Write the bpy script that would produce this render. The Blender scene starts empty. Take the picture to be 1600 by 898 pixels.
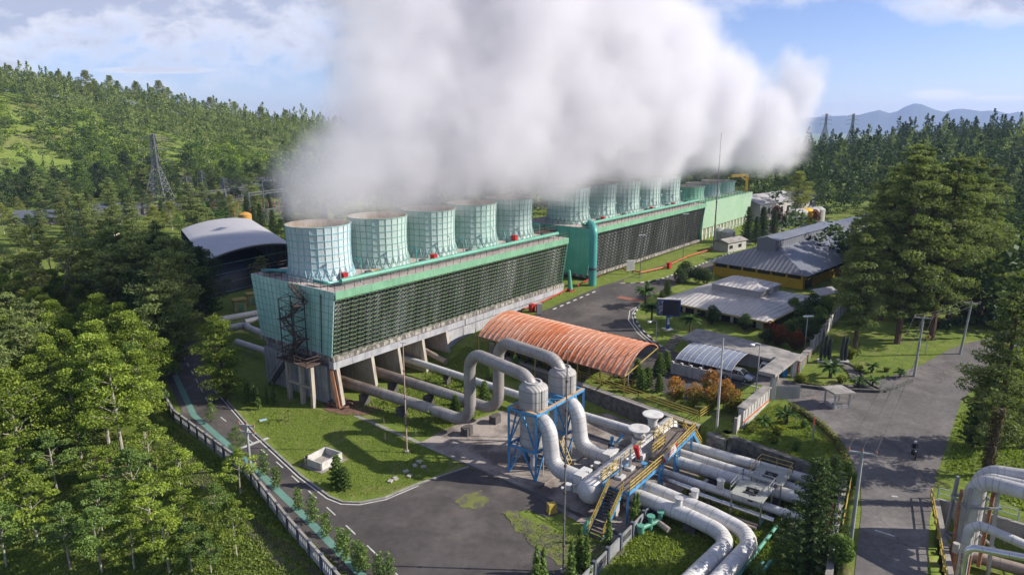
import bpy, bmesh, math, random
import numpy as np
from mathutils import Vector, Matrix
R = math.radians
random.seed(7)
rng = np.random.default_rng(7)
SC = bpy.context.scene
COL = SC.collection

# ------------------------------------------------------------------ camera
CAM_H, PITCH, FPX = 37.0, R(13.4), 1067.0
cd = bpy.data.cameras.new("camera"); cam = bpy.data.objects.new("camera", cd); COL.objects.link(cam)
cam.location = (0, 0, CAM_H); cam.rotation_euler = (R(90) - PITCH, 0, 0)
cd.sensor_width = 36; cd.lens = 36 * FPX / 1600; cd.clip_start = 0.5; cd.clip_end = 40000
SC.camera = cam

# ------------------------------------------------------------------ sky
SUN_EL, SUN_AZ = R(31), R(93)          # azimuth clockwise from +Y
EXPO = .70
w = bpy.data.worlds.new("World"); SC.world = w; w.use_nodes = True
nt = w.node_tree; nt.nodes.clear(); NL = nt.links
def nd(t, **k):
    n = nt.nodes.new(t)
    for a, b in k.items(): setattr(n, a, b)
    return n
def wm(op, a, b=None, c=None, clamp=False):
    n = nd("ShaderNodeMath", operation=op); n.use_clamp = clamp
    for i, v in enumerate((a, b, c)):
        if v is None: continue
        if isinstance(v, (int, float)): n.inputs[i].default_value = v
        else: NL.new(v, n.inputs[i])
    return n.outputs[0]
sky = nd("ShaderNodeTexSky", sky_type="NISHITA", sun_disc=False)
sky.sun_elevation = SUN_EL; sky.sun_rotation = SUN_AZ; sky.altitude = 1500; sky.air_density = 1.0; sky.dust_density = 0.35; sky.ozone_density = 1.5
tc = nd("ShaderNodeTexCoord"); sx = nd("ShaderNodeSeparateXYZ"); NL.new(tc.outputs["Generated"], sx.inputs[0])
X, Y, Z = sx.outputs
yy = wm("MAXIMUM", Y, 0.15)
az = wm("DIVIDE", X, yy); el = wm("DIVIDE", Z, yy)
def noise(scale, det, zs=1.0, off=0.0, rough=.55):
    cv = nd("ShaderNodeCombineXYZ"); NL.new(az, cv.inputs[0]); NL.new(wm("MULTIPLY", el, zs), cv.inputs[1]); cv.inputs[2].default_value = off
    n = nd("ShaderNodeTexNoise"); n.inputs["Scale"].default_value = scale; n.inputs["Detail"].default_value = det; n.inputs["Roughness"].default_value = rough
    n.inputs["Distortion"].default_value = .25
    NL.new(cv.outputs[0], n.inputs["Vector"]); return n.outputs[0]
n1 = wm("SUBTRACT", noise(4.5, 9, 2.0), .5); n2 = wm("SUBTRACT", noise(22, 6, 1.8, 3.1, .6), .5)
# clouds as soft ellipses (azimuth, elevation, half sizes, softness of noise) torn by noise
CL = [(-.66, .175, .5, .125, 1.0), (-.34, .18, .3, .105, 1.0), (-.20, .20, .15, .11, 1.1), (-.05, .26, .25, .12, 1.0), (.30, .24, .20, .09, 1.0), (.20, .19, .2, .06, .9),
      (.66, .165, .13, .035, .8), (-.72, .078, .075, .020, .55), (-.50, .074, .11, .006, .35), (.605, .0405, .055, .0095, .3), (.69, .036, .06, .005, .25), (-.27, .19, .06, .06, 1.0)]
tot = None
for a0, e0, ra, re_, k in CL:
    dx = wm("DIVIDE", wm("SUBTRACT", az, a0), ra); dy = wm("DIVIDE", wm("SUBTRACT", el, e0), re_)
    d = wm("SQRT", wm("ADD", wm("MULTIPLY", dx, dx), wm("MULTIPLY", dy, dy)))
    m = wm("SUBTRACT", 1.0, d)
    m = wm("ADD", m, wm("ADD", wm("MULTIPLY", n1, 1.7 * k), wm("MULTIPLY", n2, 1.1 * k)))
    tot = m if tot is None else wm("MAXIMUM", tot, m)
mr = nd("ShaderNodeMapRange", interpolation_type="SMOOTHSTEP"); mr.inputs["From Min"].default_value = -.12; mr.inputs["From Max"].default_value = .55
NL.new(tot, mr.inputs[0])
front = wm("GREATER_THAN", Y, .15)
cov = wm("MULTIPLY", mr.outputs[0], front)
cov = wm("MULTIPLY", cov, .9)
# unseen cloud cover added overhead and behind the camera to fill the shadows
upm = nd("ShaderNodeMapRange", interpolation_type="SMOOTHSTEP"); upm.inputs["From Min"].default_value = .36; upm.inputs["From Max"].default_value = .7; NL.new(Z, upm.inputs[0])
ov = wm("MULTIPLY", wm("MAXIMUM", wm("SUBTRACT", 1.0, front), upm.outputs[0]), .2)
cov = wm("MAXIMUM", cov, wm("MULTIPLY", ov, wm("GREATER_THAN", Z, 0.0)))
# cloud brightness: bright where thin, greyer in the thick middle
br = nd("ShaderNodeMapRange"); br.inputs["From Min"].default_value = .1; br.inputs["From Max"].default_value = .9; br.inputs["To Min"].default_value = 1.0; br.inputs["To Max"].default_value = .0
NL.new(wm("ADD", tot, wm("MULTIPLY", n2, 1.2)), br.inputs[0])
cc = nd("ShaderNodeMix", data_type="RGBA"); lowc = nd("ShaderNodeMapRange"); lowc.inputs["From Min"].default_value = .05; lowc.inputs["From Max"].default_value = .10; lowc.inputs["To Min"].default_value = 1; lowc.inputs["To Max"].default_value = 0; NL.new(el, lowc.inputs[0]); NL.new(wm("MAXIMUM", br.outputs[0], lowc.outputs[0]), cc.inputs[0]); cc.inputs[6].default_value = (.33, .36, .46, 1); cc.inputs[7].default_value = (.64, .64, .68, 1)
sk = nd("ShaderNodeVectorMath", operation="SCALE"); tn = nd('ShaderNodeVectorMath', operation='MULTIPLY'); tn.inputs[1].default_value = (.87, .86, 1.10); NL.new(sky.outputs[0], tn.inputs[0]); NL.new(tn.outputs[0], sk.inputs[0]); sk.inputs["Scale"].default_value = .085
mx = nd("ShaderNodeMix", data_type="RGBA"); NL.new(cov, mx.inputs[0]); NL.new(sk.outputs[0], mx.inputs[6]); NL.new(cc.outputs[2], mx.inputs[7])
bg = nd("ShaderNodeBackground"); NL.new(mx.outputs[2], bg.inputs[0]); bg.inputs[1].default_value = 1.0
wo = nd("ShaderNodeOutputWorld"); NL.new(bg.outputs[0], wo.inputs[0])

sd_ = bpy.data.lights.new("sun", "SUN"); sun = bpy.data.objects.new("sun", sd_); COL.objects.link(sun)
sd_.energy = 5.0; sd_.angle = R(.53); sd_.color = (1, .93, .82)
sdir = Vector((math.sin(SUN_AZ) * math.cos(SUN_EL), math.cos(SUN_AZ) * math.cos(SUN_EL), math.sin(SUN_EL)))
sun.rotation_euler = sdir.to_track_quat("Z", "Y").to_euler()
sun.location = sdir * 200
vs = SC.view_settings; vs.view_transform = "Standard"; vs.look = "None"; vs.gamma = 1; vs.use_curve_mapping = False; vs.exposure = EXPO
SC.render.engine = "CYCLES"
cy = SC.cycles
cy.use_denoising = True; cy.use_adaptive_sampling = True; cy.adaptive_threshold = .02
cy.max_bounces = 7; cy.diffuse_bounces = 3; cy.glossy_bounces = 3; cy.transmission_bounces = 4; cy.transparent_max_bounces = 8
cy.volume_bounces = 7; cy.volume_step_rate = 2.0; cy.volume_max_steps = 128
cy.caustics_reflective = False; cy.caustics_refractive = False
cy.sample_clamp_indirect = 6

# ------------------------------------------------------------------ scene frame: s along the cooling towers, d towards the yard
P0 = (-22.8, 85.3); UX, UY = .6105, .792; NX, NY = .792, -.6105
def W(s, d, z=0.0): return Vector((P0[0] + UX * s + NX * d, P0[1] + UY * s + NY * d, z))
def SD(x, y):
    dx, dy = x - P0[0], y - P0[1]; return dx * UX + dy * UY, dx * NX + dy * NY
_c, _s = math.cos(PITCH), math.sin(PITCH)
def ray(px, py):
    v = (449 - py) / FPX; return (px - 800) / FPX, _c + v * _s, -_s + v * _c
def AT(px, py, z):
    r = ray(px, py); t = (z - CAM_H) / r[2]; return Vector((r[0] * t, r[1] * t, z))
def ATY(px, py, y):
    r = ray(px, py); t = y / r[1]; return Vector((r[0] * t, y, CAM_H + r[2] * t))

# ------------------------------------------------------------------ terrain height
PLATEAU = [(-3.0, 112), (-3.0, 99.7), (22.3, 73.0), (24.0, 70.6), (33.0, 61.0), (26.6, 49.0), (24.0, 44.0), (20, 30), (15, -40), (400, -40), (400, 90), (60, 130)]
FENCE = [(-76.5, 127.5), (-43.4, 81.5), (-29.2, 67.8), (-21.0, 57.1), (-14.6, 49.2), (-5.6, 38.2), (28.4, -6.3)]
RPIT = [(39.6, 57.2), (34.4, 48.3), (31, 40), (44, 40), (47.5, 50.5)]
def inside(x, y, poly):
    x = np.asarray(x, float); y = np.asarray(y, float); r = np.zeros(x.shape, bool)
    n = len(poly)
    for i in range(n):
        x1, y1 = poly[i]; x2, y2 = poly[(i + 1) % n]
        if y1 == y2: continue
        c = ((y1 > y) != (y2 > y)) & (x < (x2 - x1) * (y - y1) / (y2 - y1) + x1); r ^= c
    return r
def sst(a): a = np.clip(a, 0, 1); return a * a * (3 - 2 * a)
def fence_dist(x, y):
    """signed distance outside (left of) the fence line, clipped at 0 inside"""
    best = np.full(np.shape(x), 1e9); sign = np.ones(np.shape(x))
    for (x1, y1), (x2, y2) in zip(FENCE, FENCE[1:]):
        vx, vy = x2 - x1, y2 - y1; L = math.hypot(vx, vy)
        t = np.clip(((x - x1) * vx + (y - y1) * vy) / (L * L), 0, 1)
        d = np.hypot(x - x1 - t * vx, y - y1 - t * vy)
        cr = vx * (y - y1) - vy * (x - x1)          # >0 : left of direction = inside (road side)
        upd = d < best; best = np.where(upd, d, best); sign = np.where(upd, np.where(cr > 0, -1, 1), sign)
    return np.where(sign > 0, best, 0)
def G(x, y):
    x = np.asarray(x, float); y = np.asarray(y, float)
    s = (x - P0[0]) * UX + (y - P0[1]) * UY; d = (x - P0[0]) * NX + (y - P0[1]) * NY
    hp = 3 + 2.8 * np.clip((s - 24) / 38, 0, 1)
    m = sst((s - 14) / 13) * sst((d + 21) / 5)
    m = np.where(inside(x, y, PLATEAU), 1, m)
    pit = inside(x, y, RPIT)
    z = hp * m
    z = np.where(pit, .3, z)
    fd = fence_dist(x, y)
    near = sst((220 - y) / 80)
    z = z - np.minimum(fd * .14, 4.5) * near * (x < 5)
    z = z + .25 * near * sst(fd / 10) * np.sin(x * .21) * np.cos(y * .17)
    # left hill
    a = x / np.maximum(y, 30)
    Hr = np.interp(a, [-2, -.74, -.60, -.45, -.33, -.25, -.1, .1], [74, 66, 57, 44, 33, 21, 8, 5])
    rr = np.hypot(x, y)
    prof = sst((rr - 405) / 330) 
    hill = Hr * prof * (1 + .05 * np.sin(x * .03) + .04 * np.cos(y * .05 + x * .02))
    # right forest ridge
    Hq = np.interp(a, [.1, .35, .45, .6, .75, 1.2], [0, 12, 10, 15, 17, 22])
    hill2 = Hq * sst((rr - 170) / 330)
    far = sst((rr - 900) / 700)
    z = z + (hill * (y > 0) + hill2 * (y > 0)) * (1 - far) - 55 * far
    return z
def g(x, y): return float(G(np.array([x]), np.array([y]))[0])
def AG(px, py, dz=0.0):
    """where the sight line of a photo pixel meets the ground"""
    z = 2.0
    r = ray(px, py)
    t = 20.0
    while t < 3000:
        x, y, zz = r[0] * t, r[1] * t, CAM_H + r[2] * t
        if zz <= g(x, y): break
        t += .5 if t < 250 else 3
    a, b = t - (.5 if t < 250 else 3), t
    for _ in range(12):
        m = (a + b) / 2
        if CAM_H + r[2] * m <= g(r[0] * m, r[1] * m): b = m
        else: a = m
    x, y = r[0] * b, r[1] * b
    return Vector((x, y, g(x, y) + dz))

# ------------------------------------------------------------------ materials
def lin(c): return tuple(c) + (1,) if len(c) == 3 else c
MATS = {}
def mat(name, col, rough=.7, metal=0.0, col2=None, scale=.6, var=.25, fine=.15, bump=0.0, bscale=20, streak=0.0, spec=.4, rings=None, stretch=(1, 1, 1), thr=(.35, .65), col3=None, s3=.1, objrnd=0.0):
    """Principled surface whose base colour wanders between col and col2 (world scale noise) with fine grain and vertical dirt streaks"""
    m = bpy.data.materials.new(name); m.use_nodes = True; t = m.node_tree; L = t.links; N = t.nodes
    b = N["Principled BSDF"]; b.inputs["Roughness"].default_value = rough; b.inputs["Metallic"].default_value = metal
    b.inputs["Specular IOR Level"].default_value = spec
    geo = N.new("ShaderNodeNewGeometry")
    mp = N.new("ShaderNodeMapping"); L.new(geo.outputs["Position"], mp.inputs[0]); mp.inputs["Scale"].default_value = stretch
    def noise(sc, det=4, vec=None):
        n = N.new("ShaderNodeTexNoise"); n.inputs["Scale"].default_value = sc; n.inputs["Detail"].default_value = det; n.inputs["Roughness"].default_value = .6
        L.new(vec or mp.outputs[0], n.inputs["Vector"]); return n.outputs[0]
    def mapr(v, a, c, lo=0, hi=1):
        n = N.new("ShaderNodeMapRange"); n.inputs[1].default_value = a; n.inputs[2].default_value = c; n.inputs[3].default_value = lo; n.inputs[4].default_value = hi
        L.new(v, n.inputs[0]); return n.outputs[0]
    def mix(f, a, c, mode="MIX"):
        n = N.new("ShaderNodeMix"); n.data_type = "RGBA"; n.blend_type = mode
        for i, v in ((0, f), (6, a), (7, c)):
            if isinstance(v, (int, float)): n.inputs[i].default_value = v
            elif isinstance(v, tuple): n.inputs[i].default_value = lin(v)
            else: L.new(v, n.inputs[i])
        return n.outputs[2]
    c2 = col2 or tuple(x * (1 - var) for x in col)
    cur = mix(mapr(noise(scale), thr[0], thr[1]), tuple(col), tuple(c2))
    if col3: cur = mix(mapr(noise(s3, 5), .5, .68), cur, tuple(col3))
    if fine:
        f = mapr(noise(scale * 14, 3), .2, .8, 1 - fine, 1 + fine)
        cx = N.new("ShaderNodeCombineXYZ")
        for i in range(3): L.new(f, cx.inputs[i])
        cur = mix(1.0, cur, cx.outputs[0], "MULTIPLY")
    if streak:
        mp2 = N.new("ShaderNodeMapping"); L.new(geo.outputs["Position"], mp2.inputs[0]); mp2.inputs["Scale"].default_value = (1.6, 1.6, .12)
        k = mapr(noise(1.3, 5, mp2.outputs[0]), .52, .72, 0, streak)
        cur = mix(k, cur, (.045, .04, .035))
    if rings:                                   # sheet joints across a pipe: along-axis stripes (vector, period)
        dn = N.new("ShaderNodeVectorMath"); dn.operation = "DOT_PRODUCT"; L.new(geo.outputs["Position"], dn.inputs[0]); dn.inputs[1].default_value = rings[0]
        fr = N.new("ShaderNodeMath"); fr.operation = "FRACT"
        dv = N.new("ShaderNodeMath"); dv.operation = "DIVIDE"; L.new(dn.outputs["Value"], dv.inputs[0]); dv.inputs[1].default_value = rings[1]
        L.new(dv.outputs[0], fr.inputs[0])
        cur = mix(mapr(fr.outputs[0], .93, .95, 0, rings[2]), cur, (.05, .05, .05))
    if objrnd:
        oi = N.new("ShaderNodeObjectInfo"); f = mapr(oi.outputs["Random"], 0, 1, 1 - objrnd, 1 + objrnd)
        cx = N.new("ShaderNodeCombineXYZ")
        for i in range(3): L.new(f, cx.inputs[i])
        cur = mix(1.0, cur, cx.outputs[0], "MULTIPLY")
    L.new(cur, b.inputs["Base Color"])
    if bump:
        bp = N.new("ShaderNodeBump"); bp.inputs["Strength"].default_value = bump; bp.inputs["Distance"].default_value = .05
        L.new(noise(bscale, 4), bp.inputs["Height"]); L.new(bp.outputs[0], b.inputs["Normal"])
    MATS[name] = m; return m
def cracked(name, sc=.22, wd=.012, dark=.55):
    m = MATS[name]; t = m.node_tree; N = t.nodes; L = t.links; b = N["Principled BSDF"]; src = b.inputs["Base Color"].links[0].from_socket
    geo = N.new("ShaderNodeNewGeometry"); nz = N.new("ShaderNodeTexNoise"); nz.inputs["Scale"].default_value = .7; nz.inputs["Detail"].default_value = 5; L.new(geo.outputs["Position"], nz.inputs["Vector"])
    ad = N.new("ShaderNodeMix"); ad.data_type = "RGBA"; ad.blend_type = "LINEAR_LIGHT"; ad.inputs[0].default_value = .9; L.new(geo.outputs["Position"], ad.inputs[6]); L.new(nz.outputs["Color"], ad.inputs[7])
    def mr(v, a, c, lo, hi):
        n = N.new("ShaderNodeMapRange"); n.inputs[1].default_value = a; n.inputs[2].default_value = c; n.inputs[3].default_value = lo; n.inputs[4].default_value = hi; L.new(v, n.inputs[0]); return n.outputs[0]
    vo = N.new("ShaderNodeTexVoronoi"); vo.feature = "DISTANCE_TO_EDGE"; vo.inputs["Scale"].default_value = sc; L.new(ad.outputs[2], vo.inputs["Vector"])
    n2 = N.new("ShaderNodeTexNoise"); n2.inputs["Scale"].default_value = .09; L.new(geo.outputs["Position"], n2.inputs["Vector"])
    mu = N.new("ShaderNodeMath"); mu.operation = "MULTIPLY"; L.new(mr(vo.outputs[0], 0, wd, 1, 0), mu.inputs[0]); L.new(mr(n2.outputs[0], .5, .6, 0, dark), mu.inputs[1])
    mx = N.new("ShaderNodeMix"); mx.data_type = "RGBA"; L.new(mu.outputs[0], mx.inputs[0]); L.new(src, mx.inputs[6]); mx.inputs[7].default_value = (.02, .018, .016, 1)
    # repaired patches: cells of a slightly different tone, and dusty swirls
    v2 = N.new("ShaderNodeTexVoronoi"); v2.inputs["Scale"].default_value = .07; L.new(ad.outputs[2], v2.inputs["Vector"]); sp_ = N.new("ShaderNodeSeparateColor"); L.new(v2.outputs["Color"], sp_.inputs[0])
    n3 = N.new("ShaderNodeTexNoise"); n3.inputs["Scale"].default_value = .18; n3.inputs["Detail"].default_value = 8; n3.inputs["Distortion"].default_value = 1.2; L.new(geo.outputs["Position"], n3.inputs["Vector"])
    f = N.new("ShaderNodeMath"); f.operation = "MULTIPLY"; L.new(mr(sp_.outputs[0], 0, 1, .88, 1.12), f.inputs[0]); L.new(mr(n3.outputs[0], .35, .7, .82, 1.3), f.inputs[1])
    sc_ = N.new("ShaderNodeVectorMath"); sc_.operation = "SCALE"; L.new(mx.outputs[2], sc_.inputs[0]); L.new(f.outputs[0], sc_.inputs["Scale"]); L.new(sc_.outputs[0], b.inputs["Base Color"])
def leafmat(name, a, b, trans=.3, rnd=.18):
    m = bpy.data.materials.new(name); m.use_nodes = True; t = m.node_tree; L = t.links; N = t.nodes; N.clear()
    at = N.new("ShaderNodeAttribute"); at.attribute_name = "tint"
    mx = N.new("ShaderNodeMix"); mx.data_type = "RGBA"; mx.inputs[6].default_value = lin(a); mx.inputs[7].default_value = lin(b); L.new(at.outputs["Fac"], mx.inputs[0])
    oi = N.new("ShaderNodeObjectInfo"); mr = N.new("ShaderNodeMapRange"); mr.inputs[3].default_value = 1 - rnd; mr.inputs[4].default_value = 1 + rnd; L.new(oi.outputs["Random"], mr.inputs[0])
    sc = N.new("ShaderNodeVectorMath"); sc.operation = "SCALE"; L.new(mx.outputs[2], sc.inputs[0]); L.new(mr.outputs[0], sc.inputs["Scale"])
    d = N.new("ShaderNodeBsdfDiffuse"); L.new(sc.outputs[0], d.inputs[0])
    tr = N.new("ShaderNodeBsdfTranslucent"); s2 = N.new("ShaderNodeVectorMath"); s2.operation = "MULTIPLY"; L.new(sc.outputs[0], s2.inputs[0]); s2.inputs[1].default_value = (1.5, 1.6, .8); L.new(s2.outputs[0], tr.inputs[0])
    ms = N.new("ShaderNodeMixShader"); ms.inputs[0].default_value = trans; L.new(d.outputs[0], ms.inputs[1]); L.new(tr.outputs[0], ms.inputs[2])
    gl = N.new("ShaderNodeBsdfGlossy"); gl.inputs["Roughness"].default_value = .5; gl.inputs[0].default_value = (.8, .85, .9, 1)
    m2 = N.new("ShaderNodeMixShader"); m2.inputs[0].default_value = .012; L.new(ms.outputs[0], m2.inputs[1]); L.new(gl.outputs[0], m2.inputs[2])
    o = N.new("ShaderNodeOutputMaterial"); L.new(m2.outputs[0], o.inputs[0]); MATS[name] = m; return m

# ------------------------------------------------------------------ mesh builder
class MB:
    def __init__(s): s.v = []; s.f = []; s.mi = []; s.k = 0
    def add(s, vs, fs):
        o = len(s.v); s.v += [tuple(p) for p in vs]; s.f += [tuple(i + o for i in q) for q in fs]; s.mi += [s.k] * len(fs); return s
    def obox(s, o, a, b, c):
        o, a, b, c = map(Vector, (o, a, b, c))
        vs = [o, o + a, o + a + b, o + b, o + c, o + a + c, o + a + b + c, o + b + c]
        fs = [(0, 3, 2, 1), (4, 5, 6, 7), (0, 1, 5, 4), (1, 2, 6, 5), (2, 3, 7, 6), (3, 0, 4, 7)]
        if a.cross(b).dot(c) < 0: fs = [f[::-1] for f in fs]
        return s.add(vs, fs)
    def box(s, x, y, z, sx, sy, sz, rz=0):
        """centre x,y ; bottom z"""
        c, q = math.cos(rz), math.sin(rz)
        a = Vector((c * sx, q * sx, 0)); b = Vector((-q * sy, c * sy, 0))
        return s.obox(Vector((x, y, z)) - a / 2 - b / 2, a, b, (0, 0, sz))
    def sbox(s, s0, s1, d0, d1, z0, z1):
        return s.obox(W(s0, d0, z0), Vector((UX, UY, 0)) * (s1 - s0), Vector((NX, NY, 0)) * (d1 - d0), (0, 0, z1 - z0))
    def bar(s, a, b, w, h=None):
        a, b = Vector(a), Vector(b); h = h or w; d = b - a
        if d.length < 1e-5: return s
        dn = d.normalized(); up = Vector((0, 0, 1)) if abs(dn.z) < .95 else Vector((1, 0, 0))
        x = dn.cross(up).normalized() * w; y = x.cross(dn).normalized() * h
        return s.obox(a - x / 2 - y / 2, x, y, d)
    def tube(s, pts, r, n=10, cap=True):
        pts = [Vector(p) for p in pts]; k = len(pts)
        rs = r if isinstance(r, (list, tuple)) else [r] * k
        prev = None; vs = []; fs = []
        for i in range(k):
            t = (pts[min(i + 1, k - 1)] - pts[max(i - 1, 0)]).normalized()
            if prev is None:
                up = Vector((0, 0, 1)) if abs(t.z) < .9 else Vector((1, 0, 0)); x = t.cross(up).normalized()
            else:
                x = (prev - t * prev.dot(t)).normalized()
            prev = x; y = t.cross(x)
            for j in range(n):
                a = 2 * math.pi * j / n; vs.append(pts[i] + (x * math.cos(a) + y * math.sin(a)) * rs[i])
        for i in range(k - 1):
            for j in range(n):
                a = i * n + j; b = i * n + (j + 1) % n; fs.append((a, b, b + n, a + n))
        if cap: fs.append(tuple(range(n))[::-1]); fs.append(tuple((k - 1) * n + j for j in range(n)))
        return s.add(vs, fs)
    def lathe(s, c, prof, n=24, cap=True):
        c = Vector(c); vs = []; fs = []
        for r, z in prof:
            for j in range(n):
                a = 2 * math.pi * j / n; vs.append(c + Vector((r * math.cos(a), r * math.sin(a), z)))
        for i in range(len(prof) - 1):
            for j in range(n):
                a = i * n + j; b = i * n + (j + 1) % n; fs.append((a, b, b + n, a + n))
        if cap:
            if prof[0][0] > 1e-4: fs.append(tuple(range(n))[::-1])
            if prof[-1][0] > 1e-4: fs.append(tuple((len(prof) - 1) * n + j for j in range(n)))
        return s.add(vs, fs)
    def poly(s, pts): return s.add(pts, [tuple(range(len(pts)))])
    def prism(s, pts, z0, z1):
        """vertical prism over a plan polygon (counter clockwise)"""
        n = len(pts); A = sum(pts[i][0] * pts[(i + 1) % n][1] - pts[(i + 1) % n][0] * pts[i][1] for i in range(n))
        if A < 0: pts = pts[::-1]
        vs = [(p[0], p[1], z0) for p in pts] + [(p[0], p[1], z1) for p in pts]
        fs = [tuple(range(n))[::-1], tuple(range(n, 2 * n))] + [(i, (i + 1) % n, n + (i + 1) % n, n + i) for i in range(n)]
        return s.add(vs, fs)
    def slab(s, quad, t):
        """thin plate: quad of 3-D points, thickness t straight down"""
        n = len(quad); q = [Vector(p) for p in quad]
        nn = (q[1] - q[0]).cross(q[2] - q[0])
        if nn.z < 0: q = q[::-1]
        vs = q + [p - Vector((0, 0, t)) for p in q]
        fs = [tuple(range(n)), tuple(range(n, 2 * n))[::-1]] + [(i, n + i, n + (i + 1) % n, (i + 1) % n) for i in range(n)]
        return s.add(vs, fs)
    def ball(s, c, r, n=10, m=6, sz=None):
        sz = sz or r
        return s.lathe(c, [(max(r * math.cos(-math.pi / 2 + math.pi * i / m), 1e-3), sz * math.sin(-math.pi / 2 + math.pi * i / m)) for i in range(m + 1)], n, True)
    def each(s, name, material, parent, nv=8):
        """one object per equal-sized piece"""
        nf = len(s.f) * nv // len(s.v)
        for i in range(len(s.v) // nv):
            q = MB(); q.v = s.v[i * nv:(i + 1) * nv]; q.f = [tuple(j - i * nv for j in f) for f in s.f[i * nf:(i + 1) * nf]]; q.mi = [0] * nf; q.build(name, material, parent)
    def build(s, name, mats, parent=None, smooth=False, org=None):
        if not isinstance(mats, (list, tuple)): mats = [mats]
        o = Vector(org) if org is not None else (ORG[parent.name] if parent else Vector((0, 0, 0)))
        me = bpy.data.meshes.new(name)
        me.from_pydata([(p[0] - o[0], p[1] - o[1], p[2] - o[2]) for p in s.v], [], s.f)
        for m in mats: me.materials.append(MATS[m] if isinstance(m, str) else m)
        if len(mats) > 1: me.polygons.foreach_set("material_index", s.mi)
        me.validate(); me.update()
        if smooth:
            me.polygons.foreach_set("use_smooth", [True] * len(me.polygons)); me.set_sharp_from_angle(angle=R(40))
        ob = bpy.data.objects.new(name, me); COL.objects.link(ob)
        ORG[ob.name] = o
        if parent: ob.parent = parent; KIDS.setdefault(parent.name, []).append(ob)
        elif org is not None: ob.location = o
        return ob
ORG = {}; KIDS = {}
def bend(pts, r, n=6):
    """round the corners of a polyline"""
    pts = [Vector(p) for p in pts]; out = [pts[0]]
    for i in range(1, len(pts) - 1):
        a, b, c = pts[i - 1], pts[i], pts[i + 1]; u = (a - b); v = (c - b)
        ang = u.angle(v); rr = r
        k = min(rr / math.tan(ang / 2), u.length * (.96 if i == 1 else .49), v.length * (.96 if i == len(pts) - 2 else .49))
        p, q = b + u.normalized() * k, b + v.normalized() * k
        rad = k * math.tan(ang / 2)
        cen = b + (u.normalized() + v.normalized()).normalized() * (rad / math.sin(ang / 2))
        e1, e2 = p - cen, q - cen; R_ = e1.length; th = e1.angle(e2)
        for j in range(n + 1):
            out.append(cen + (e1 * math.sin((1 - j / n) * th) + e2 * math.sin(th * j / n)) / math.sin(th) if R_ > 1e-6 and th > 1e-3 else b)
    out.append(pts[-1]); return out
def tag(o, label, cat, group=None, kind=None):
    if label: o["label"] = label
    if cat: o["category"] = cat
    if group: o["group"] = group
    if kind: o["kind"] = kind
    return o
def thing(name, label, cat, loc, group=None, rz=0):
    o = bpy.data.objects.new(name, None); COL.objects.link(o); o.location = loc; o.rotation_euler = (0, 0, rz); o.empty_display_size = .3
    ORG[o.name] = Vector(loc); return tag(o, label, cat, group)
def dup(root, loc, rz=0, sc=1.0, label=None, group=None, first=False, tilt=0):
    """copy a thing with its parts and sub-parts"""
    def cp(o, par):
        c = o.copy(); COL.objects.link(c)
        if par: c.parent = par
        for ch in KIDS.get(o.name, []): cp(ch, c)
        return c
    r = root if first else cp(root, None)
    r.location = loc; r.rotation_euler = (tilt, 0, rz); r.scale = (sc, sc, sc) if not isinstance(sc, tuple) else sc
    if label: r["label"] = label
    if group: r["group"] = group
    return r
ORD = "first second third fourth fifth sixth seventh eighth ninth tenth eleventh twelfth thirteenth fourteenth fifteenth sixteenth seventeenth eighteenth nineteenth twentieth twenty-first twenty-second twenty-third twenty-fourth".split()

M = mat
M("white_cool", (.5,.54,.54), .55, col2=(.40,.47,.47), scale=.35, streak=.35)
M("mint_shell", (.36,.47,.43), .55, col2=(.38,.47,.44), scale=.25, streak=.35)
M("mint_pale", (.42,.50,.47), .55, col2=(.29,.43,.38), scale=.3, streak=.3)
M("blue_white", (.42,.50,.52), .5, col2=(.44,.49,.50), scale=.3, streak=.25)
M("rib_green", (.22, .38, .34), .6)
M("rib_blue", (.25, .46, .50), .6)
M("inner_rust", (.50, .40, .30), .8, col2=(.66, .60, .50), scale=.5)
M("teal_panel", (.10, .33, .26), .6, col2=(.16, .42, .34), scale=.3, streak=.3)
M("green_fascia", (.16,.34,.21), .6, col2=(.12, .28, .17), scale=.5, streak=.3)
M("green_rail_dark", (.05, .10, .05), .6)
M("green_rail", (.15, .34, .15), .6, col2=(.22, .40, .14), scale=.6)
M("green_pipe", (.08,.25,.17), .45, col2=(.10, .30, .23), scale=.4)
M("teal_pipe", (.05,.25,.23), .4, col2=(.07, .29, .27), scale=.4)
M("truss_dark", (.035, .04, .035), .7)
M("deck_grey", (.30, .25, .23), .9, col2=(.42, .36, .33), scale=.5, fine=.3, streak=0)
M("rail_brown", (.10, .065, .05), .8)
M("red_paint", (.42, .02, .02), .45, var=.3)
M("fill_wet", (.04, .036, .034), .6, col2=(.27, .26, .27), scale=.35, stretch=(1, 1, .10), thr=(.46, .66), fine=.35)
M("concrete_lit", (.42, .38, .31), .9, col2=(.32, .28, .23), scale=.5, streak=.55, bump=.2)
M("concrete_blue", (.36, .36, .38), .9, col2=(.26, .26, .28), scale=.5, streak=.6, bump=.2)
M("concrete", (.32, .30, .27), .9, col2=(.22, .20, .18), scale=.4, streak=.3, bump=.2)
M("concrete_pad", (.30,.26,.23), .92, col2=(.12, .10, .09), scale=.22, fine=.3, bump=.2, thr=(.42, .6))
M("stone", (.13, .12, .11), .95, col2=(.05, .055, .045), scale=1.7, fine=.4, bump=.8, bscale=5)
M("stone_pale", (.30, .28, .26), .95, col2=(.12, .12, .11), scale=2.2, fine=.4, bump=.8, bscale=5)
M("asphalt", (.075, .066, .062), .88, col2=(.052, .046, .045), scale=.10, fine=.22, bump=.12, bscale=30, col3=(.11, .095, .085), s3=.06)
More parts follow.
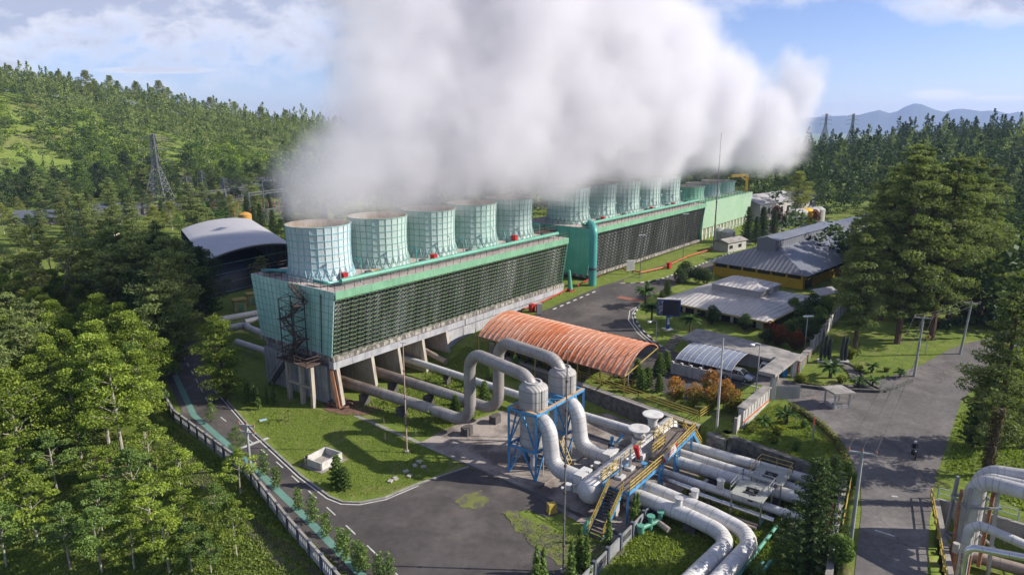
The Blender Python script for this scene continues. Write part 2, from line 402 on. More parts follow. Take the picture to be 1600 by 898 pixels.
M("asphalt_road", (.125,.115,.11), .9, col2=(.095, .088, .085), scale=.14, fine=.25, bump=.15, bscale=25, col3=(.15, .135, .125), s3=.09)
cracked("asphalt"); cracked("asphalt_road", .3, .02, .7)
M("paint_white", (.50,.49,.46), .7, var=.25, scale=1.5)
M("paint_teal", (.12,.24,.20), .7, col2=(.10, .20, .17), scale=.6, fine=.2)
M("kerb", (.30,.285,.26), .9, var=.4, scale=1.2)
M("kerb_green", (.03, .10, .08), .8)
M("pipe_clad", (.50,.49,.48), .42, metal=.1, col2=(.41, .40, .39), scale=.5, streak=.22, fine=.1)
M("pipe_dirty", (.40, .34, .29), .55, metal=.2, col2=(.27, .21, .17), scale=.4, streak=.25)
M("pipe_shiny", (.55,.57,.6), .22, metal=.85, var=.15, scale=1.5)
M("pipe_white", (.55,.545,.53), .45, col2=(.46, .45, .43), scale=.4, streak=.25)
M("steel_blue", (.05,.19,.38), .5, col2=(.08, .28, .50), scale=.7, streak=.2)
M("rail_yellow", (.48,.34,.07), .55, var=.25)
M("grey_steel", (.33, .34, .35), .5, metal=.4)
M("dark_steel", (.07, .07, .075), .6)
M("rust", (.22, .09, .045), .9, col2=(.35, .17, .09), scale=1.5)
M("roof_rust", (.4,.12,.04), .75, col2=(.60, .33, .22), scale=.12, fine=.2, col3=(.62, .46, .38), s3=.25)
M("roof_grey", (.36, .35, .35), .6, col2=(.27, .26, .27), scale=.3, streak=0, fine=.12)
M("roof_slate", (.10,.11,.13), .5, col2=(.09, .10, .12), scale=.2, fine=.1)
M("roof_old", (.30, .28, .26), .9, col2=(.16, .15, .14), scale=.8, fine=.3)
M("poly_blue", (.15,.17,.22), .28, col2=(.20, .24, .32), scale=.5)
M("roof_arch", (.42,.41,.42), .5, var=.08, scale=.2)
M("wall_yellow", (.48,.30,.02), .75, var=.12)
M("wall_cream", (.55, .50, .40), .8, var=.15)
M("wall_white", (.42,.41,.39), .8, var=.2, streak=.3)
M("window_dark", (.02, .022, .028), .15, var=.1, spec=.6)
M("glass_dark", (.015, .018, .022), .08, spec=.6)
M("gold_trim", (.38, .30, .12), .7)
M("bark", (.10, .075, .055), .95, col2=(.06, .045, .035), scale=2, fine=.3)
M("bark_pale", (.36, .33, .28), .9, col2=(.22, .20, .16), scale=2, fine=.3)
M("bark_red", (.13, .075, .05), .95, col2=(.07, .045, .035), scale=1.5, fine=.3)
M("pole_grey", (.36, .37, .37), .6, var=.2)
M("pole_rust", (.42, .30, .24), .7, var=.3)
M("sea_fade", (.08, .10, .07), .9)
M("crane_yellow", (.70, .42, .02), .5)
M("orange_tank", (.50, .27, .06), .6, streak=.3)
M("tank_white", (.45,.44,.41), .5, streak=.4)
M("red_hedge", (.20, .05, .03), .9)
M("dirt", (.16, .09, .06), .95, col2=(.09, .05, .035), scale=1.2, fine=.3)
M("plank", (.42, .39, .34), .9, var=.4, scale=2)
M("black_cloth", (.015, .015, .018), .8)
M("car_silver", (.45, .46, .48), .25, metal=.6, var=.05)
M("car_white", (.70, .70, .70), .25, var=.05)
M("rubber", (.02, .02, .02), .8)
M("skin", (.35, .2, .14), .6)
M("helmet_white", (.75, .75, .75), .2)
M("lamp_glass", (.75, .77, .8), .2)
M("cone_orange", (.65, .10, .03), .5)
M("brick_red", (.27, .11, .07), .9, var=.3, scale=2)
M("flat_blue", (.02, .08, .28), .4)
M("bin_blue", (.02, .18, .45), .5)
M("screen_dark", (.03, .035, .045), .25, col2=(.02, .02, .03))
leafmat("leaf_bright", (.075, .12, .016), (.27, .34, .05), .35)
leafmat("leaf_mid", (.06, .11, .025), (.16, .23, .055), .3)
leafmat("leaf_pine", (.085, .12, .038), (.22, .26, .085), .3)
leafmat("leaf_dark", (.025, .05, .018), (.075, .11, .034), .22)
leafmat("leaf_gold", (.10, .13, .025), (.28, .29, .08), .35)
leafmat("leaf_orange", (.10, .15, .02), (.44, .17, .04), .3)
leafmat("leaf_redbush", (.05, .045, .012), (.22, .05, .02), .3)
leafmat("leaf_hedge", (.06, .09, .012), (.20, .22, .03), .3)
leafmat("leaf_fan", (.02, .05, .012), (.07, .12, .025), .25)
# standing seams / corrugation for roofs (direction vector, period)
def ribbed(name, col, direction, period, dark=.55, rough=.55, col2=None, scale=.3, col3=None, s3=.2, metal=0, ridge=None):
    m = mat(name, col, rough, metal=metal, col2=col2, scale=scale, fine=.12, col3=col3, s3=s3)
    t = m.node_tree; N = t.nodes; L = t.links; b = N["Principled BSDF"]
    geo = N.new("ShaderNodeNewGeometry"); dn = N.new("ShaderNodeVectorMath"); dn.operation = "DOT_PRODUCT"; L.new(geo.outputs["Position"], dn.inputs[0]); dn.inputs[1].default_value = Vector(direction).normalized()
    ml = N.new("ShaderNodeMath"); ml.operation = "MULTIPLY"; L.new(dn.outputs["Value"], ml.inputs[0]); ml.inputs[1].default_value = 2 * math.pi / period
    sn = N.new("ShaderNodeMath"); sn.operation = "SINE"; L.new(ml.outputs[0], sn.inputs[0])
    bp = N.new("ShaderNodeBump"); bp.inputs["Strength"].default_value = 1; bp.inputs["Distance"].default_value = period * .045; L.new(sn.outputs[0], bp.inputs["Height"]); L.new(bp.outputs[0], b.inputs["Normal"])
    if ridge:
        src = b.inputs["Base Color"].links[0].from_socket
        mr = N.new("ShaderNodeMapRange"); mr.inputs[1].default_value = .2; mr.inputs[2].default_value = .9; L.new(sn.outputs[0], mr.inputs[0])
        nz = N.new("ShaderNodeTexNoise"); nz.inputs["Scale"].default_value = .25; L.new(geo.outputs["Position"], nz.inputs["Vector"])
        m3 = N.new("ShaderNodeMapRange"); m3.inputs[1].default_value = .35; m3.inputs[2].default_value = .6; L.new(nz.outputs[0], m3.inputs[0])
        mu = N.new("ShaderNodeMath"); mu.operation = "MULTIPLY"; L.new(mr.outputs[0], mu.inputs[0]); L.new(m3.outputs[0], mu.inputs[1])
        mx = N.new("ShaderNodeMix"); mx.data_type = "RGBA"; L.new(mu.outputs[0], mx.inputs[0]); L.new(src, mx.inputs[6]); mx.inputs[7].default_value = lin(ridge); L.new(mx.outputs[2], b.inputs["Base Color"])
    return m
# tower-side pipes: grimy near the tower, cleaner towards the plant (real soot staining)
def _grad():
    m = mat("pipe_grad", (.34, .32, .30), .5, metal=.25, col2=(.27, .25, .23), scale=.5, streak=.3, fine=.12)
    t = m.node_tree; N = t.nodes; L = t.links; b = N["Principled BSDF"]; src = b.inputs["Base Color"].links[0].from_socket
    geo = N.new("ShaderNodeNewGeometry"); dn = N.new("ShaderNodeVectorMath"); dn.operation = "DOT_PRODUCT"; L.new(geo.outputs["Position"], dn.inputs[0]); dn.inputs[1].default_value = (NX, NY, 0)
    off = P0[0] * NX + P0[1] * NY
    mr = N.new("ShaderNodeMapRange"); mr.inputs[1].default_value = off - 2; mr.inputs[2].default_value = off + 18; L.new(dn.outputs["Value"], mr.inputs[0])
    nz = N.new("ShaderNodeTexNoise"); nz.inputs["Scale"].default_value = .8; nz.inputs["Detail"].default_value = 6; L.new(geo.outputs["Position"], nz.inputs["Vector"])
    ad = N.new("ShaderNodeMath"); ad.operation = "ADD"; L.new(mr.outputs[0], ad.inputs[0]); L.new(nz.outputs[0], ad.inputs[1])
    m2 = N.new("ShaderNodeMapRange"); m2.inputs[1].default_value = .35; m2.inputs[2].default_value = 1.1; L.new(ad.outputs[0], m2.inputs[0])
    mx = N.new("ShaderNodeMix"); mx.data_type = "RGBA"; L.new(m2.outputs[0], mx.inputs[0]); mx.inputs[6].default_value = (.12, .075, .05, 1); L.new(src, mx.inputs[7]); L.new(mx.outputs[2], b.inputs["Base Color"])
_grad()

# ------------------------------------------------------------------ ground, roads
def ground_material():
    m = bpy.data.materials.new("grass_ground"); m.use_nodes = True; t = m.node_tree; L = t.links; N = t.nodes
    b = N["Principled BSDF"]; b.inputs["Roughness"].default_value = .95; b.inputs["Specular IOR Level"].default_value = .1
    geo = N.new("ShaderNodeNewGeometry")
    def noise(sc, det=5):
        n = N.new("ShaderNodeTexNoise"); n.inputs["Scale"].default_value = sc; n.inputs["Detail"].default_value = det; n.inputs["Roughness"].default_value = .62; L.new(geo.outputs["Position"], n.inputs["Vector"]); return n.outputs[0]
    def mr(v, a, c, lo=0., hi=1.):
        n = N.new("ShaderNodeMapRange"); n.inputs[1].default_value = a; n.inputs[2].default_value = c; n.inputs[3].default_value = lo; n.inputs[4].default_value = hi; L.new(v, n.inputs[0]); return n.outputs[0]
    def mix(f, a, c):
        n = N.new("ShaderNodeMix"); n.data_type = "RGBA"; L.new(f, n.inputs[0])
        for i, v in ((6, a), (7, c)):
            if isinstance(v, tuple): n.inputs[i].default_value = lin(v)
            else: L.new(v, n.inputs[i])
        return n.outputs[2]
    c = mix(mr(noise(.12), .35, .65), (.145, .19, .035), (.10, .145, .026))
    c = mix(mr(noise(.9), .42, .7), c, (.19, .23, .045))
    c = mix(mr(noise(5, 3), .45, .75), c, (.07, .115, .018))
    c = mix(mr(noise(.35, 6), .54, .68, 0, .75), c, (.22, .19, .09))
    L.new(c, b.inputs["Base Color"])
    bp = N.new("ShaderNodeBump"); bp.inputs["Strength"].default_value = .7; bp.inputs["Distance"].default_value = .12; L.new(noise(3.5, 6), bp.inputs["Height"]); L.new(bp.outputs[0], b.inputs["Normal"])
    MATS["grass_ground"] = m
ground_material()
def far_material():
    mat('ditch_soil', (.05, .05, .025), .95, col2=(.09, .08, .04), scale=1.5, fine=.4)
    mat('dry_patch', (.14, .155, .05), .95, col2=(.10, .09, .075), scale=1.1, fine=.35, thr=(.45, .6), spec=.1)
    mat("hill_ground", (.13, .19, .035), .95, col2=(.19, .24, .05), scale=.03, fine=.3, spec=.1, col3=(.14, .13, .06), s3=.02)
    mat("mountain", (.05, .07, .04), .95, scale=.002, spec=.05)
    mat("grass_tuft", (.10, .14, .03), .95, scale=.5)
far_material()
def grid_mesh(name, xs, ys, material, kindlabel, zoff=0):
    XX, YY = np.meshgrid(xs, ys); ZZ = G(XX, YY) + zoff
    nx, ny = len(xs), len(ys)
    v = np.stack([XX.ravel(), YY.ravel(), ZZ.ravel()], 1)
    i = np.arange((nx - 1) * (ny - 1)); a = (i // (nx - 1)) * nx + i % (nx - 1)
    f = np.stack([a, a + 1, a + nx + 1, a + nx], 1)
    return v, f
def np_mesh(name, v, f, mats, smooth=True, tint=None):
    me = bpy.data.meshes.new(name); k = f.shape[1]
    me.vertices.add(len(v)); me.vertices.foreach_set("co", v.astype(np.float32).ravel())
    me.loops.add(f.size); me.loops.foreach_set("vertex_index", f.astype(np.int32).ravel())
    me.polygons.add(len(f)); me.polygons.foreach_set("loop_start", np.arange(0, f.size, k, dtype=np.int32))
    try: me.polygons.foreach_set("loop_total", np.full(len(f), k, np.int32))
    except Exception: pass
    for m in mats: me.materials.append(MATS[m])
    if tint is not None:
        at = me.attributes.new("tint", "FLOAT", "FACE"); at.data.foreach_set("value", tint.astype(np.float32))
    me.update(calc_edges=True)
    if smooth: me.polygons.foreach_set("use_smooth", np.ones(len(f), bool))
    return me
# graded grid: fine in the middle, coarse to the horizon
def axis(lo, hi, f0, f1, step):
    a = [f0]; st = step
    while a[-1] > lo: st *= 1.12; a.append(a[-1] - st)
    a = a[::-1]; a += list(np.arange(f0 + step, f1, step)); st = step
    while a[-1] < hi: st *= 1.12; a.append(a[-1] + st)
    return np.array(a)
xs = axis(-9000, 9000, -95, 80, .6); ys = axis(-600, 9500, 38, 150, .6)
v, f = grid_mesh("ground", xs, ys, None, None)
me = np_mesh("ground", v, f, ["grass_ground", "hill_ground"])
cen = v[f].mean(1); farm = (np.hypot(cen[:, 0], cen[:, 1]) > 330).astype(np.int32)
me.polygons.foreach_set("material_index", farm)
gr = bpy.data.objects.new("ground", me); COL.objects.link(gr); tag(gr, "grassy ground of the plant yard, slopes and hills", None, kind="structure")

def sheet(name, poly, material, off=.03, step=1.6, label=None, kind="structure", build=True, into=None):
    """plan polygon draped over the terrain as one thin sheet"""
    bm = bmesh.new(); vs = [bm.verts.new((p[0], p[1], 0)) for p in poly]; bm.faces.new(vs)
    x0, x1 = min(p[0] for p in poly), max(p[0] for p in poly); y0, y1 = min(p[1] for p in poly), max(p[1] for p in poly)
    for a, b_, n in ((x0, x1, (1, 0, 0)), (y0, y1, (0, 1, 0))):
        q = math.ceil(a / step) * step
        while q < b_:
            co = (q, 0, 0) if n[0] else (0, q, 0)
            bmesh.ops.bisect_plane(bm, geom=bm.verts[:] + bm.edges[:] + bm.faces[:], plane_co=co, plane_no=n); q += step
    bmesh.ops.triangulate(bm, faces=[f_ for f_ in bm.faces if len(f_.verts) > 4])
    co = np.array([v_.co[:2] for v_ in bm.verts]); z = G(co[:, 0], co[:, 1]) + off
    for v_, zz in zip(bm.verts, z): v_.co.z = zz
    for f_ in bm.faces:
        f_.normal_update()
        if f_.normal.z < 0: f_.normal_flip()
        f_.smooth = True
    me = bpy.data.meshes.new(name); bm.to_mesh(me); bm.free(); me.materials.append(MATS[material])
    ob = bpy.data.objects.new(name, me); COL.objects.link(ob); ORG[ob.name] = Vector((0, 0, 0))
    if into: ob.parent = into; KIDS.setdefault(into.name, []).append(ob)
    else: tag(ob, label, None, kind=kind)
    return ob
def strip(pts, wd):
    """ribbon polygon of width wd around a polyline"""
    L_, R_ = [], []
    for i, p in enumerate(pts):
        a = Vector(pts[max(i - 1, 0)][:2]); b = Vector(pts[min(i + 1, len(pts) - 1)][:2]); t = (b - a).normalized(); n = Vector((-t.y, t.x)) * wd / 2
        p = Vector(p[:2]); L_.append(tuple(p + n)); R_.append(tuple(p - n))
    return L_ + R_[::-1]
def ragged(poly, seed=1, amp=.22, st=.5):
    r = np.random.default_rng(seed); out = []
    for p_, q_ in zip(poly, poly[1:] + poly[:1]):
        p_, q_ = Vector(p_), Vector(q_); n = max(1, int((q_ - p_).length / st)); nn = Vector((p_.y - q_.y, q_.x - p_.x)).normalized() if (q_ - p_).length > 0 else Vector((0, 0))
        for i in range(n): out.append(tuple(p_.lerp(q_, i / n) + nn * float(r.normal(0, amp))))
    return out
def pix(pts, z): return [tuple(AT(a, b, z)[:2]) for a, b in pts]
# lower service road and the open yard (z about 0)
ROADL = [(-72, 131.5), (-41.0, 83.6), (-27.6, 69.2), (-19.0, 59.3), (-12.4, 51.4), (-3.4, 40.3)]      # teal path's outer edge
inner = [(-67.8, 135), (-42.5, 92.2), (-31.4, 77.4), (-22.8, 67.2), (-18.6, 62.9), (-17.0, 61.9), (-15.3, 61.8), (-13.0, 62.7), (-10.1, 65.4), (-7.6, 67.2), (-4.8, 69.2)]
def off_line(line, d):
    out = []
    for i, p in enumerate(line):
        a = Vector(line[max(i - 1, 0)]); b = Vector(line[min(i + 1, len(line) - 1)]); t = (b - a).normalized(); out.append((p[0] - t.y * d, p[1] + t.x * d))
    return out
ROADL = off_line(ROADL, -2.0)
yard = inner + [(1.3, 64.6), (5.8, 60.4), (3.2, 59.2), (1.6, 60.6), (0.6, 60.2), (1.8, 56.2), (4.6, 52.8), (7.0, 50.2), (6.0, 46), (1, 38)] + ROADL[::-1]
sheet("road_yard", yard, "asphalt", .03, label="dark asphalt service road opening into the yard")
TE = off_line(ROADL, 1.55)
sheet("teal_footpath", off_line(ROADL, .8) + TE[::-1], "paint_teal", .042, label="teal painted footpath between the fence and the service road")
mk = thing("road_markings", None, None, (0, 0, 0)); mk["kind"] = "structure"; ORG[mk.name] = Vector((0, 0, 0))
def pathlen(line, a, b):
    """points of a polyline between arc lengths a and b"""
    out = []; acc = 0
    for p, q in zip(line, line[1:]):
        p, q = Vector(p), Vector(q); L_ = (q - p).length
        lo, hi = max(a - acc, 0), min(b - acc, L_)
        if hi > lo:
            if not out: out.append(tuple(p + (q - p) * lo / L_))
            out.append(tuple(p + (q - p) * hi / L_))
        acc += L_
    return out
CL_ = off_line(ROADL, 3.55)
tot_ = sum((Vector(a) - Vector(b)).length for a, b in zip(CL_, CL_[1:])); q = 14.0
while q < tot_ - 2:
    sg = pathlen(CL_, q, q + 1.9)
    if len(sg) > 1: sheet("dash", strip(sg, .14), "paint_white", .046, into=mk)
    q += 4.15
EL = off_line(inner[:9], -.35)
sheet("edge_line", strip(EL[1:], .16), "paint_white", .046, into=mk)
sheet("stop_band", strip([AT(372, 702, 0)[:2], AT(420, 684, 0)[:2]], .55), "paint_white", .05, into=mk)
# kerb along the lawn
kb = MB()
for p, q_ in zip(inner[1:], inner[2:]):
    kb.bar((p[0], p[1], .03), (q_[0], q_[1], .03), .22, .22)
tag(kb.build("kerb", "kerb"), "pale concrete kerb round the lawn corner", None, kind="structure")
# worn concrete pad under the process plant
pad = [tuple(W(s, d)[:2]) for s, d in [(-.6, 3.2), (-1.5, 22.6), (-1.6, 31), (-3.2, 38), (-4.5, 44), (-1, 44.6), (17.5, 44.6), (17.8, 28), (13, 19), (9.5, 17.5), (4.6, 16.2), (1.0, 15.6), (.3, 3.2)]]
sheet("concrete_pad", [tuple(W(s, d)[:2]) for s, d in [(-1.0, 15.5), (-1.5, 22.6), (-1.6, 31), (-3.2, 38), (-4.5, 44), (-1, 45), (17.5, 45), (18.6, 30), (12.5, 17.5), (5, 15.5)]], "concrete_pad", .035, label="stained concrete pad under the steam separators")
sheet("kerb_walkway", strip([W(-.4, 3.2)[:2], W(-1.2, 22.6)[:2]], .6), "kerb", .05, label="narrow pale slab path across the lawn")
# drain channel lines on the pad
for k, (a, b, wd) in enumerate([((-1.4, 22), (-1.9, 34), .35), ((-1.9, 34), (-3.0, 44), .45), ((10.8, 20), (10.9, 37), .5), ((13.2, 24), (13.2, 38), .25)]):
    sheet("drain", strip([W(*a)[:2], W(*b)[:2]], wd), "dark_steel", .055, label="dark drain channel in the concrete pad")
# upper road (tower front to gate) and the public road
sheet("road_upper", [tuple(W(s, d)[:2]) for s, d in [(27, 1.2), (62, 3.4), (67, 4.0), (124, 4.0), (210, 4), (210, 10), (124.5, 10.2), (85, 9.5), (78, 9.6), (68, 10.4)]] + pix([(1000, 434)], 5) + [tuple(AT(*p)[:2]) for p in [(1175, 398, 6), (1168, 405, 6), (1070, 438, 5.5), (1050, 455, 5), (1000, 478, 4.6), (990, 498, 4.4), (1005, 520, 4), (1030, 545, 3.6), (1060, 560, 3.2)]] + [(30.5, 92), (34.2, 87), (30, 84), (23, 80.6), (21.5, 81.5), (14, 89.3), (-1, 103), (-2.5, 111)], "asphalt", .03, label="dark asphalt drive between the cooling towers and the office")
pub = [tuple(AT(*p)[:2]) for p in [(1210, 612, 3), (1240, 640, 3), (1262, 650, 3), (1290, 668, 3), (1318, 695, 3), (1332, 722, 3), (1345, 760, 3), (1346, 800, 3), (1335, 898, 3)]] + [(24, 40), (10, 15), (22, 10), (29, 40)] + [tuple(AT(*p)[:2]) for p in [(1448, 898, 3), (1452, 820, 3), (1462, 745, 3), (1478, 700, 3), (1500, 640, 3)]] + [(62, 84), (70, 92), (84, 99), (110, 108), (108, 113), (82, 104)] + [tuple(AT(*p)[:2]) for p in [(1478, 573, 3), (1440, 590, 3), (1390, 605, 3), (1345, 614, 3), (1290, 612, 3), (1240, 606, 3)]] + [(34.0, 88.5), (31.5, 85)]
sheet("public_road", pub, "asphalt_road", .036, label="worn grey asphalt road outside the plant gate")
# white line bits on the public road
for a, b in [((1367, 828), (1398, 838)), ((1393, 775), (1403, 776))]:
    sheet("worn_line", strip([AT(*a, 3)[:2], AT(*b, 3)[:2]], .22), "paint_white", .045, into=mk)
# upper markings: kerb stripes of the traffic island, red crossing, bend lines
def gpix(pts, z=None): return [tuple(AG(a, b)[:2]) for a, b in pts]
isl = [tuple(W(s, d)[:2]) for s, d in [(66, 5.5), (69, 8.4), (74, 10.2), (86, 10.6), (112, 10.9), (121, 10.6), (122, 6), (100, 4.6), (70, 4.4)]]
sheet("island_lawn", isl, "grass_ground", .05, label="long grass island in front of the second cooling tower")
sheet("red_crossing", strip(gpix([(966, 464), (1005, 471)]), 1.4), "brick_red", .05, into=mk)
sheet("bend_line", strip(gpix([(1003, 474), (984, 486), (982, 500), (996, 520), (1022, 543)]), .16), "paint_white", .05, into=mk)
sheet("bend_line", strip(gpix([(996, 478), (988, 490), (990, 505), (1004, 522), (1026, 540)]), .16), "paint_white", .05, into=mk)
kb = MB()
def kerbline(pts, k, w=.25, h=.16, mod=1.0):
    out = []
    L0 = 0
    for p, q in zip(pts, pts[1:]):
        p, q = Vector(p[:2]), Vector(q[:2]); n = max(1, int((q - p).length / mod))
        for i in range(n):
            a, b = p + (q - p) * i / n, p + (q - p) * (i + 1) / n
            k.k = (int(L0) % 2); L0 += 1
            k.bar((a.x, a.y, g(a.x, a.y) + .06), (b.x, b.y, g(b.x, b.y) + .06), w, h)
kerbline([W(s, d) for s, d in [(66, 5.5), (69, 8.4), (74, 10.2), (86, 10.6), (112, 10.9), (121, 10.6)]], kb)
kerbline([W(s, d) for s, d in [(45, 3.4), (58, 4.4)]], kb)
kerbline([AG(*p) for p in [(1000, 478), (990, 492), (1000, 512), (1020, 532), (1045, 550)]], kb)
kb.k = 0
tag(kb.build("painted_kerb", ["paint_white", "truss_dark"]), "black and white striped kerb along the upper drive", None, kind="structure")
sheet("gate_line", strip([AT(1158, 605, 3)[:2], AT(1190, 614, 3)[:2]], .18), "paint_white", .05, into=mk)
# shallow dirt and grass patches in the yard
sheet("grass_patch", ragged([tuple(AT(*p, 0)[:2]) for p in [(782, 800), (800, 797), (830, 812), (870, 830), (905, 850), (950, 845), (975, 860), (950, 885), (900, 890), (860, 872), (830, 852), (800, 820)]], 176), "dry_patch", .06, label="ragged grass strip at the yard's edge")
sheet("grass_patch", ragged([tuple(AT(*p, 0)[:2]) for p in [(712, 785), (725, 772), (748, 768), (764, 778), (755, 792), (730, 795)]], 104), "dry_patch", .06, label="small patch of grass growing through the asphalt")
sheet("bare_earth", ragged([tuple(AT(*p, 0)[:2]) for p in [(505, 630), (540, 622), (600, 640), (570, 648), (530, 647), (510, 642)]], 104), "dirt", .05, label="red brown bare earth at the tower's foot")
# gate-side lawn and steps sheets sit on the plain ground
sheet("ditch", ragged(strip([AG(*q)[:2] for q in ((262, 690), (290, 712), (318, 742), (345, 770), (385, 805), (430, 845), (480, 885), (500, 905))], .7), 5, .12), "ditch_soil", .07, label="dark ditch winding through the clearing")
sheet("dry_ridge", ragged(strip([AG(*q)[:2] for q in ((278, 706), (300, 738), (335, 778), (380, 820), (420, 855), (455, 890))], 1.0), 6, .2), "dry_patch", .06, label="dry grassy ridge beside the ditch")
# field and tracks far left
sheet("far_track", [tuple(AT(*p, 0)[:2]) for p in [(70, 338), (180, 330), (320, 312), (420, 296), (452, 294), (440, 300), (330, 320), (190, 345), (80, 352)]], "asphalt_road", .3, step=12, label="pale road crossing the valley before the hill")
sheet("road_far_right", [(160, 190), (170, 205), (150, 152), (120, 118), (112, 113), (110, 108), (118, 110), (145, 140)], "asphalt_road", .2, step=4, label="road disappearing between the pines")

# far mountains
def mountains():
    mb_v = []; mb_f = []
    pp = [(700, 205), (1150, 196), (1240, 188), (1262, 184), (1290, 182), (1315, 181), (1338, 181), (1352, 177), (1374, 172), (1390, 177), (1402, 174), (1414, 167), (1428, 162), (1440, 163), (1452, 168), (1462, 172), (1476, 175), (1490, 171), (1505, 170), (1520, 172), (1532, 174), (1545, 173), (1560, 174), (1575, 178), (1590, 175), (1600, 176), (1700, 182), (1900, 190)]
    prof = []
    for px, py in pp:
        r_ = ray(px, py); prof.append((r_[0] / r_[1], 37 + 8200 * r_[2] / r_[1]))
    A = np.linspace(-.1, 1.15, 700); D = np.linspace(7200, 9200, 60)
    H = np.interp(A, [p[0] for p in prof], [p[1] for p in prof])
    AA, DD = np.meshgrid(A, D)
    k = np.exp(-((DD - 8200) / 600) ** 2)
    nz = sum(np.sin(AA * f1 + DD / f2 + p) * a for f1, f2, p, a in [(60, 210, 0, 8), (131, 97, 1, 5), (277, 60, 2, 3), (410, 45, 4, 1.6)])
    Zm = -70 + (H[None, :] + 70) * k + nz * k * (1 - k) * 1.5
    x = AA * DD; v = np.stack([x.ravel(), DD.ravel(), Zm.ravel()], 1)
    nx = len(A); i = np.arange((nx - 1) * (len(D) - 1)); a = (i // (nx - 1)) * nx + i % (nx - 1)
    me = np_mesh("mountains", v, np.stack([a, a + 1, a + nx + 1, a + nx], 1), ["mountain"])
    o = bpy.data.objects.new("mountains", me); COL.objects.link(o); tag(o, "blue volcanic mountains on the horizon", None, kind="structure")
mountains()
hz = MB(); hz.obox((-9300, -700, -130), (18600, 0, 0), (0, 10300, 0), (0, 0, 420))
hm = bpy.data.materials.new("haze_air"); hm.use_nodes = True; t = hm.node_tree; t.nodes.clear()
pv = t.nodes.new("ShaderNodeVolumePrincipled"); pv.inputs["Color"].default_value = (.43, .55, .95, 1); pv.inputs["Density"].default_value = 1.0e-4; pv.inputs["Anisotropy"].default_value = .2
oo = t.nodes.new("ShaderNodeOutputMaterial"); t.links.new(pv.outputs[0], oo.inputs["Volume"]); MATS["haze_air"] = hm
HAZE = tag(hz.build("haze", "haze_air"), "thin blue haze in the air", None, kind="stuff")

# ------------------------------------------------------------------ cooling towers
def solid_stack(parent, s, d, z0, r, h, shell, rib, light=False):
    """one fan stack: flared shell, inner face, ring and stave ribs"""
    c = W(s, d, z0)
    f = h / 7.6
    prof = [(1.035, 0), (.985, .8), (.955, 1.7), (.94, 3.0), (.94, 4.2), (.95, 5.6), (.972, 7.0), (.985, 7.6)]
    P = [(r * a, b * f) for a, b in prof]
    n = 28
    m = MB(); m.lathe(c, P, n, False)
    st = m.build("fan_stack", shell, parent, smooth=False)
    m = MB(); m.lathe(c, [(a - .09, b) for a, b in P][::-1], 40, False)
    m.lathe(c, [(P[-1][0] - .09, P[-1][1]), (P[-1][0], P[-1][1])], 40, False)
    m.build("inner_liner", "inner_rust", st)
    m = MB()
    def rad(z): 
        return float(np.interp(z, [q[1] for q in P], [q[0] for q in P]))
    for z in np.linspace(.75 * f, h - .05, 8):
        rr = rad(z); m.lathe(c + Vector((0, 0, z)), [(rr - .02, -.05), (rr + .07, -.05), (rr + .07, .05), (rr - .02, .05)], n, False)
    for j in range(n):
        a = 2 * math.pi * j / n
        pts = [c + Vector((math.cos(a) * (q[0] + .03), math.sin(a) * (q[0] + .03), q[1])) for q in P]
        for p_, q_ in zip(pts[1:], pts[2:]): m.bar(p_, q_, .07, .07)
        # splayed braces at the foot
        for da in (-.5, .5):
            b = a + da * 2 * math.pi / n
            m.bar(c + Vector((math.cos(b) * r * 1.06, math.sin(b) * r * 1.06, .02)), c + Vector((math.cos(a) * (rad(1.7 * f) + .04), math.sin(a) * (rad(1.7 * f) + .04), 1.7 * f)), .07)
    m.build("stave_ribs", rib, st)
    return st
def lattice(parent, s0, s1, zt, zb, dt, db, rails, rail_mat, module=1.35, wet="fill_wet", side=1):
    """louvred air intake face between d=dt (top) and d=db (bottom)"""
    def P(s, t, o=0.0): return W(s, dt + (db - dt) * t + o * side, zt + (zb - zt) * t)
    m = MB(); m.add([P(s0, .0, -.75), P(s1, .0, -.75), P(s1, 1, -.75), P(s0, 1, -.75)], [(0, 1, 2, 3)]); m.build("wet_fill", wet, parent)
    m = MB()
    for i in range(rails + 1):
        t = (i + .3) / (rails + .3)
        m.bar(P(s0, t, .03), P(s1, t, .03), .045, .045)
    m.build("louvre_rails", rail_mat, parent)
    m = MB(); n = int((s1 - s0) / module); w_ = (s1 - s0) / n
    for i in range(rails):
        ta, tb = (i + .3) / (rails + .3), (i + 1.3) / (rails + .3)
        for j in range(n):
            a = s0 + j * w_
            m.bar(P(a, tb, .02), P(a + w_ / 2, ta, .02), .10); m.bar(P(a + w_ / 2, ta, .02), P(a + w_, tb, .02), .10)
    for j in range(n + 1): m.bar(P(s0 + j * w_, .0, -.35), P(s0 + j * w_, 1, -.35), .09)
    m.build("louvre_truss", "truss_dark", parent)
def railing(m, pts, h=1.05, post=2.0, w=.05, rails=(1.0, .55)):
    for p, q in zip(pts, pts[1:]):
        p, q = Vector(p), Vector(q); n = max(1, round((q - p).length / post))
        for i in range(n + 1):
            a = p + (q - p) * i / n; m.bar(a, a + Vector((0, 0, h)), w)
        for r_ in rails: m.bar(p + Vector((0, 0, h * r_)), q + Vector((0, 0, h * r_)), w)
def hose_box(s, d, z, lab, k):
    p = W(s, d, z)
    t = thing("fire_hose_cabinet", lab, "fire cabinet", p, "red fire cabinets on the cooling tower decks", )
    a = math.atan2(NY, NX)
    m = MB(); m.box(p.x, p.y, z, .9, .75, .95, a); m.build("cabinet", "red_paint", t)
    m = MB(); m.box(p.x, p.y, z + .95, 1.02, .86, .07, a); m.build("lid", "red_paint", t)
    return t

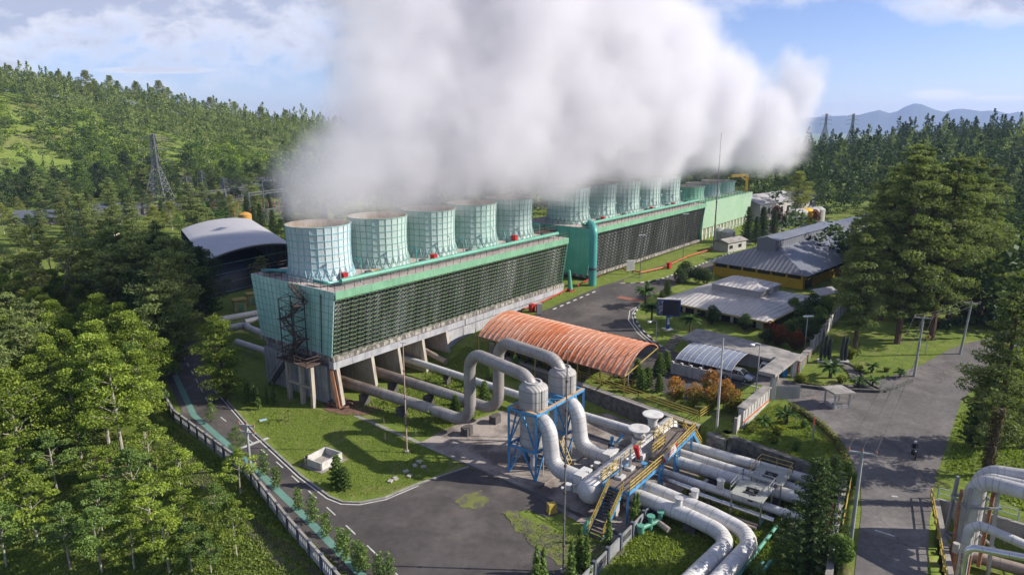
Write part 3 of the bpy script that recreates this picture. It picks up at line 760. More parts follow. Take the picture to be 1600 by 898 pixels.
def block(name, label, s0, s1, zd, zb, nst, r, hst, shells, base_top):
    t = thing(name, label, "cooling tower", W(s0, -9.5, 0))
    dI = 1.35                                   # inward lean of the long faces
    D0, D1 = -19.0, 0.0
    m = MB(); m.sbox(s0, s1, D0, D1, zd - .35, zd); m.build("deck", "deck_grey", t)
    m = MB()
    m.sbox(s0 + .02, s1 - .02, D1 + .003, D1 + .09, zd - 1.0, zd + .05)
    m.build("green_fascia", "green_fascia", t)
    # end panels (trapezoid, lean inward at the foot)
    for nm, s, sg in (("end_panel", s0, -1), ("end_panel", s1, 1)):
        m = MB(); o = sg * .1
        q = [W(s, D0, zd), W(s, D1, zd), W(s, D1 - dI, zb), W(s, D0 + dI, zb)]; q2 = [W(s + o, D0, zd), W(s + o, D1, zd), W(s + o, D1 - dI, zb), W(s + o, D0 + dI, zb)]
        m.add(q + q2, [(0, 1, 2, 3), (7, 6, 5, 4), (0, 4, 5, 1), (1, 5, 6, 2), (2, 6, 7, 3), (3, 7, 4, 0)])
        pn = m.build(nm, "mint_end" if s == 0 else "teal_panel", t)
        if s == 0:
            m = MB()
            for k in range(1, 19):
                d = D0 + k; m.bar(W(s - .12, d, zd - .05), W(s - .12, D0 + dI + (d - D0) * (D1 - D0 - 2 * dI) / 19, zb), .05, .04)
            for k in range(1, 9):
                z = zb + (zd - zb) * k / 9; i = dI * (1 - k / 9); m.bar(W(s - .12, D0 + i, z), W(s - .12, D1 - i, z), .04, .05)
            m.build("panel_seams", "seam_green", pn)
            m = MB(); m.slab([W(s - .16, -2.9, zd - .4), W(s - .16, -2.55, zd - .4), W(s - .16, -3.6, zb + .2), W(s - .16, -3.95, zb + .2)], .04) if False else m.bar(W(s - .17, -2.75, zd - .6), W(s - .17, -3.4, zb + .2), .3, .04)
            m.build("dark_slot", "truss_dark", pn)
    lattice(t, s0, s1, zd - 1.0, zb, D1 - .15, D1 - dI, 13, "green_rail" if s0 == 0 else "green_rail_dark")
    # rear intake face
    m = MB(); m.add([W(s0, D0 + .12, zd - .4), W(s0, D0 + dI, zb), W(s1, D0 + dI, zb), W(s1, D0 + .12, zd - .4)], [(0, 1, 2, 3)]); m.build("rear_face", "fill_wet", t)
    # basin beam
    m = MB(); m.sbox(s0 - .25, s1 + .2, D1 - dI - .5, D1 - dI + .55, zb - .55, zb); m.sbox(s0 - .25, s0 + .6, D0 + dI, D1 - dI - .5, zb - .55, zb); m.build("basin_rim", "basin_stain", t)
    m = MB(); m.sbox(s0 - .15, s1 + .15, D1 - dI - .6, D1 - dI + .35, base_top, zb - .55); m.sbox(s0 + .6, s1 - .2, D0 + dI, D1 - dI - .6, base_top + .1, zb - .6); m.build("basin_wall", "concrete_blue", t)
    # handrails round the deck, pipe along the front edge
    m = MB(); railing(m, [W(s0 + .1, D1 - .1, zd), W(s1 - .1, D1 - .1, zd)], 1.05, 1.6, .055)
    railing(m, [W(s1 - .1, D0 + .1, zd), W(s0 + .1, D0 + .1, zd), W(s0 + .1, D1 - .1, zd)], 1.05, 1.5, .06); m.build("handrail", "rail_brown", t)
    m = MB(); m.tube([W(s0 + (2.6 if s0 == 0 else -1.0), -2.0, zd + .75), W(s1 - .8, -2.0, zd + .75)], .36, 10); 
    for k in range(int((s1 - s0) / 3)): m.bar(W(s0 + 3 + 3 * k, -2.0, zd), W(s0 + 3 + 3 * k, -2.0, zd + .5), .15)
    m.build("deck_water_pipe", "green_pipe", t, smooth=True)
    L_ = (s1 - s0) / nst
    for k in range(nst):
        s = s0 + L_ * (k + .5); shell = shells[min(k, len(shells) - 1)]
        solid_stack(t, s, -10.0, zd, r, hst, shell, "rib_blue" if k == 0 and s0 == 0 else "rib_green")
        m = MB(); m.box(*W(s + 4.6, -5.2)[:2], zd, .9, .7, .5, .65); m.box(*W(s + 3.2, -4.2)[:2], zd, .5, .5, .55, .65); m.build("fan_motor", "dark_steel", t)
        m = MB(); m.bar(W(s - 1.0, -4.4, zd), W(s - 1.0, -4.4, zd + 3.4), .09); m.box(*W(s - 1.0, -4.4)[:2], zd + 3.4, .35, .3, .22, .6); m.build("deck_lamp", "white_cool", t)
        m = MB(); m.tube([W(s + 3.2, -6.4, zd + 2.4), W(s + 3.5, -5.4, zd + 2.4)], .1, 6); m.tube([W(s + 3.5, -5.4, zd), W(s + 3.5, -5.4, zd + 2.4)], .07, 6); m.build("valve_post", "teal_pipe", t)
    return t
mat("mint_end", (.38, .55, .50), .6, col2=(.27, .46, .40), scale=.25, streak=.25)
mat("seam_green", (.12, .36, .28), .7)
mat("basin_stain", (.10, .09, .08), .9, col2=(.36, .33, .29), scale=2.2, stretch=(1, 1, .25), thr=(.45, .6))
T1 = block("cooling_tower", "nearest cooling tower block with five fan stacks and a concrete portal base", 0, 55, 16, 7.0, 5, 4.6, 7.5, ["blue_white", "mint_shell", "mint_shell", "mint_pale", "mint_shell"], 5.3)
T2 = block("cooling_tower", "second cooling tower block, its dark louvred face standing right down on the drive", 64.5, 122, 16.6, 6.9, 5, 4.7, 7.5, ["mint_shell"], 6.2)
# ---- portal base of the first tower
m = MB()
for k, s in enumerate([0.3, 6.3, 11.3, 16.3, 21.6]):
    gz = max(g(*W(s, -1)[:2]) - .3, -.3)
    # transverse wall with a raking front fin
    m.k = 0; m.sbox(s, s + .55, -17.3, -2.0, -.3, 5.35)
    a, b = W(s - .02, -2.0, 5.3), W(s - .02, -.2, 5.3)
    e = Vector((UX, UY, 0)) * .5
    q = [W(s - .02, -2.0, 5.3), W(s - .02, -1.0, 5.3), W(s - .02, -.1, -.3), W(s - .02, -2.0, -.3)]
    m.add(q + [p + e for p in q], [(0, 1, 2, 3), (7, 6, 5, 4), (0, 4, 5, 1), (1, 5, 6, 2), (2, 6, 7, 3), (3, 7, 4, 0)])
m.build("portal_wall", "concrete_lit", T1)
m = MB(); m.sbox(-.1, .25, -17.2, -2.6, -.4, 5.35); m.sbox(22.4, 54.8, -2.2, -1.3, -.3, 5.3); m.sbox(.3, 54.8, -17.4, -16.9, -.4, 5.3); m.sbox(54.4, 54.9, -17.2, -2, 0, 5.4); m.build("base_wall", "concrete_blue", T1)
m = MB(); m.obox(W(-.3, -1.9, -.3), Vector((UX, UY, 0)) * .3, W(-.3, -.1, -.3) - W(-.3, -1.9, -.3), Vector((0, 0, 0.6))); m.bar(W(-.1, -1.6, 5.3), W(-.15, -.4, -.2), .5, .4); m.build("rust_stained_fin", "rust", T1)
# ---- escape stair on the end face
m = MB(); zs = [6.6, 9.2, 11.6, 14.0, 16.0]
c0, c1 = -8.2, -5.2
for d in (c0, c1):
    for s in (-1.1, -2.9): m.bar(W(s, d, 6.2), W(s, d, 14.6), .13)
for z in np.arange(6.4, 14.6, 1.35):
    for s in (-1.1, -2.9): m.bar(W(s, c0, z), W(s, c1, z), .08); m.bar(W(s, c0, z), W(s, c1, z + 1.35), .06)
    for d in (c0, c1): m.bar(W(-1.1, d, z), W(-2.9, d, z + 1.35 if d == c0 else z), .06); m.bar(W(-2.9, d, z), W(-1.1, d, z), .08)
m.build("stair_frame", "truss_dark", T1)
m = MB()
for i in range(4):
    a, b = (c0, c1) if i % 2 == 0 else (c1, c0); s = -1.6 if i % 2 == 0 else -2.4
    if i == 3: s = -.9
    za, zb_ = zs[i], zs[i + 1]
    for o in (-.35, .35): m.bar(W(s + o, a, za), W(s + o, b, zb_), .06, .22); m.bar(W(s + o, a, za + 1), W(s + o, b, zb_ + 1), .05)
    for j in range(11):
        f_ = j / 10; p = W(s, a + (b - a) * f_, za + (zb_ - za) * f_); m.box(p.x, p.y, p.z, .7, .28, .04, math.atan2(UY, UX))
    for j in range(5):
        f_ = j / 4
        for o in (-.35, .35): p = W(s + o, a + (b - a) * f_, za + (zb_ - za) * f_); m.bar(p, p + Vector((0, 0, 1)), .05)
    m.sbox(-2.9, -1.1, min(b, b + (.8 if b == c1 else -.8)), max(b, b + (.8 if b == c1 else -.8)), zb_ - .06, zb_) if i < 3 else None
m.build("stair_flights", "rail_brown", T1)
m = MB(); m.sbox(-3.3, -.3, -9.2, -2.6, 6.05, 6.2); railing(m, [W(-.6, -9.1, 6.2), W(-3.2, -9.1, 6.2), W(-3.2, -2.7, 6.2), W(-.6, -2.7, 6.2)], 1.05, 1.3, .06); m.build("landing", "rail_brown", T1)
m = MB()
for d in (-8.6, -5.6, -3.3): m.sbox(-2.3, -1.8, d - .25, d + .25, -.3, 6.05)
m.sbox(-2.3, -1.8, -8.6, -3.3, 2.6, 2.9); m.each("landing_column", "concrete_lit", T1)
m = MB()
for o in (-.4, .4): m.bar(W(-.8 + o, -15, .2), W(-.8 + o, -9.2, 6.1), .07, .2); m.bar(W(-.8 + o, -15, 1.2), W(-.8 + o, -9.2, 7.1), .05)
for j in range(22): p = W(-.8, -15 + 5.8 * j / 22, .2 + 5.9 * j / 22); m.box(p.x, p.y, p.z, .8, .25, .04, math.atan2(UY, UX))
m.build("ground_stair", "dark_steel", T1)
# bits on the first deck
m = MB(); m.lathe(W(1.2, -15.5, 16), [(1.3, 0), (1.3, .5), (1.15, .5), (1.15, .2)], 20); m.build("deck_hatch", "roof_old", T1, smooth=True)
m = MB(); m.tube(bend([W(3.6, -3.2, 16.2), W(1.0, -3.2, 16.6), W(1.0, -5.5, 16.6)], .5), .25, 8); m.tube([W(.8, -17.5, 16.5), W(3.0, -14, 16.5)], .3, 8); m.build("deck_teal_pipe", "teal_pipe", T1, smooth=True)
mat("rust_pale", (.50, .34, .20), .9, var=.4)
m = MB(); m.lathe(W(11.2, -4.6, 16), [(1.5, 0), (1.6, .35), (1.4, .36), (1.3, .1)], 20); m.build("rusty_basin", "rust_pale", T1, smooth=True)
for k, s in enumerate([8.6, 21.5, 31, 42]): pass
names = ["red fire cabinet on the near deck beside the bluish first stack", "red fire cabinet on the near deck between the second and third stacks", "red fire cabinet on the near deck between the third and fourth stacks", "red fire cabinet on the near deck in front of the fourth stack's far edge", "red fire cabinet on the near deck in front of the fifth stack"]
for k, (px, py) in enumerate([(538, 437), (678, 407), (0, 0), (0, 0), (804, 376)]):
    if px: p = AT(px, py, 16); s, d = SD(p.x, p.y); hose_box(s, d, 16, names[k], k)
for k, (px, py) in enumerate([(942, 346), (1018, 330), (1052, 323)]):
    p = AT(px, py, 16.6); s, d = SD(p.x, p.y); hose_box(s, d, 16.6, "red fire cabinet on the second block's deck, " + ["nearest the gap", "middle of its row of three", "by the last tall stack"][k], k)

# ---- third block, solid green flank
T3 = thing("cooling_tower", "farthest cooling tower block with a plain pale green ribbed flank and short stacks", "cooling tower", W(124, -9, 5.5))
ribbed("flank_green", (.26, .41, .27), (UX, UY, 0), .9, col2=(.31, .43, .31), scale=.2)
def quadbox(m, s0, s1, dt, db, zt, zb, th=.2):
    q = [W(s0, dt, zt), W(s1, dt, zt), W(s1, db, zb), W(s0, db, zb)]; q2 = [W(s0, dt - th, zt), W(s1, dt - th, zt), W(s1, db - th, zb), W(s0, db - th, zb)]
    m.add(q + q2, [(0, 3, 2, 1), (4, 5, 6, 7), (0, 1, 5, 4), (1, 2, 6, 5), (2, 3, 7, 6), (3, 0, 4, 7)])
m = MB(); quadbox(m, 124.5, 162, -1.2, -1.8, 16.6, 9.2); m.build("ribbed_flank", "flank_green", T3)
m = MB(); q = [W(124.4, -18, 16.6), W(124.4, -1.2, 16.6), W(124.4, -1.8, 6), W(124.4, -17, 6)]; m.add(q, [(0, 1, 2, 3)]); m.sbox(124.5, 162, -18, -1.4, 16.2, 16.6); m.build("end_and_deck", "green_fascia", T3)
m = MB(); m.sbox(124.6, 162, -17, -3, 5, 16.1); m.build("inner_core", "truss_dark", T3)
m = MB()
for k in range(14): m.sbox(125 + 2.6 * k, 125.35 + 2.6 * k, -2.2, -1.9, 5.5, 9.3)
m.sbox(124.6, 162, -2.1, -2.0, 7.4, 7.55); m.build("flank_post", "flank_green", T3)
m = MB(); m.sbox(124.6, 162, -2.6, -2.4, 5.3, 9.2); m.build("shade_screen", "wall_cream", T3)
m = MB(); railing(m, [W(124.6, -1.4, 16.6), W(161, -1.4, 16.6)], 1.1, 2.4, .08); m.build("handrail", "rail_brown", T3)
for k in range(3):
    solid_stack(T3, 130.5 + 12 * k, -9.5, 16.6, 5.2, 3.6, "green_fascia" if k == 0 else "mint_shell", "rib_green")
m = MB(); 
cr = thing("jib_crane", "small yellow jib crane on the roof edge of the farthest block", "crane", W(160, -2.6, 16.6))
m = MB(); m.bar(W(160, -2.6, 16.6), W(160, -2.6, 22), .7); m.build("mast", "crane_yellow", cr)
m = MB(); m.bar(W(160.4, -2.8, 21.8), W(153.5, -5.2, 21.8), .6, .8); m.bar(W(160, -2.6, 20), W(157, -3.6, 21.6), .3); m.build("boom", "crane_yellow", cr)

# ---- green riser pipe in the gap
rp = thing("riser_pipe", "thick teal standpipe rising between the two tower blocks", "pipe", W(60.5, .6, 5))
m = MB(); m.tube(bend([W(61.6, 1.6, 4.8), W(61.6, 1.6, 17.3), W(66, -2.0, 17.35)], 1.5), .78, 16); m.build("pipe", "teal_pipe", rp, smooth=True)
m = MB(); m.lathe(W(61.6, 1.6, 8.9), [(.79, 0), (.84, 0), (.84, .5), (.79, .5)], 16, False); m.lathe(W(61.6, 1.6, 4.7), [(1.2, 0), (1.2, .4), (.8, .5)], 16); m.build("collar", "dark_steel", rp)
rp = thing("riser_pipe", "tapering green standpipe at the far corner of the near block, on a red foot", "pipe", W(56.2, -.3, 5))
m = MB(); m.tube([W(56.2, -.1, 5.2), W(56.1, -.4, 9.5)], [.55, .25], 10); m.build("pipe", "green_pipe", rp, smooth=True)
m = MB(); m.box(*W(56.2, -.1)[:2], 4.9, 1.1, 1.1, .8, .6); m.build("foot", "red_paint", rp)
# gap deck clutter: walkway bridge & small pipes
bp_ = thing("service_bridge", "dark steel service bridge crossing the gap between the tower blocks", "walkway", W(60, -10, 15))
m = MB(); m.sbox(55.2, 64.3, -12, -9, 15.2, 15.4); railing(m, [W(55.2, -9, 15.4), W(64.3, -9, 15.4)], 1.1, 1.2, .07); railing(m, [W(55.2, -12, 15.4), W(64.3, -12, 15.4)], 1.1, 1.2, .07); m.build("deck", "rail_brown", bp_)
m = MB()
for s in (57, 60, 63):
    m.bar(W(s, -9.3, 4.5), W(s, -9.3, 15.2), .25); m.bar(W(s, -11.7, 4.5), W(s, -11.7, 15.2), .25)
m.build("trestle", "truss_dark", bp_)
gp_ = MB(); gp_.tube(bend([W(58, -24, 17.2), W(58, -15, 17.2), W(58, -12.8, 15)], 1), .7, 12); 
tag(gp_.build("header_pipe", "teal_pipe", smooth=True, org=W(58, -15, 17)), "short dark green pipe bend behind the gap between the blocks", "pipe")

# ------------------------------------------------------------------ steam pipelines and separators
def pipe(label, pts, r, material="pipe_clad", br=None, n=16, supports=(), name="pipeline", group=None, joints=2.2, bn=7, joint_mat="pipe_joint", cat="pipe"):
    pts = [Vector(p) for p in pts]; t = thing(name, label, cat, (pts[0].x, pts[0].y, 0), group)
    path = bend(pts, br or r * 2.2, bn)
    m = MB(); m.tube(path, r, n); m.build("pipe", material, t, smooth=True)
    # cladding joints: thin bands along the path
    m = MB(); acc = 0; nxt = joints
    for p, q in zip(path, path[1:]):
        L_ = (q - p).length; u = (q - p).normalized() if L_ > 1e-6 else None
        while u is not None and nxt < acc + L_:
            c = p + u * (nxt - acc); m.tube([c - u * .02, c + u * .02], r + .008, n, True); nxt += joints if L_ > r * 1.2 else max(r * .5, .42)
        acc += L_
    m.build("cladding_bands", joint_mat, t)
    for k, (px_, py_, zt) in enumerate(supports):
        m = MB(); z0 = g(px_, py_) - .2; m.box(px_, py_, z0, r * 1.5, r * 1.5, zt - z0, math.atan2(UY, UX)); m.box(px_, py_, zt - .08, r * 2.1, r * .9, .12, math.atan2(UY, UX)); m.build("support", "dark_concrete", t)
    return t
mat("pipe_joint", (.17, .165, .16), .6)
mat("pipe_joint_pale", (.27, .25, .23), .6)
mat("dark_concrete", (.10, .09, .085), .9, var=.3, scale=1.5)
def sp(s, d, zt): p = W(s, d); return (p.x, p.y, zt)
# verticals found where they stand
A0 = AT(735, 660, 1.7); sA, dA = SD(A0.x, A0.y); B0 = AT(779, 642, 1.7); sB, dB = SD(B0.x, B0.y)
zA, zB = ATY(738, 549, A0.y).z, ATY(781, 531, B0.y).z
V1, V2 = (1.9, 30.2), (7.5, 30.2)
pipe("dirty pipeline from the tower's first bay, looping up and over into the nearer separator", [W(2.8, -14, 2.3), W(3.0, -2, 2.2), W(sA - .3, 11, 1.9), W(sA, dA, 1.7), W(sA, dA, zA), W(V1[0] + .1, V1[1] - .1, zA - .1), W(V1[0], V1[1], 8.6)], .72, "pipe_grad", br=2.3, supports=[sp(sA - .1, dA - .5, 1.05), sp(3.4, 8, 1.1), sp(3.1, 1, 1.3)], bn=9)
pipe("dirty pipeline from the tower's second bay, looping up and over into the farther separator", [W(8.4, -14, 2.3), W(8.4, -2, 2.2), W(sB - .2, 11, 1.9), W(sB, dB, 1.7), W(sB, dB, zB), W(V2[0] + .1, V2[1] - .1, zB - .1), W(V2[0], V2[1], 8.6)], .72, "pipe_grad", br=2.3, supports=[sp(sB - .1, dB - .5, 1.05), sp(8.3, 8, 1.1), sp(8.3, 1, 1.3)], bn=9)
pipe("thinner pale pipeline running straight from the tower past the back of the separators", [W(15.6, -10, 1.9), W(15.4, 0, 1.9), W(14.6, 24, 1.7), W(14.5, 37.5, 1.7)], .52, "pipe_white", supports=[sp(15.2, 5, 1.3), sp(14.9, 15, 1.2), sp(14.6, 25, 1.2)], joints=4)
pipe("dirty pipe stub lying in the tower's third bay", [W(19.2, -14, 2.4), W(19.0, -3.0, 2.4), W(18.8, 1.5, 1.6)], .45, "pipe_dirty", supports=[sp(19.0, -4, 1.8)])
# collars near the tower
for lab, s in (("rusty flange collar on the pipe from the tower's first bay", 3.15), ("rusty flange collar on the pipe from the tower's second bay", 8.45)):
    pass
# separators
ribbed("vessel_skin", (.34, .325, .31), (1, 1, 0), .35, col2=(.27, .255, .24), scale=.6)
for k, ((s, d), lab) in enumerate(((V1, "nearer grey clad steam separator standing in the blue frame"), (V2, "farther grey clad steam separator standing in the blue frame"))):
    t = thing("steam_separator", lab, "pressure vessel", W(s, d, 1.9), "steam separators"); c = W(s, d, 0)
    m = MB(); m.lathe(c, [(.5, 1.9), (.55, 2.6), (1.3, 3.1), (1.42, 3.5), (1.42, 8.0), (1.3, 8.0)], 28); m.build("lower_shell", "pipe_clad", t, smooth=True)
    m = MB(); m.lathe(c, [(1.4, 7.55), (1.58, 7.6), (1.58, 9.75), (1.5, 9.95), (1.1, 10.25), (.8, 10.35)], 28); m.build("upper_shell", "vessel_skin", t, smooth=True)
    m = MB()
    for z in (4.3, 5.2, 6.1, 7.0, 8.6, 9.7): m.lathe(c, [(1.43 if z < 7.5 else 1.585, z), (1.45 if z < 7.5 else 1.60, z), (1.45 if z < 7.5 else 1.60, z + .04), (1.43 if z < 7.5 else 1.585, z + .04)], 28, False)
    m.build("bands", "pipe_joint", t)
    m = MB(); m.lathe(c, [(.78, 10.2), (.95, 10.25), (.95, 10.5), (.78, 10.5)], 20, False); m.build("neck_flange", "pipe_clad", t, smooth=True)
    m = MB(); m.tube([W(s - .4, d + 1.7, .3), W(s - .4, d + 1.7, 10)], .05, 6); m.build("vent_tube", "pipe_white", t)
    m = MB(); m.lathe(W(s, d, 0), [(.28, .05), (.28, 1.9)], 10); m.build("drain_leg", "pipe_clad", t)
    # S-shaped outlet
    so = .7
    pipe(("nearer" if k == 0 else "farther") + " thick S shaped outlet pipe dropping from its separator to the header", [W(s - .3, d + .6, 6.6), W(s - .7, d + 2.5, 6.5), W(s - 1.1, d + 3.4, 2.0), W(s - 1.35, d + 8.7, 1.9)], .86, "pipe_clad", br=1.7, name="outlet_pipe", group="separator outlet pipes", bn=10, joints=1.0, joint_mat="pipe_joint_pale")
    p = W(s - 1.3, d + 6.9)
    t2 = thing("butterfly_valve", ("nearer" if k == 0 else "farther") + " boxy grey valve with a side actuator where the outlet meets the header", "valve", (p.x, p.y, .2), "header valves")
    m = MB(); m.sbox(s - 2.3, s - .3, d + 6.7, d + 7.7, .9, 2.9); m.build("valve_body", "pipe_white", t2)
    m = MB(); m.tube([W(s - 2.3, d + 7.2, 1.9), W(s - 3.9, d + 6.3, 1.9)], .13, 8); m.lathe(W(s - 3.2, d + 6.7, 1.6), [(.35, 0), (.35, .6)], 12); m.build("actuator", "pipe_white", t2, smooth=True)
    m = MB(); m.sbox(s - 1.6, s - 1.0, d + 6.8, d + 7.6, -.05, .95); m.build("plinth", "dark_concrete", t2)
# blue frame
t = thing("support_frame", "blue braced steel frame carrying both separators", "steel frame", W(4.7, 30.2, 0))
S_ = [0.0, 3.6, 5.8, 9.3]; D_ = (28.35, 31.95)
m = MB()
for s in S_:
    for d in D_: m.bar(W(s, d, 0), W(s, d, 7.7), .26)
m.each("column", "steel_blue", t)
m = MB()
for d in D_: m.bar(W(-.1, d, 7.6), W(9.4, d, 7.6), .24, .3); m.bar(W(0, d, 3.4), W(3.6, d, 3.4), .18, .24); m.bar(W(5.8, d, 3.4), W(9.3, d, 3.4), .18, .24)
for s in S_: m.bar(W(s, D_[0], 7.58), W(s, D_[1], 7.58), .22, .28); m.bar(W(s, D_[0], 3.4), W(s, D_[1], 3.4), .18, .24)
m.build("beams", "steel_blue", t)
m = MB()
for a, b in ((0, 3.6), (5.8, 9.3)):
    c = (a + b) / 2
    for d in D_:
        for x0, z0, z1 in ((a, 3.4, 7.5), (b, 3.4, 7.5), (a, .1, 3.3), (b, .1, 3.3)): m.bar(W(x0, d, z0), W(c, d, z1), .15)
    for s in (a, b):
        for x0, z0, z1 in ((D_[0], 3.4, 7.5), (D_[1], 3.4, 7.5), (D_[0], .1, 3.3), (D_[1], .1, 3.3)): m.bar(W(s, x0, z0), W(s, (D_[0] + D_[1]) / 2, z1), .14)
m.bar(W(3.6, D_[0], 7.5), W(5.8, D_[1], 7.5), .12); m.bar(W(3.6, D_[1], 7.5), W(5.8, D_[0], 7.5), .12)
m.build("braces", "steel_blue", t)
m = MB(); m.slab([W(.1, 28.4, 7.72), W(.1, 29.0, 7.72), W(3.5, 29.0, 7.72), W(3.5, 28.4, 7.72)], .05); m.sbox(5.9, 9.2, 28.4, 29.0, 7.67, 7.72); m.sbox(-.05, .5, 29, 31.9, 7.67, 7.72); m.sbox(0.5, 9.3, 31.75, 32.1, 7.75, 7.79); m.build("top_walk", "rust_pale", t)
m = MB()
for k in range(2):
    s = 1.8 + 5.75 * k; m.sbox(s - 2.6, s + 2.6, 27.6, 33.0, -.1, .22) if k == 0 else m.sbox(s - 2.4, s + 2.4, 27.6, 33.0, -.1, .2)
m.build("plinth", "concrete_pad", t)
st = thing("yellow_ladder", "short yellow stair between the separator columns", "ladder", W(4.6, 33, 0))
m = MB()
for o in (-.3, .3): m.bar(W(4.0 + o, 34.2, .2), W(4.4 + o, 32.2, 3.4), .06, .12)
for j in range(9): m.bar(W(3.7 + .05 * j, 34.1 - .22 * j, .4 + .36 * j), W(4.3 + .05 * j, 34.1 - .22 * j, .4 + .36 * j), .05)
m.build("flight", "rail_yellow", st)
# header
t = thing("header", "great horizontal white steam header with a domed near end", "pipe", W(-1.2, 39.2, .6)); zc = 2.1; r = 1.22
m = MB(); Ls = -1.2; pts = [W(Ls - .9 + .9 * (1 - math.cos(a)) , 39.2, zc) for a in np.linspace(0, math.pi / 2, 6)]; rr = [max(r * math.sin(a), .02) for a in np.linspace(0, math.pi / 2, 6)]
pts += [W(3, 39.2, zc), W(8, 39.2, zc), W(13, 39.2, zc), W(17.3, 39.2, zc)]; rr += [r] * 4
m.tube(pts, rr, 24); m.build("barrel", "pipe_clad", t, smooth=True)
m = MB()
for s in np.arange(-.2, 17, 1.35): m.tube([W(s, 39.2, zc), W(s + .03, 39.2, zc)], r + .012, 24)
m.build("cladding_bands", "pipe_joint_pale", t)
for s in (-.3, 4.5, 9.2, 14): m = MB(); m.sbox(s, s + .5, 38.3, 40.1, -.05, 1.2); m.build("saddle", "dark_concrete", t)
for k, (s, lab) in enumerate(((9.3, "nearer mushroom topped relief silencer on the header"), (12.6, "farther, taller mushroom topped relief silencer on the header"))):
    z0 = 3.2; H = 2.0 if k == 0 else 2.5; t2 = thing("relief_silencer", lab, "silencer", W(s, 39.1, z0 - .2), "relief silencers"); c = W(s, 39.1, z0 - .3)
    m = MB(); m.lathe(c, [(.75, 0), (.75, .7), (.52, .8), (.52, H - .7), (.62, H - .65), (.62, H - .45)], 20); m.build("stem", "pipe_white", t2, smooth=True)
    m = MB(); m.lathe(c, [(.5, H - .5), (1.15, H - .12), (1.18, H), (.9, H + .06), (.3, H - .1)], 24); m.build("dish", "pipe_white", t2, smooth=True)
    m = MB(); m.lathe(c, [(.52, .9), (.64, .9), (.64, 1.05), (.52, 1.05)], 20, False); m.build("flange", "pipe_joint", t2)
    m = MB(); m.tube(bend([W(s + .5, 39.0, z0 + .2), W(s + 1.3, 39.1, z0 + .3), W(s + 1.3, 39.1, z0 - .6)], .3), .3, 10); m.build("side_branch", "pipe_white", t2, smooth=True)
eq = thing("pump_set", "dark motor set with blue fittings beside the header", "machine", W(9.2, 36.2, 0))
m = MB(); m.sbox(8.3, 9.9, 35.6, 36.8, 0, 1.4); m.sbox(8.5, 9.5, 35.8, 36.6, 1.4, 2.4); m.build("motor", "dark_steel", eq)
m = MB(); m.tube([W(8.6, 36.2, 2.4), W(8.6, 36.2, 3.3)], .2, 8); m.tube([W(9.4, 36.4, 2.4), W(9.9, 36.9, 3.3)], .16, 8); m.build("fitting", "steel_blue", eq)
# walkway over the pipes
t = thing("access_walkway", "blue steel walkway with yellow handrails along the header", "walkway", W(4, 42.6, 0)); zf = 3.35
m = MB(); m.sbox(-1.0, 5.8, 40.6, 43.4, zf - .08, zf); m.sbox(5.8, 14.2, 42.3, 43.4, zf + .5, zf + .58); m.sbox(9.0, 14.2, 40.9, 42.3, zf + .42, zf + .5); m.build("floor", "walk_floor", t) if mat("walk_floor", (.17, .14, .12), .9, scale=1.5) else None
m = MB()
m.bar(W(-1.0, 43.45, zf - .1), W(5.9, 43.45, zf - .1), .12, .32); m.bar(W(5.9, 43.45, zf - .1), W(14.2, 43.45, zf + .5), .12, .32)
m.bar(W(-1.0, 40.6, zf - .1), W(5.9, 40.6, zf - .1), .12, .3)
for s in (-1.0, 2.4, 5.8): m.bar(W(s, 40.6, zf - .15), W(s, 43.4, zf - .15), .12, .24)
m.build("beams", "steel_blue", t)
for s, d in ((-.9, 40.7), (-.9, 43.3), (2.4, 43.3), (2.4, 40.7), (5.8, 43.3), (6.6, 43.3), (9.5, 43.3), (10.6, 43.3), (13.8, 43.3)):
    m = MB(); m.bar(W(s, d, 0), W(s, d, zf), .2); m.build("column", "steel_blue", t)
m = MB()
for s in (5.8, 9.5): m.bar(W(s, 43.3, .2), W(s + 1, 43.3, zf - .2), .08); m.bar(W(s + 1, 43.3, .2), W(s, 43.3, zf - .2), .08)
m.build("braces", "steel_blue", t)
m = MB()
railing(m, [W(-1.0, 43.5, zf), W(5.9, 43.5, zf), W(14.2, 43.5, zf + .55)], 1.1, 1.15, .07, (1, .66, .33))
railing(m, [W(6.2, 42.2, zf + .55), W(9.2, 42.2, zf + .55), W(9.2, 40.9, zf + .55), W(14.2, 40.9, zf + .55), W(14.2, 43.4, zf + .55)], 1.1, 1.15, .07, (1, .66, .33))
railing(m, [W(-1.0, 40.5, zf), W(2.0, 40.5, zf)], 1.1, 1.0, .07, (1, .66, .33))
# long thin guard on the header's crown
railing(m, [W(-.2, 39.9, 3.15), W(8.2, 39.9, 3.15)], .9, 1.2, .05, (1, .5))
m.build("yellow_handrail", "rail_yellow", t)
def flight(par, a, b, wd, n, rail="rail_yellow", tread="dark_steel", string="steel_blue", nm="stair"):
    a, b = Vector(a), Vector(b); h = Vector((b.x - a.x, b.y - a.y, 0)).normalized(); sd = Vector((-h.y, h.x, 0)) * wd / 2
    m = MB()
    for o in (sd, -sd): m.bar(a + o, b + o, .07, .26)
    sv = m.build(nm, string, par)
    m = MB()
    for j in range(n + 1): p = a + (b - a) * (j / n); m.obox(p - sd - h * .14, sd * 2, h * .28, (0, 0, .05))
    m.build("treads", tread, sv)
    m = MB()
    for o in (sd, -sd): railing(m, [a + o, b + o], 1.0, 1.1, .07, (1, .6, .3))
    m.build("yellow_rail", rail, sv)
flight(t, W(-4.7, 42.1, .15), W(-1.0, 42.1, zf), 1.5, 15)
flight(t, W(16.3, 43.0, 1.2), W(14.2, 42.6, zf + .5), 1.2, 8)
bn = thing("banner", "white banner with red corners tied to the walkway handrail", "banner", W(7.6, 43.6, zf))
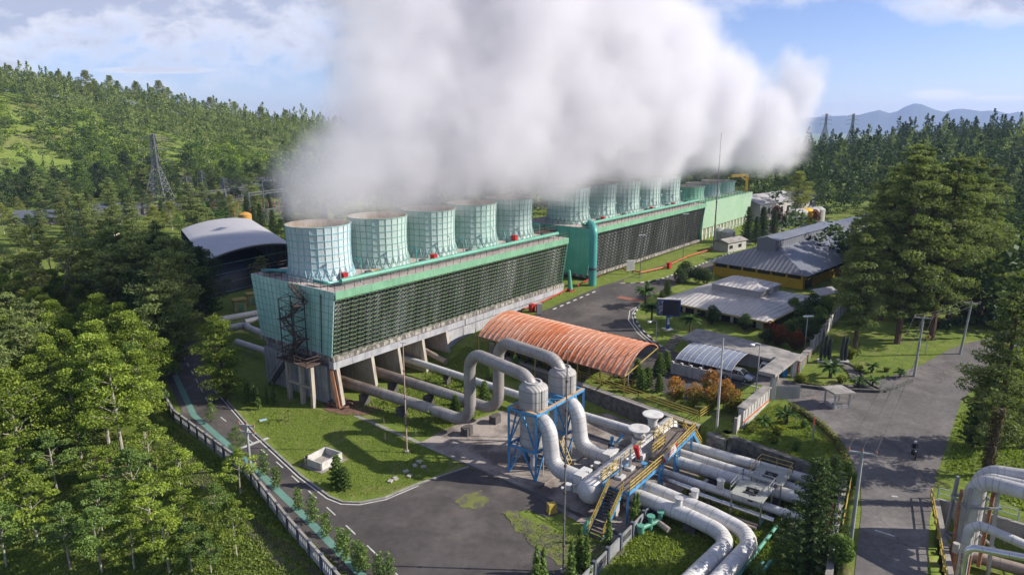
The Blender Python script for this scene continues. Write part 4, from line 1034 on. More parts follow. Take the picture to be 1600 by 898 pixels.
def onrail(s): return zf + .55 * (s - 5.9) / 8.3
m = MB(); m.obox(W(5.9, 43.57, onrail(5.9) + .1), W(9.2, 43.57, onrail(9.2) + .1) - W(5.9, 43.57, onrail(5.9) + .1), Vector((NX, NY, 0)) * .02, (0, 0, .95)); m.build("cloth", "paint_white", bn)
m = MB(); e = Vector((NX, NY, 0)) * .03
for a, b, c in (((5.9, .1), (6.7, .1), (5.9, 1.0)), ((9.2, 1.05), (8.7, 1.05), (9.2, .3))):
    m.add([W(q[0], 43.605, onrail(q[0]) + q[1]) for q in (a, b, c)], [(0, 1, 2)])
m.build("red_corner", "red_paint", bn)
m = MB()
for k, (s, w_, z) in enumerate([(6.9, .5, .62), (7.5, .35, .62), (8.0, .45, .62), (7.0, .3, .35), (7.4, .6, .35), (8.1, .3, .35)]):
    m.obox(W(s, 43.6, onrail(s) + z), Vector((UX, UY, 0)) * w_, e * .2, (0, 0, .13))
m.build("red_lettering", "red_paint", bn)
ac = thing("red_actuator", "red valve actuator with a white base on the walkway", "valve", W(5.5, 41.3, zf))
m = MB(); m.tube([W(5.2, 41.2, zf + .3), W(4.9, 41.0, zf + 1.7)], [.22, .3], 10); m.build("cylinder", "red_paint", ac, smooth=True)
m = MB(); m.sbox(5.2, 5.9, 40.9, 41.7, zf, zf + .7); m.build("base", "pipe_white", ac)
for k, (s, d) in enumerate(((1.0, 41.4), (3.2, 41.3))):
    v = thing("valve_spindle", ("nearer" if k == 0 else "farther") + " tall valve spindle standing through the walkway floor", "valve", W(s, d, zf), "valve spindles")
    m = MB(); m.sbox(s - .45, s + .45, d - .4, d + .4, zf, zf + .25); m.bar(W(s - .25, d, zf + .2), W(s - .25, d, zf + 1.3), .08); m.bar(W(s + .25, d, zf + .2), W(s + .25, d, zf + 1.3), .08); m.build("yoke", "pipe_white", v)
    m = MB(); m.tube([W(s, d, zf + .2), W(s, d, zf + 2.2)], .09, 8); m.lathe(W(s, d, zf + 1.2), [(.2, 0), (.24, .1), (.2, .2)], 12); m.build("spindle", "grey_steel", v)
v = thing("valve_handwheel", "small blue valve wheel on the walkway floor", "valve", W(4.3, 42.3, zf)); 
m = MB(); m.lathe(W(4.3, 42.3, zf), [(.12, 0), (.12, .4), (.34, .42), (.34, .5), (.1, .5)], 12); m.build("wheel", "steel_blue", v)

# pipes leaving to the right
def gz(x, y): return g(x, y)
def P_(px, py, z): return AT(px, py, z)
big1 = [W(2.0, 39.5, 1.7), P_(966, 770, 1.5), P_(1040, 794, 1.4), P_(1107, 817, 1.3), P_(1133, 858, 1.2), P_(1060, 930, 1.2)]
def poly_pipe(lab, pts, r, mt, sup=(), **k): return pipe(lab, pts, r, mt, supports=[(a.x, a.y, a.z - r) for a in sup], **k)
e1 = W(1.6, 39.5, 1.5); 
poly_pipe("nearest thick white pipeline, bending back towards the yard fence", [W(2.0, 40.0, 1.5), AT(1076, 806, 1.4), AT(1146, 840, 1.3), AT(1020, 962, 1.0)], .74, "pipe_white", [W(1.8, 48.6, 1.4), AT(1118, 862, 1.3)], br=3.4, bn=14, joints=1.7, joint_mat="pipe_joint_pale")
poly_pipe("second thick white pipeline, bending just outside the first one", [W(4.3, 40.0, 1.5), AT(1112, 803, 1.4), AT(1183, 840, 1.3), AT(1065, 966, 1.0)], .74, "pipe_white", [W(4.1, 46.5, 1.4), AT(1160, 858, 1.3)], br=3.4, bn=14, joints=1.7, joint_mat="pipe_joint_pale")
poly_pipe("slimmer grey pipeline running right between the thick pairs", [W(7.7, 40.0, 1.6), W(7.7, 48, 1.5), W(8.0, 57.5, 1.3)], .42, "pipe_white", [W(7.7, 46, 1.5), W(7.9, 54, 1.4)], joints=1.9, joint_mat="pipe_joint_pale")
poly_pipe("slim shiny aluminium clad pipe with a kink in the middle", [W(6.4, 40.2, 1.7), W(6.3, 46.5, 1.6), W(6.3, 47.6, 1.25), W(6.4, 54.7, 1.1)], .24, "pipe_shiny", [W(6.3, 48.5, 1.3)], joints=2.4)
poly_pipe("upper thick white pipeline nearest the grey platforms", [W(10.6, 40.2, 1.7), W(10.7, 48, 1.6), W(11.3, 60, 1.5)], .64, "pipe_white", [W(10.7, 47.0, 1.6), W(11, 53.5, 1.5)], joints=1.9, joint_mat="pipe_joint_pale")
poly_pipe("upper thick white pipeline in the middle of its row of three", [W(12.6, 40.2, 1.7), W(12.6, 48, 1.6), W(12.9, 61, 1.5)], .5, "pipe_white", [W(12.6, 47.0, 1.6), W(12.8, 53.5, 1.5)], joints=1.9, joint_mat="pipe_joint_pale")
poly_pipe("upper thick white pipeline closest to the garden's stone wall", [W(14.4, 40.2, 1.9), W(14.6, 48, 1.8), W(15.3, 62, 1.7)], .58, "pipe_white", [W(14.5, 47.0, 1.7), W(14.9, 53.5, 1.7)], joints=1.9, joint_mat="pipe_joint_pale")
# stub branches on the thick pipes
for k, (s, d, z, lab) in enumerate([(1.9, 47.2, 2.0, "stub branch on the nearest thick pipeline"), (4.2, 47.8, 2.0, "stub branch on the second thick pipeline"), (7.75, 49.0, 1.9, "stub branch on the slimmer grey pipeline")]):
    t = thing("capped_stub", "short capped " + lab, "pipe fitting", W(s, d, z), "capped stubs on the pipelines")
    m = MB(); m.lathe(W(s, d, z), [(.34, 0), (.34, .75)], 14); m.build("neck", "pipe_white", t, smooth=True)
    m = MB(); m.lathe(W(s, d, z + .75), [(.42, 0), (.42, .12)], 14); m.build("cap", "pipe_clad", t, smooth=True)
for k, d in enumerate((0, 1)):
    pass
t = thing("pipe_pair", None, None, (0, 0, 0)) if False else None
pipe("thin brownish pipe under the grass, nearer one of its pair", [W(5.0, 44.5, .5), W(5.2, 53.5, .4)], .15, "pipe_dirty", joints=9)
pipe("thin brownish pipe under the grass, farther one of its pair", [W(5.6, 45.0, .5), W(5.8, 53.5, .4)], .15, "pipe_dirty", joints=9)
pipe("low rusty pipe crossing behind the walkway's stair", [W(1.0, 42.0, .7), W(.2, 46.2, .6), W(-.2, 47.3, .5)], .28, "pipe_dirty", joints=9)
# concrete trestle walls between pipes
for k, (s0, s1, d, lab) in enumerate([(5.2, 6.6, 47.0, "grey block wall holding the shiny pipe, near the walkway"), (8.2, 9.6, 46.8, "grey block wall between the slim pipe and the upper three"), (5.9, 9.2, 56.4, "dark concrete cross wall where the shiny pipe ends")]):
    m = MB(); m.sbox(s0, s1, d, d + .3, -.1, 1.35); m.sbox(s0 - .2, s0, d - .1, d + .4, -.1, 1.75)
    tag(m.build("support_wall", "dark_concrete" if k == 2 else "concrete", org=W(s0, d, 0)), lab, "wall")
# valve platforms
for k, (s0, s1, d0, d1, lab) in enumerate([(5.9, 9.4, 50.6, 53.7, "nearer grey steel valve platform with a square hole"), (10.2, 13.6, 51.0, 54.2, "farther grey steel valve platform with a square hole")]):
    t = thing("valve_platform", lab, "platform", W((s0 + s1) / 2, (d0 + d1) / 2, 0), "grey valve platforms"); z = 2.75; sm, dm = (s0 + s1) / 2 - .3, (d0 + d1) / 2
    m = MB()
    m.sbox(s0, sm - .6, d0, d1, z - .08, z); m.sbox(sm + .6, s1, d0, d1, z - .08, z); m.sbox(sm - .6, sm + .6, d0, dm - .6, z - .08, z); m.sbox(sm - .6, sm + .6, dm + .6, d1, z - .08, z); m.build("deck", "grey_plate", t) if (MATS.get("grey_plate") or mat("grey_plate", (.30, .31, .28), .6, var=.2)) else None
    m = MB(); m.sbox(sm - .6, sm - .5, dm - .6, dm + .6, z - .01, z + .12); m.sbox(sm + .5, sm + .6, dm - .6, dm + .6, z - .01, z + .12); m.sbox(sm - .2, sm + .2, dm - .2, dm + .2, z - 1.0, z + .1); m.build("hatch_edge", "dark_steel", t)
    for s in (s0 + .15, s1 - .15):
        for d in (d0 + .15, d1 - .15): m = MB(); m.bar(W(s, d, -.1), W(s, d, z), .12); m.build("leg", "grey_steel", t)
    m = MB(); railing(m, [W(s0, d0, z), W(s1, d0, z), W(s1, d1, z), W(s0 + 1.5, d1, z)], 1.05, 1.5, .05); m.build("handrail", "rail_yellow" if k else "grey_steel", t)
# green pipes in the pit
for k, (a, b, lab) in enumerate([((1062, 668), (980, 755), ""),]): pass
pipe("long green pipe running down the grassy pit", [AT(1213, 822, .6), AT(1150, 902, .6)], .17, "green_pipe", joints=30, supports=[(*AT(1180, 862, .6)[:2], .5)])
pipe("short green pipe beside the long one, nearer the photo's bottom edge", [AT(1192, 878, .5), AT(1168, 905, .5)], .17, "green_pipe", joints=30)
pipe("second short green pipe at the bottom edge, right of its neighbour", [AT(1205, 876, .5), AT(1180, 906, .5)], .17, "green_pipe", joints=30)
pipe("green elbow pipe stub rising by the shiny pipe's end", [AT(1198, 805, .9), AT(1190, 813, .8), AT(1187, 822, .1)], .15, "green_pipe", br=.3, joints=30)
t = thing("green_valve", "cluster of green valves under the walkway by the dark conifer", "valve", W(-.6, 45.6, 0))
m = MB(); m.tube(bend([W(-1.8, 45.2, .7), W(.6, 46, .7), W(.6, 46, 1.5)], .3), .22, 10); m.tube([W(-.6, 45.6, .1), W(-.6, 45.6, 1.5)], .2, 10); m.build("body", "green_pipe", t, smooth=True)
m = MB(); m.lathe(W(-.6, 45.6, 1.5), [(.4, 0), (.4, .1)], 12); m.lathe(W(.6, 46, 1.5), [(.35, 0), (.35, .1)], 12); m.lathe(W(-1.8, 45.2, .35), [(.35, 0), (.35, .7)], 12); m.build("flange", "green_pipe", t, smooth=True)
t = thing("green_drain_elbow", "green drain elbow at the foot of the walkway stair", "pipe fitting", W(-4.6, 41.0, 0))
m = MB(); m.tube(bend([W(-4.6, 41.0, .05), W(-4.6, 41.0, .9), W(-3.2, 41.0, .9)], .6), .3, 12); m.build("elbow", "green_pipe", t, smooth=True)
m = MB(); p = AT(862, 800, 0); m.box(p.x, p.y, .25, .8, .6, .75, .4); m.box(p.x, p.y, 0, .9, .7, .25, .4)
tag(m.build("yellow_bin", "rail_yellow", org=(p.x, p.y, 0)), "small yellow wire box standing on the yard's stained edge", "box")
t = thing("control_box", "grey control cabinet under the walkway's near end", "cabinet", W(-.4, 41.6, 0))
m = MB(); m.sbox(-.8, 0, 41.4, 42.0, .2, 1.9); m.build("cabinet", "wall_white", t); m = MB(); m.sbox(-.9, .1, 41.3, 42.1, 0, .2); m.build("plinth", "concrete", t)

# ---- retaining walls
def wall(lab, pts, t_, z0, z1, material, cap=None, name="retaining_wall", capmat="kerb", cat="wall", **k):
    """pts: plan polyline, z0/z1 constants or lists"""
    p0 = Vector((pts[0][0], pts[0][1], z0 if not isinstance(z0, list) else z0[0])); root = thing(name, lab, cat, p0, **k)
    m = MB(); mc = MB(); n = len(pts)
    off = []
    for i in range(n):
        a = Vector(pts[max(i - 1, 0)][:2]); b = Vector(pts[min(i + 1, n - 1)][:2]); u = (b - a).normalized(); off.append(Vector((-u.y, u.x)) * t_ / 2)
    for i in range(n - 1):
        zz = [(z0[j] if isinstance(z0, list) else z0, z1[j] if isinstance(z1, list) else z1) for j in (i, i + 1)]
        A, B = Vector(pts[i][:2]), Vector(pts[i + 1][:2])
        def q(P_, o, z): return (P_.x + o.x, P_.y + o.y, z)
        v = [q(A, off[i], zz[0][0]), q(B, off[i + 1], zz[1][0]), q(B, -off[i + 1], zz[1][0]), q(A, -off[i], zz[0][0]), q(A, off[i], zz[0][1]), q(B, off[i + 1], zz[1][1]), q(B, -off[i + 1], zz[1][1]), q(A, -off[i], zz[0][1])]
        m.add(v, [(0, 1, 2, 3), (7, 6, 5, 4), (1, 0, 4, 5), (2, 1, 5, 6), (3, 2, 6, 7), (0, 3, 7, 4)])
        if cap:
            o1, o2 = off[i] * (1 + cap / t_), off[i + 1] * (1 + cap / t_)
            v = [q(A, o1, zz[0][1] + .003), q(B, o2, zz[1][1] + .003), q(B, -o2, zz[1][1] + .003), q(A, -o1, zz[0][1] + .003), q(A, o1, zz[0][1] + .12), q(B, o2, zz[1][1] + .12), q(B, -o2, zz[1][1] + .12), q(A, -o1, zz[0][1] + .12)]
            mc.add(v, [(0, 1, 2, 3), (7, 6, 5, 4), (1, 0, 4, 5), (2, 1, 5, 6), (3, 2, 6, 7), (0, 3, 7, 4)])
    m.build("wall", material, root)
    if cap: mc.build("coping", capmat, root)
    return root
wall("dark rubble stone retaining wall below the rust roofed shelter", [(-3.2, 104), (-3.2, 99.4), (7.2, 88.4), (15, 80.2), (21.6, 73.2)], .75, -.3, 3.08, "stone", .08, capmat="concrete")
wall("rubble stone retaining wall below the round garden", [(24.4, 70.3), (28.5, 66.0), (32.8, 61.2)], .75, -.3, 3.15, "stone", .06, capmat="stone")
wall("short pale stone wall under the tall pole, beside the steps", [(22.5, 72.3), (24.2, 70.6)], .7, -.3, 2.6, "stone_pale", .05)
wall("concrete pit wall along the road with a rusty pipe below", [(32.9, 61.2), (27.2, 51.3), (24.2, 45.6)], .5, -.3, 3.1, "concrete", .05)
for lab, a in (("block masonry pillar at the foot of the tall pole", (1133, 712)),):
    p = AT(*a, 0); m = MB(); m.box(p.x, p.y, -.1, .9, .9, 3.1, .7); tag(m.build("masonry_pillar", "stone_pale", org=(p.x, p.y, 0)), lab, "pillar")
# steps between the walls
t = thing("stone_steps", "narrow flight of dark steps climbing between the two stone walls", "steps", (22.3, 73, 0)); m = MB()
a, b = Vector((20.2, 71.8, 0)), Vector((23.6, 76.0, 3.0)); h = Vector((b.x - a.x, b.y - a.y, 0)).normalized(); sd2 = Vector((-h.y, h.x, 0))
for j in range(14): p = a + (b - a) * j / 14; m.obox(p - sd2 * .7 - Vector((0, 0, .5)), sd2 * 1.4, h * .42, (0, 0, .62))
m.build("steps", "concrete", t)
# yellow fences on the plateau edge
def rail_fence(lab, pts, z=None, h=1.1, material="fence_olive", w=.07, post=2.0, rails=(1, .7, .4), name="rail_fence"):
    P = [Vector((p[0], p[1], (g(p[0], p[1]) if z is None else z))) for p in pts]
    t = thing(name, lab, "fence", P[0]); m = MB(); m2 = MB()
    for p, q in zip(P, P[1:]):
        n = max(1, round((q - p).length / post))
        for i in range(n + 1): a = p + (q - p) * i / n; m.bar(a, a + Vector((0, 0, h)), w * 1.3)
        for r_ in rails: m2.bar(p + Vector((0, 0, h * r_)), q + Vector((0, 0, h * r_)), w)
    m.each("post", material, t); m2.build("rails", material, t); return t
mat("fence_olive", (.36, .27, .05), .7, var=.3)
rail_fence("yellow rail fence along the top of the stone wall by the shelter", [(-2.3, 101.5), (-2.0, 99.9), (8.0, 89.5), (16, 81.1), (21.9, 74.8)], 3.15)
rail_fence("yellow rail fence beside the round bushes, close to the steps", [(22.2, 75), (24.6, 77.8)], 3.05)
rail_fence("second yellow rail fence set back under the shelter's edge", [(1.5, 100), (9.5, 91.6), (17.2, 83.6)], 3.05)
rail_fence("pale yellow guard rail along the road above the pit", [(33.6, 61.3), (28.0, 51.6)], 3.2, 1.0, "rail_yellow", .07, 3, (1, .5), name="guard_rail")
# rusty pipes at the pit wall, and the white culvert the pipes enter
pipe("rusty red pipe climbing along the pit wall", [Vector((31.6, 59.8, 2.6)), Vector((27.6, 53.3, 2.4))], .16, "rust", joints=1.0)
pipe("grey pipe lying against the pit wall beside the rusty one", [Vector((32.1, 59.4, 2.2)), Vector((28.2, 53.0, 2.0))], .2, "pipe_white", joints=3)
m = MB(); m.box(31.2, 60.6, -.1, 3.4, .5, 2.7, R(-47)); tag(m.build("headwall", "concrete", org=(31.2, 60.6, 0)), "concrete headwall where the upper pipelines go under the road", "wall")

# ---- fence of the grassy pit (concrete panels with louvre blocks)
def panel_fence(lab, a, b, n, h, mats=("concrete", "dark_concrete"), z=None, posts=True, name="panel_fence", holes=True, hole_mat="window_dark", group=None):
    a, b = Vector(a[:2]), Vector(b[:2]); t = thing(name, lab, "fence", (a.x, a.y, g(a.x, a.y) if z is None else z), group)
    u = (b - a) / n; un = u.normalized(); ang = math.atan2(un.y, un.x); nn = Vector((-un.y, un.x))
    mp_, mo, ml = MB(), MB(), MB()
    for i in range(n):
        p = a + u * i; q = a + u * (i + 1); c = (p + q) / 2; zg = min(g(p.x, p.y), g(q.x, q.y)) if z is None else z
        mp_.box(c.x, c.y, zg - .2, u.length - .3, .12, h + .2, ang)
        if holes and i % holes == 0:
            L_ = (u.length - .7); k = 7
            for j in range(k):
                c2 = c + un * (L_ * ((j + .5) / k - .5)); ml.box(c2.x, c2.y, zg + h * .38, L_ / k * .45, .17, h * .45, ang)
        mo.box(p.x, p.y, zg - .2, .32, .34, h + .4, ang)
    zg = g(b.x, b.y) if z is None else z; mo.box(b.x, b.y, zg - .2, .32, .34, h + .4, ang)
    mp_.build("panels", mats[0], t); mo.each("post", mats[1], t)
    if holes: ml.build("openings", hole_mat, t)
    return t
a = AT(1022, 802, 0); b = AT(905, 925, 0)
panel_fence("grey block fence with louvred panels beside the grassy pit", a, b, 6, 1.35, ("fence_block", "fence_post"), z=0, holes=2) if mat("fence_block", (.24, .245, .25), .85, var=.3, scale=1) and mat("fence_post", (.09, .10, .13), .8) else None

# ------------------------------------------------------------------ vaulted shelters
def vault(root, A, B, C, rise, material, n=14, over=0, thick=.08, ridge=0.0, nm="roof"):
    """barrel roof: A->B near eave, B->C end chord"""
    A, B, C = Vector(A), Vector(B), Vector(C); e = C - B; m = MB()
    prof = []
    for i in range(n + 1):
        t = i / n; prof.append(e * t + Vector((0, 0, rise * (1 - (2 * t - 1) ** 2) ** .85 if 0 < t < 1 else 0)))
    a_ = [A + p for p in prof]; b_ = [B + p for p in prof]; dn = Vector((0, 0, -thick))
    for i in range(n): m.add([a_[i], b_[i], b_[i + 1], a_[i + 1], a_[i] + dn, b_[i] + dn, b_[i + 1] + dn, a_[i + 1] + dn], [(0, 1, 2, 3), (7, 6, 5, 4), (0, 4, 5, 1), (2, 6, 7, 3), (1, 5, 6, 2), (3, 7, 4, 0)] if 0 else [(0, 1, 2, 3), (7, 6, 5, 4), (1, 5, 6, 2), (3, 7, 4, 0)])
    o = m.build(nm, material, root, smooth=True); return a_, b_
dirn = (.69, -.72, 0)
zE = 5.75
A, B, C = AT(748, 525, zE), AT(976, 588, zE), AT(1028, 543, zE)
t = thing("parking_shelter", "long rust red corrugated barrel roof over the motorcycle parking", "shelter", (A.x, A.y, 3.2))
ax = (B - A).normalized()
ribbed("roof_rust_rib", (.42, .095, .02), ax, .45, rough=.7, col2=(.42, .14, .06), scale=.12, col3=(.48, .25, .17), s3=.10, ridge=(.50, .32, .24))
a_, b_ = vault(t, A, B, C, 1.95, "roof_rust_rib", 16)
m = MB(); L_ = (B - A).length
for k in range(27):
    o = ax * (L_ * k / 26)
    for p, q in zip(a_, a_[1:]): m.bar(p + o + Vector((0, 0, .02)), q + o + Vector((0, 0, .02)), .16, .12)
m.build("roof_ribs", "roof_rib_pale", t) if mat("roof_rib_pale", (.38, .12, .04), .7, col2=(.50, .32, .24), scale=.16, fine=.3, thr=(.40, .56)) else None
m = MB(); mp2 = MB()
for k in range(0, 8):
    o = ax * (L_ * k / 7)
    for P_0 in (a_[0], a_[-1]):
        p = P_0 + o; mp2.bar((p.x, p.y, g(p.x, p.y) - .1), p, .14)
    m.bar(a_[0] + o, a_[-1] + o, .1)
mp2.each("post", "fence_olive", t); m.build("eave_beams", "fence_olive", t)
for k, (px, py) in enumerate(((757, 545), (0, 0))):
    pass
# motorcycles parked under it: row of dark shapes with handlebars
MOTO = thing("parked_motorcycle", "dark motorcycle parked in the row beneath the rust roofed shelter", "motorcycle", (0, 0, 0), "motorcycles parked under the shelter"); m = MB()
m.tube([(-.65, 0, .3), (-.65, .001, .3)], .3, 10); 
m = MB(); m.bar((-.2, 0, .45), (.35, 0, .5), .28, .3); m.bar((-.75, 0, .78), (.1, 0, .72), .22, .12); m.bar((.1, 0, .6), (.45, 0, .95), .2, .2); m.build("body", "dark_steel", MOTO)
for x in (-.65, .62):
    m = MB(); vs = []; m.tube([(x, -.06, .3), (x, .06, .3)], .3, 14); m.build("wheel", "rubber", MOTO, smooth=True)
m = MB(); m.bar((.42, -.33, 1.02), (.42, .33, 1.02), .04); m.bar((.62, 0, .3), (.42, 0, 1.0), .06); m.build("handlebar", "grey_steel", MOTO)
for k in range(9):
    p = A + ax * (2.5 + 2.1 * k) + (C - B) * .12; dup(MOTO, (p.x, p.y, g(p.x, p.y)), math.atan2((C - B).y, (C - B).x), first=(k == 0))

# white arched sports shelter left of the tower
zE = 7.2
A, B, C = ATY(283, 357, 190), ATY(323, 410, 145), ATY(455, 379, 166)
A.z = B.z = C.z = (B.z + C.z) / 2
t = thing("sports_shelter", "large white arched roof over dark courts left of the cooling tower", "shelter", (B.x, B.y, -1))
mat("arch_white", (.40, .39, .40), .5, var=.1, scale=.15, fine=.05)
a_, b_ = vault(t, A, B, C, 1.5, "arch_white", 18, thick=.25)
m = MB()
for k in range(7):
    o = (A - B) * (k / 6)
    for p in (B, C):
        q = p + o; m.bar((q.x, q.y, -3), (q.x, q.y, q.z + (.6 if p not in (B, C) else 0)), .3)
    if k in (0, 3, 6):
        for p, q in zip(b_, b_[1:]): m.bar(p + o - Vector((0, 0, .5)), q + o - Vector((0, 0, .5)), .16)
m.build("posts", "truss_dark", t)
m = MB()
for k in range(5):
    z = -1.5 + 2.1 * k; m.bar((B.x, B.y, z), (C.x, C.y, z), .06); m.bar((B.x, B.y, z), (A.x, A.y, z), .06)
m.build("court_netting", "rib_green", t)
m = MB(); D = A + C - B; m.add([(A.x, A.y, -3), (D.x, D.y, -3), (D.x, D.y, A.z), (A.x, A.y, A.z)], [(0, 1, 2, 3)]); m.add([(C.x, C.y, -3), (D.x, D.y, -3), (D.x, D.y, A.z - .2), (C.x, C.y, A.z - .2)], [(0, 1, 2, 3)]); m.build("shade_sheet", "truss_dark", t)  # black sheets added in place of the shade inside the shelter
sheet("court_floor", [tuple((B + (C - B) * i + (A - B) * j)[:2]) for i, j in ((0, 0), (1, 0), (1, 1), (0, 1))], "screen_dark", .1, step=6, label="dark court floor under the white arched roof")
for k, (px, py) in enumerate([(375, 478), (396, 468)]):
    p = AT(px, py + 7, 0); p.z = g(p.x, p.y)
    h = thing("generator_hut", "small cream and green hut by the court fence, " + ("the left one of two" if k == 0 else "the one nearer the tower"), "hut", p)
    m = MB(); m.box(p.x, p.y, p.z - .1, 2.3, 2.0, 2.4, .6); m.build("wall", "wall_cream_dim", h) if (MATS.get("wall_cream_dim") or mat("wall_cream_dim", (.45, .42, .2), .8)) else None
    m = MB(); m.prism([(p.x + math.cos(a) * 1.9, p.y + math.sin(a) * 1.9) for a in (.6 + .785, .6 + 2.356, .6 + 3.927, .6 + 5.498)], p.z + 2.3, p.z + 2.5); m.build("roof", "fence_olive", h)
    m = MB(); m.box(p.x + .72, p.y - 1.0, p.z + .3, 1.0, .1, 1.3, .6); m.build("green_panel", "green_fascia", h)

# ------------------------------------------------------------------ office quarter (its own orientation)
E1 = Vector((.713, -.701, 0)); E2 = Vector((.701, .713, 0))
def quad3(m, a, b, c, d): m.add([a, b, c, d], [(0, 1, 2, 3)])
def office_box(m, o, a, b, z0, z1): m.obox(Vector((o.x, o.y, z0)), E1 * a, E2 * b, (0, 0, z1 - z0))
ribbed("roof_grey_seam", (.46, .43, .41), E1, .8, rough=.5, col2=(.38, .36, .35), scale=.15, col3=(.30, .29, .29), s3=.3)
ribbed("roof_slate_seam", (.15, .16, .19), E1, .9, rough=.45, col2=(.12, .13, .155), scale=.12)
ribbed("roof_slate_seam2", (.15, .16, .19), E2, .9, rough=.45, col2=(.12, .13, .155), scale=.12)
# white hipped office
zb, ze = 4.0, 7.0
F = AT(1200, 503, ze); Lc = AT(1020, 471, ze); Rc = AT(1270, 463, ze)
w1 = (F - Lc).length; w2 = (Rc - F).length
o = F - E1 * w1                                   # west corner of eaves; E1 runs to F, E2 to the back
t = thing("office_building", "low office with a broad pale grey hipped roof and a raised roof lantern", "building", (o.x, o.y, zb))
def pt(a, b, z): q = o + E1 * a + E2 * b; return Vector((q.x, q.y, z))
a0, a1, b0, b1 = w1 * .30, w1 * .74, w2 * .36, w2 * .72
m = MB()
zr = ze + 1.5
quad3(m, pt(0, 0, ze), pt(w1, 0, ze), pt(a1, b0, zr), pt(a0, b0, zr)); quad3(m, pt(w1, 0, ze), pt(w1, w2, ze), pt(a1, b1, zr), pt(a1, b0, zr))
quad3(m, pt(w1, w2, ze), pt(0, w2, ze), pt(a0, b1, zr), pt(a1, b1, zr)); quad3(m, pt(0, w2, ze), pt(0, 0, ze), pt(a0, b0, zr), pt(a0, b1, zr))
rf = m.build("roof", "roof_grey_seam", t)
m = MB(); m.obox(pt(a0, b0, zr - .1), E1 * (a1 - a0), E2 * (b1 - b0), (0, 0, 1.3)); m.build("lantern_wall", "roof_grey", rf)
m = MB(); z2 = zr + 1.2; ov = .35; am, bm_ = (a0 + a1) / 2, (b0 + b1) / 2
c4 = [pt(a0 - ov, b0 - ov, z2), pt(a1 + ov, b0 - ov, z2), pt(a1 + ov, b1 + ov, z2), pt(a0 - ov, b1 + ov, z2)]; r1, r2 = pt(am - 1.6, bm_, z2 + 1.2), pt(am + 1.6, bm_, z2 + 1.2)
m.add(c4 + [r1, r2], [(0, 1, 5, 4), (1, 2, 5), (2, 3, 4, 5), (3, 0, 4), (3, 2, 1, 0)]); m.build("lantern_roof", "roof_grey_seam", rf)
m = MB(); m.box(*pt(a1 + .1, (b0 + b1) / 2, 0)[:2], zr + .2, .9, .9, .9, math.atan2(E1.y, E1.x)); m.build("air_unit", "tank_white", rf)
m = MB()
for a, b in ((pt(0, 0, ze), pt(w1, 0, ze)), (pt(w1, 0, ze), pt(w1, w2, ze)), (pt(w1, w2, ze), pt(0, w2, ze)), (pt(0, w2, ze), pt(0, 0, ze))): m.bar(a - Vector((0, 0, .14)), b - Vector((0, 0, .14)), .16, .28)
m.build("eaves_board", "gold_trim", rf)
m = MB(); m.obox(pt(1.6, 1.6, zb - 1), E1 * (w1 - 3.2), E2 * (w2 - 3.2), (0, 0, ze - zb + .95)); m.build("wall", "wall_cream", t)
m = MB()
for k in range(7): q = pt(2.4 + k * (w1 - 4.4) / 7, 1.5, zb + 1.0); m.obox(q, E1 * ((w1 - 4.4) / 7 - .6), E2 * .08, (0, 0, 1.35))
for k in range(6): q = pt(w1 - 1.58, 2.2 + k * (w2 - 4) / 6, zb + 1.0); m.obox(q, E1 * .08, E2 * ((w2 - 4) / 6 - .6), (0, 0, 1.35))
m.build("windows", "window_dark", t)
# yellow warehouse with monitor roof
zb, ze = 5.0, 8.8
F = AT(1262, 432, ze); Lc = AT(1099, 409, ze); w1 = (F - Lc).length; w2 = 40.0
o = F - E1 * w1
t = thing("warehouse", "yellow walled workshop under a slate blue roof with a raised ridge monitor", "building", (o.x, o.y, zb))
zr = ze + 3.6; a0, a1 = w1 * .40, w1 * .58; b0 = 6.5
m = MB()
quad3(m, pt(w1, 0, ze), pt(w1, w2, ze), pt(a1, w2, zr), pt(a1, b0, zr)); quad3(m, pt(0, w2, ze), pt(0, 0, ze), pt(a0, b0, zr), pt(a0, w2, zr))
rf = m.build("roof", "roof_slate_seam2", t)
m = MB(); quad3(m, pt(0, 0, ze), pt(w1, 0, ze), pt(a1, b0, zr), pt(a0, b0, zr)); quad3(m, pt(a0, b0, zr), pt(a1, b0, zr), pt(a1, w2, zr), pt(a0, w2, zr)); m.build("front_slope", "roof_slate_seam", rf)
m = MB(); mp_ = [(a0 - .1, zr - 1.2), (a0 - .1, zr + 1.5), (a0 - .5, zr + 1.6), ((a0 + a1) / 2, zr + 2.3), (a1 + .5, zr + 1.6), (a1 + .1, zr + 1.5), (a1 + .1, zr - 1.2)]
fr = [pt(a, b0 - 1.2, z) for a, z in mp_]; bk = [pt(a, w2 + .1, z) for a, z in mp_]; n_ = len(mp_)
m.add(fr + bk, [tuple(range(n_)), tuple(range(n_, 2 * n_))[::-1]] + [(i, n_ + i, n_ + i + 1, i + 1) for i in range(n_ - 1)]); m.build("ridge_monitor", "roof_slate_seam2", rf)
m = MB(); m.obox(pt(1.2, 1.2, zb - 1.5), E1 * (w1 - 2.4), E2 * (w2 - 1.2), (0, 0, ze - zb + 1.45)); m.build("wall", "wall_yellow", t)
m = MB()
for k in range(6): m.obox(pt(1.8 + k * (w1 - 3) / 6, 1.1, ze - 1.0), E1 * ((w1 - 3) / 6 - .5), E2 * .06, (0, 0, .7))
for k in range(9): m.obox(pt(w1 - 1.18, 3 + 4 * k, ze - 1.1), E1 * .06, E2 * 3.2, (0, 0, .7))
m.obox(pt(w1 - 1.17, 2.2, zb - .5), E1 * .05, E2 * 3.4, (0, 0, 3))
m.build("windows", "window_dark", t)
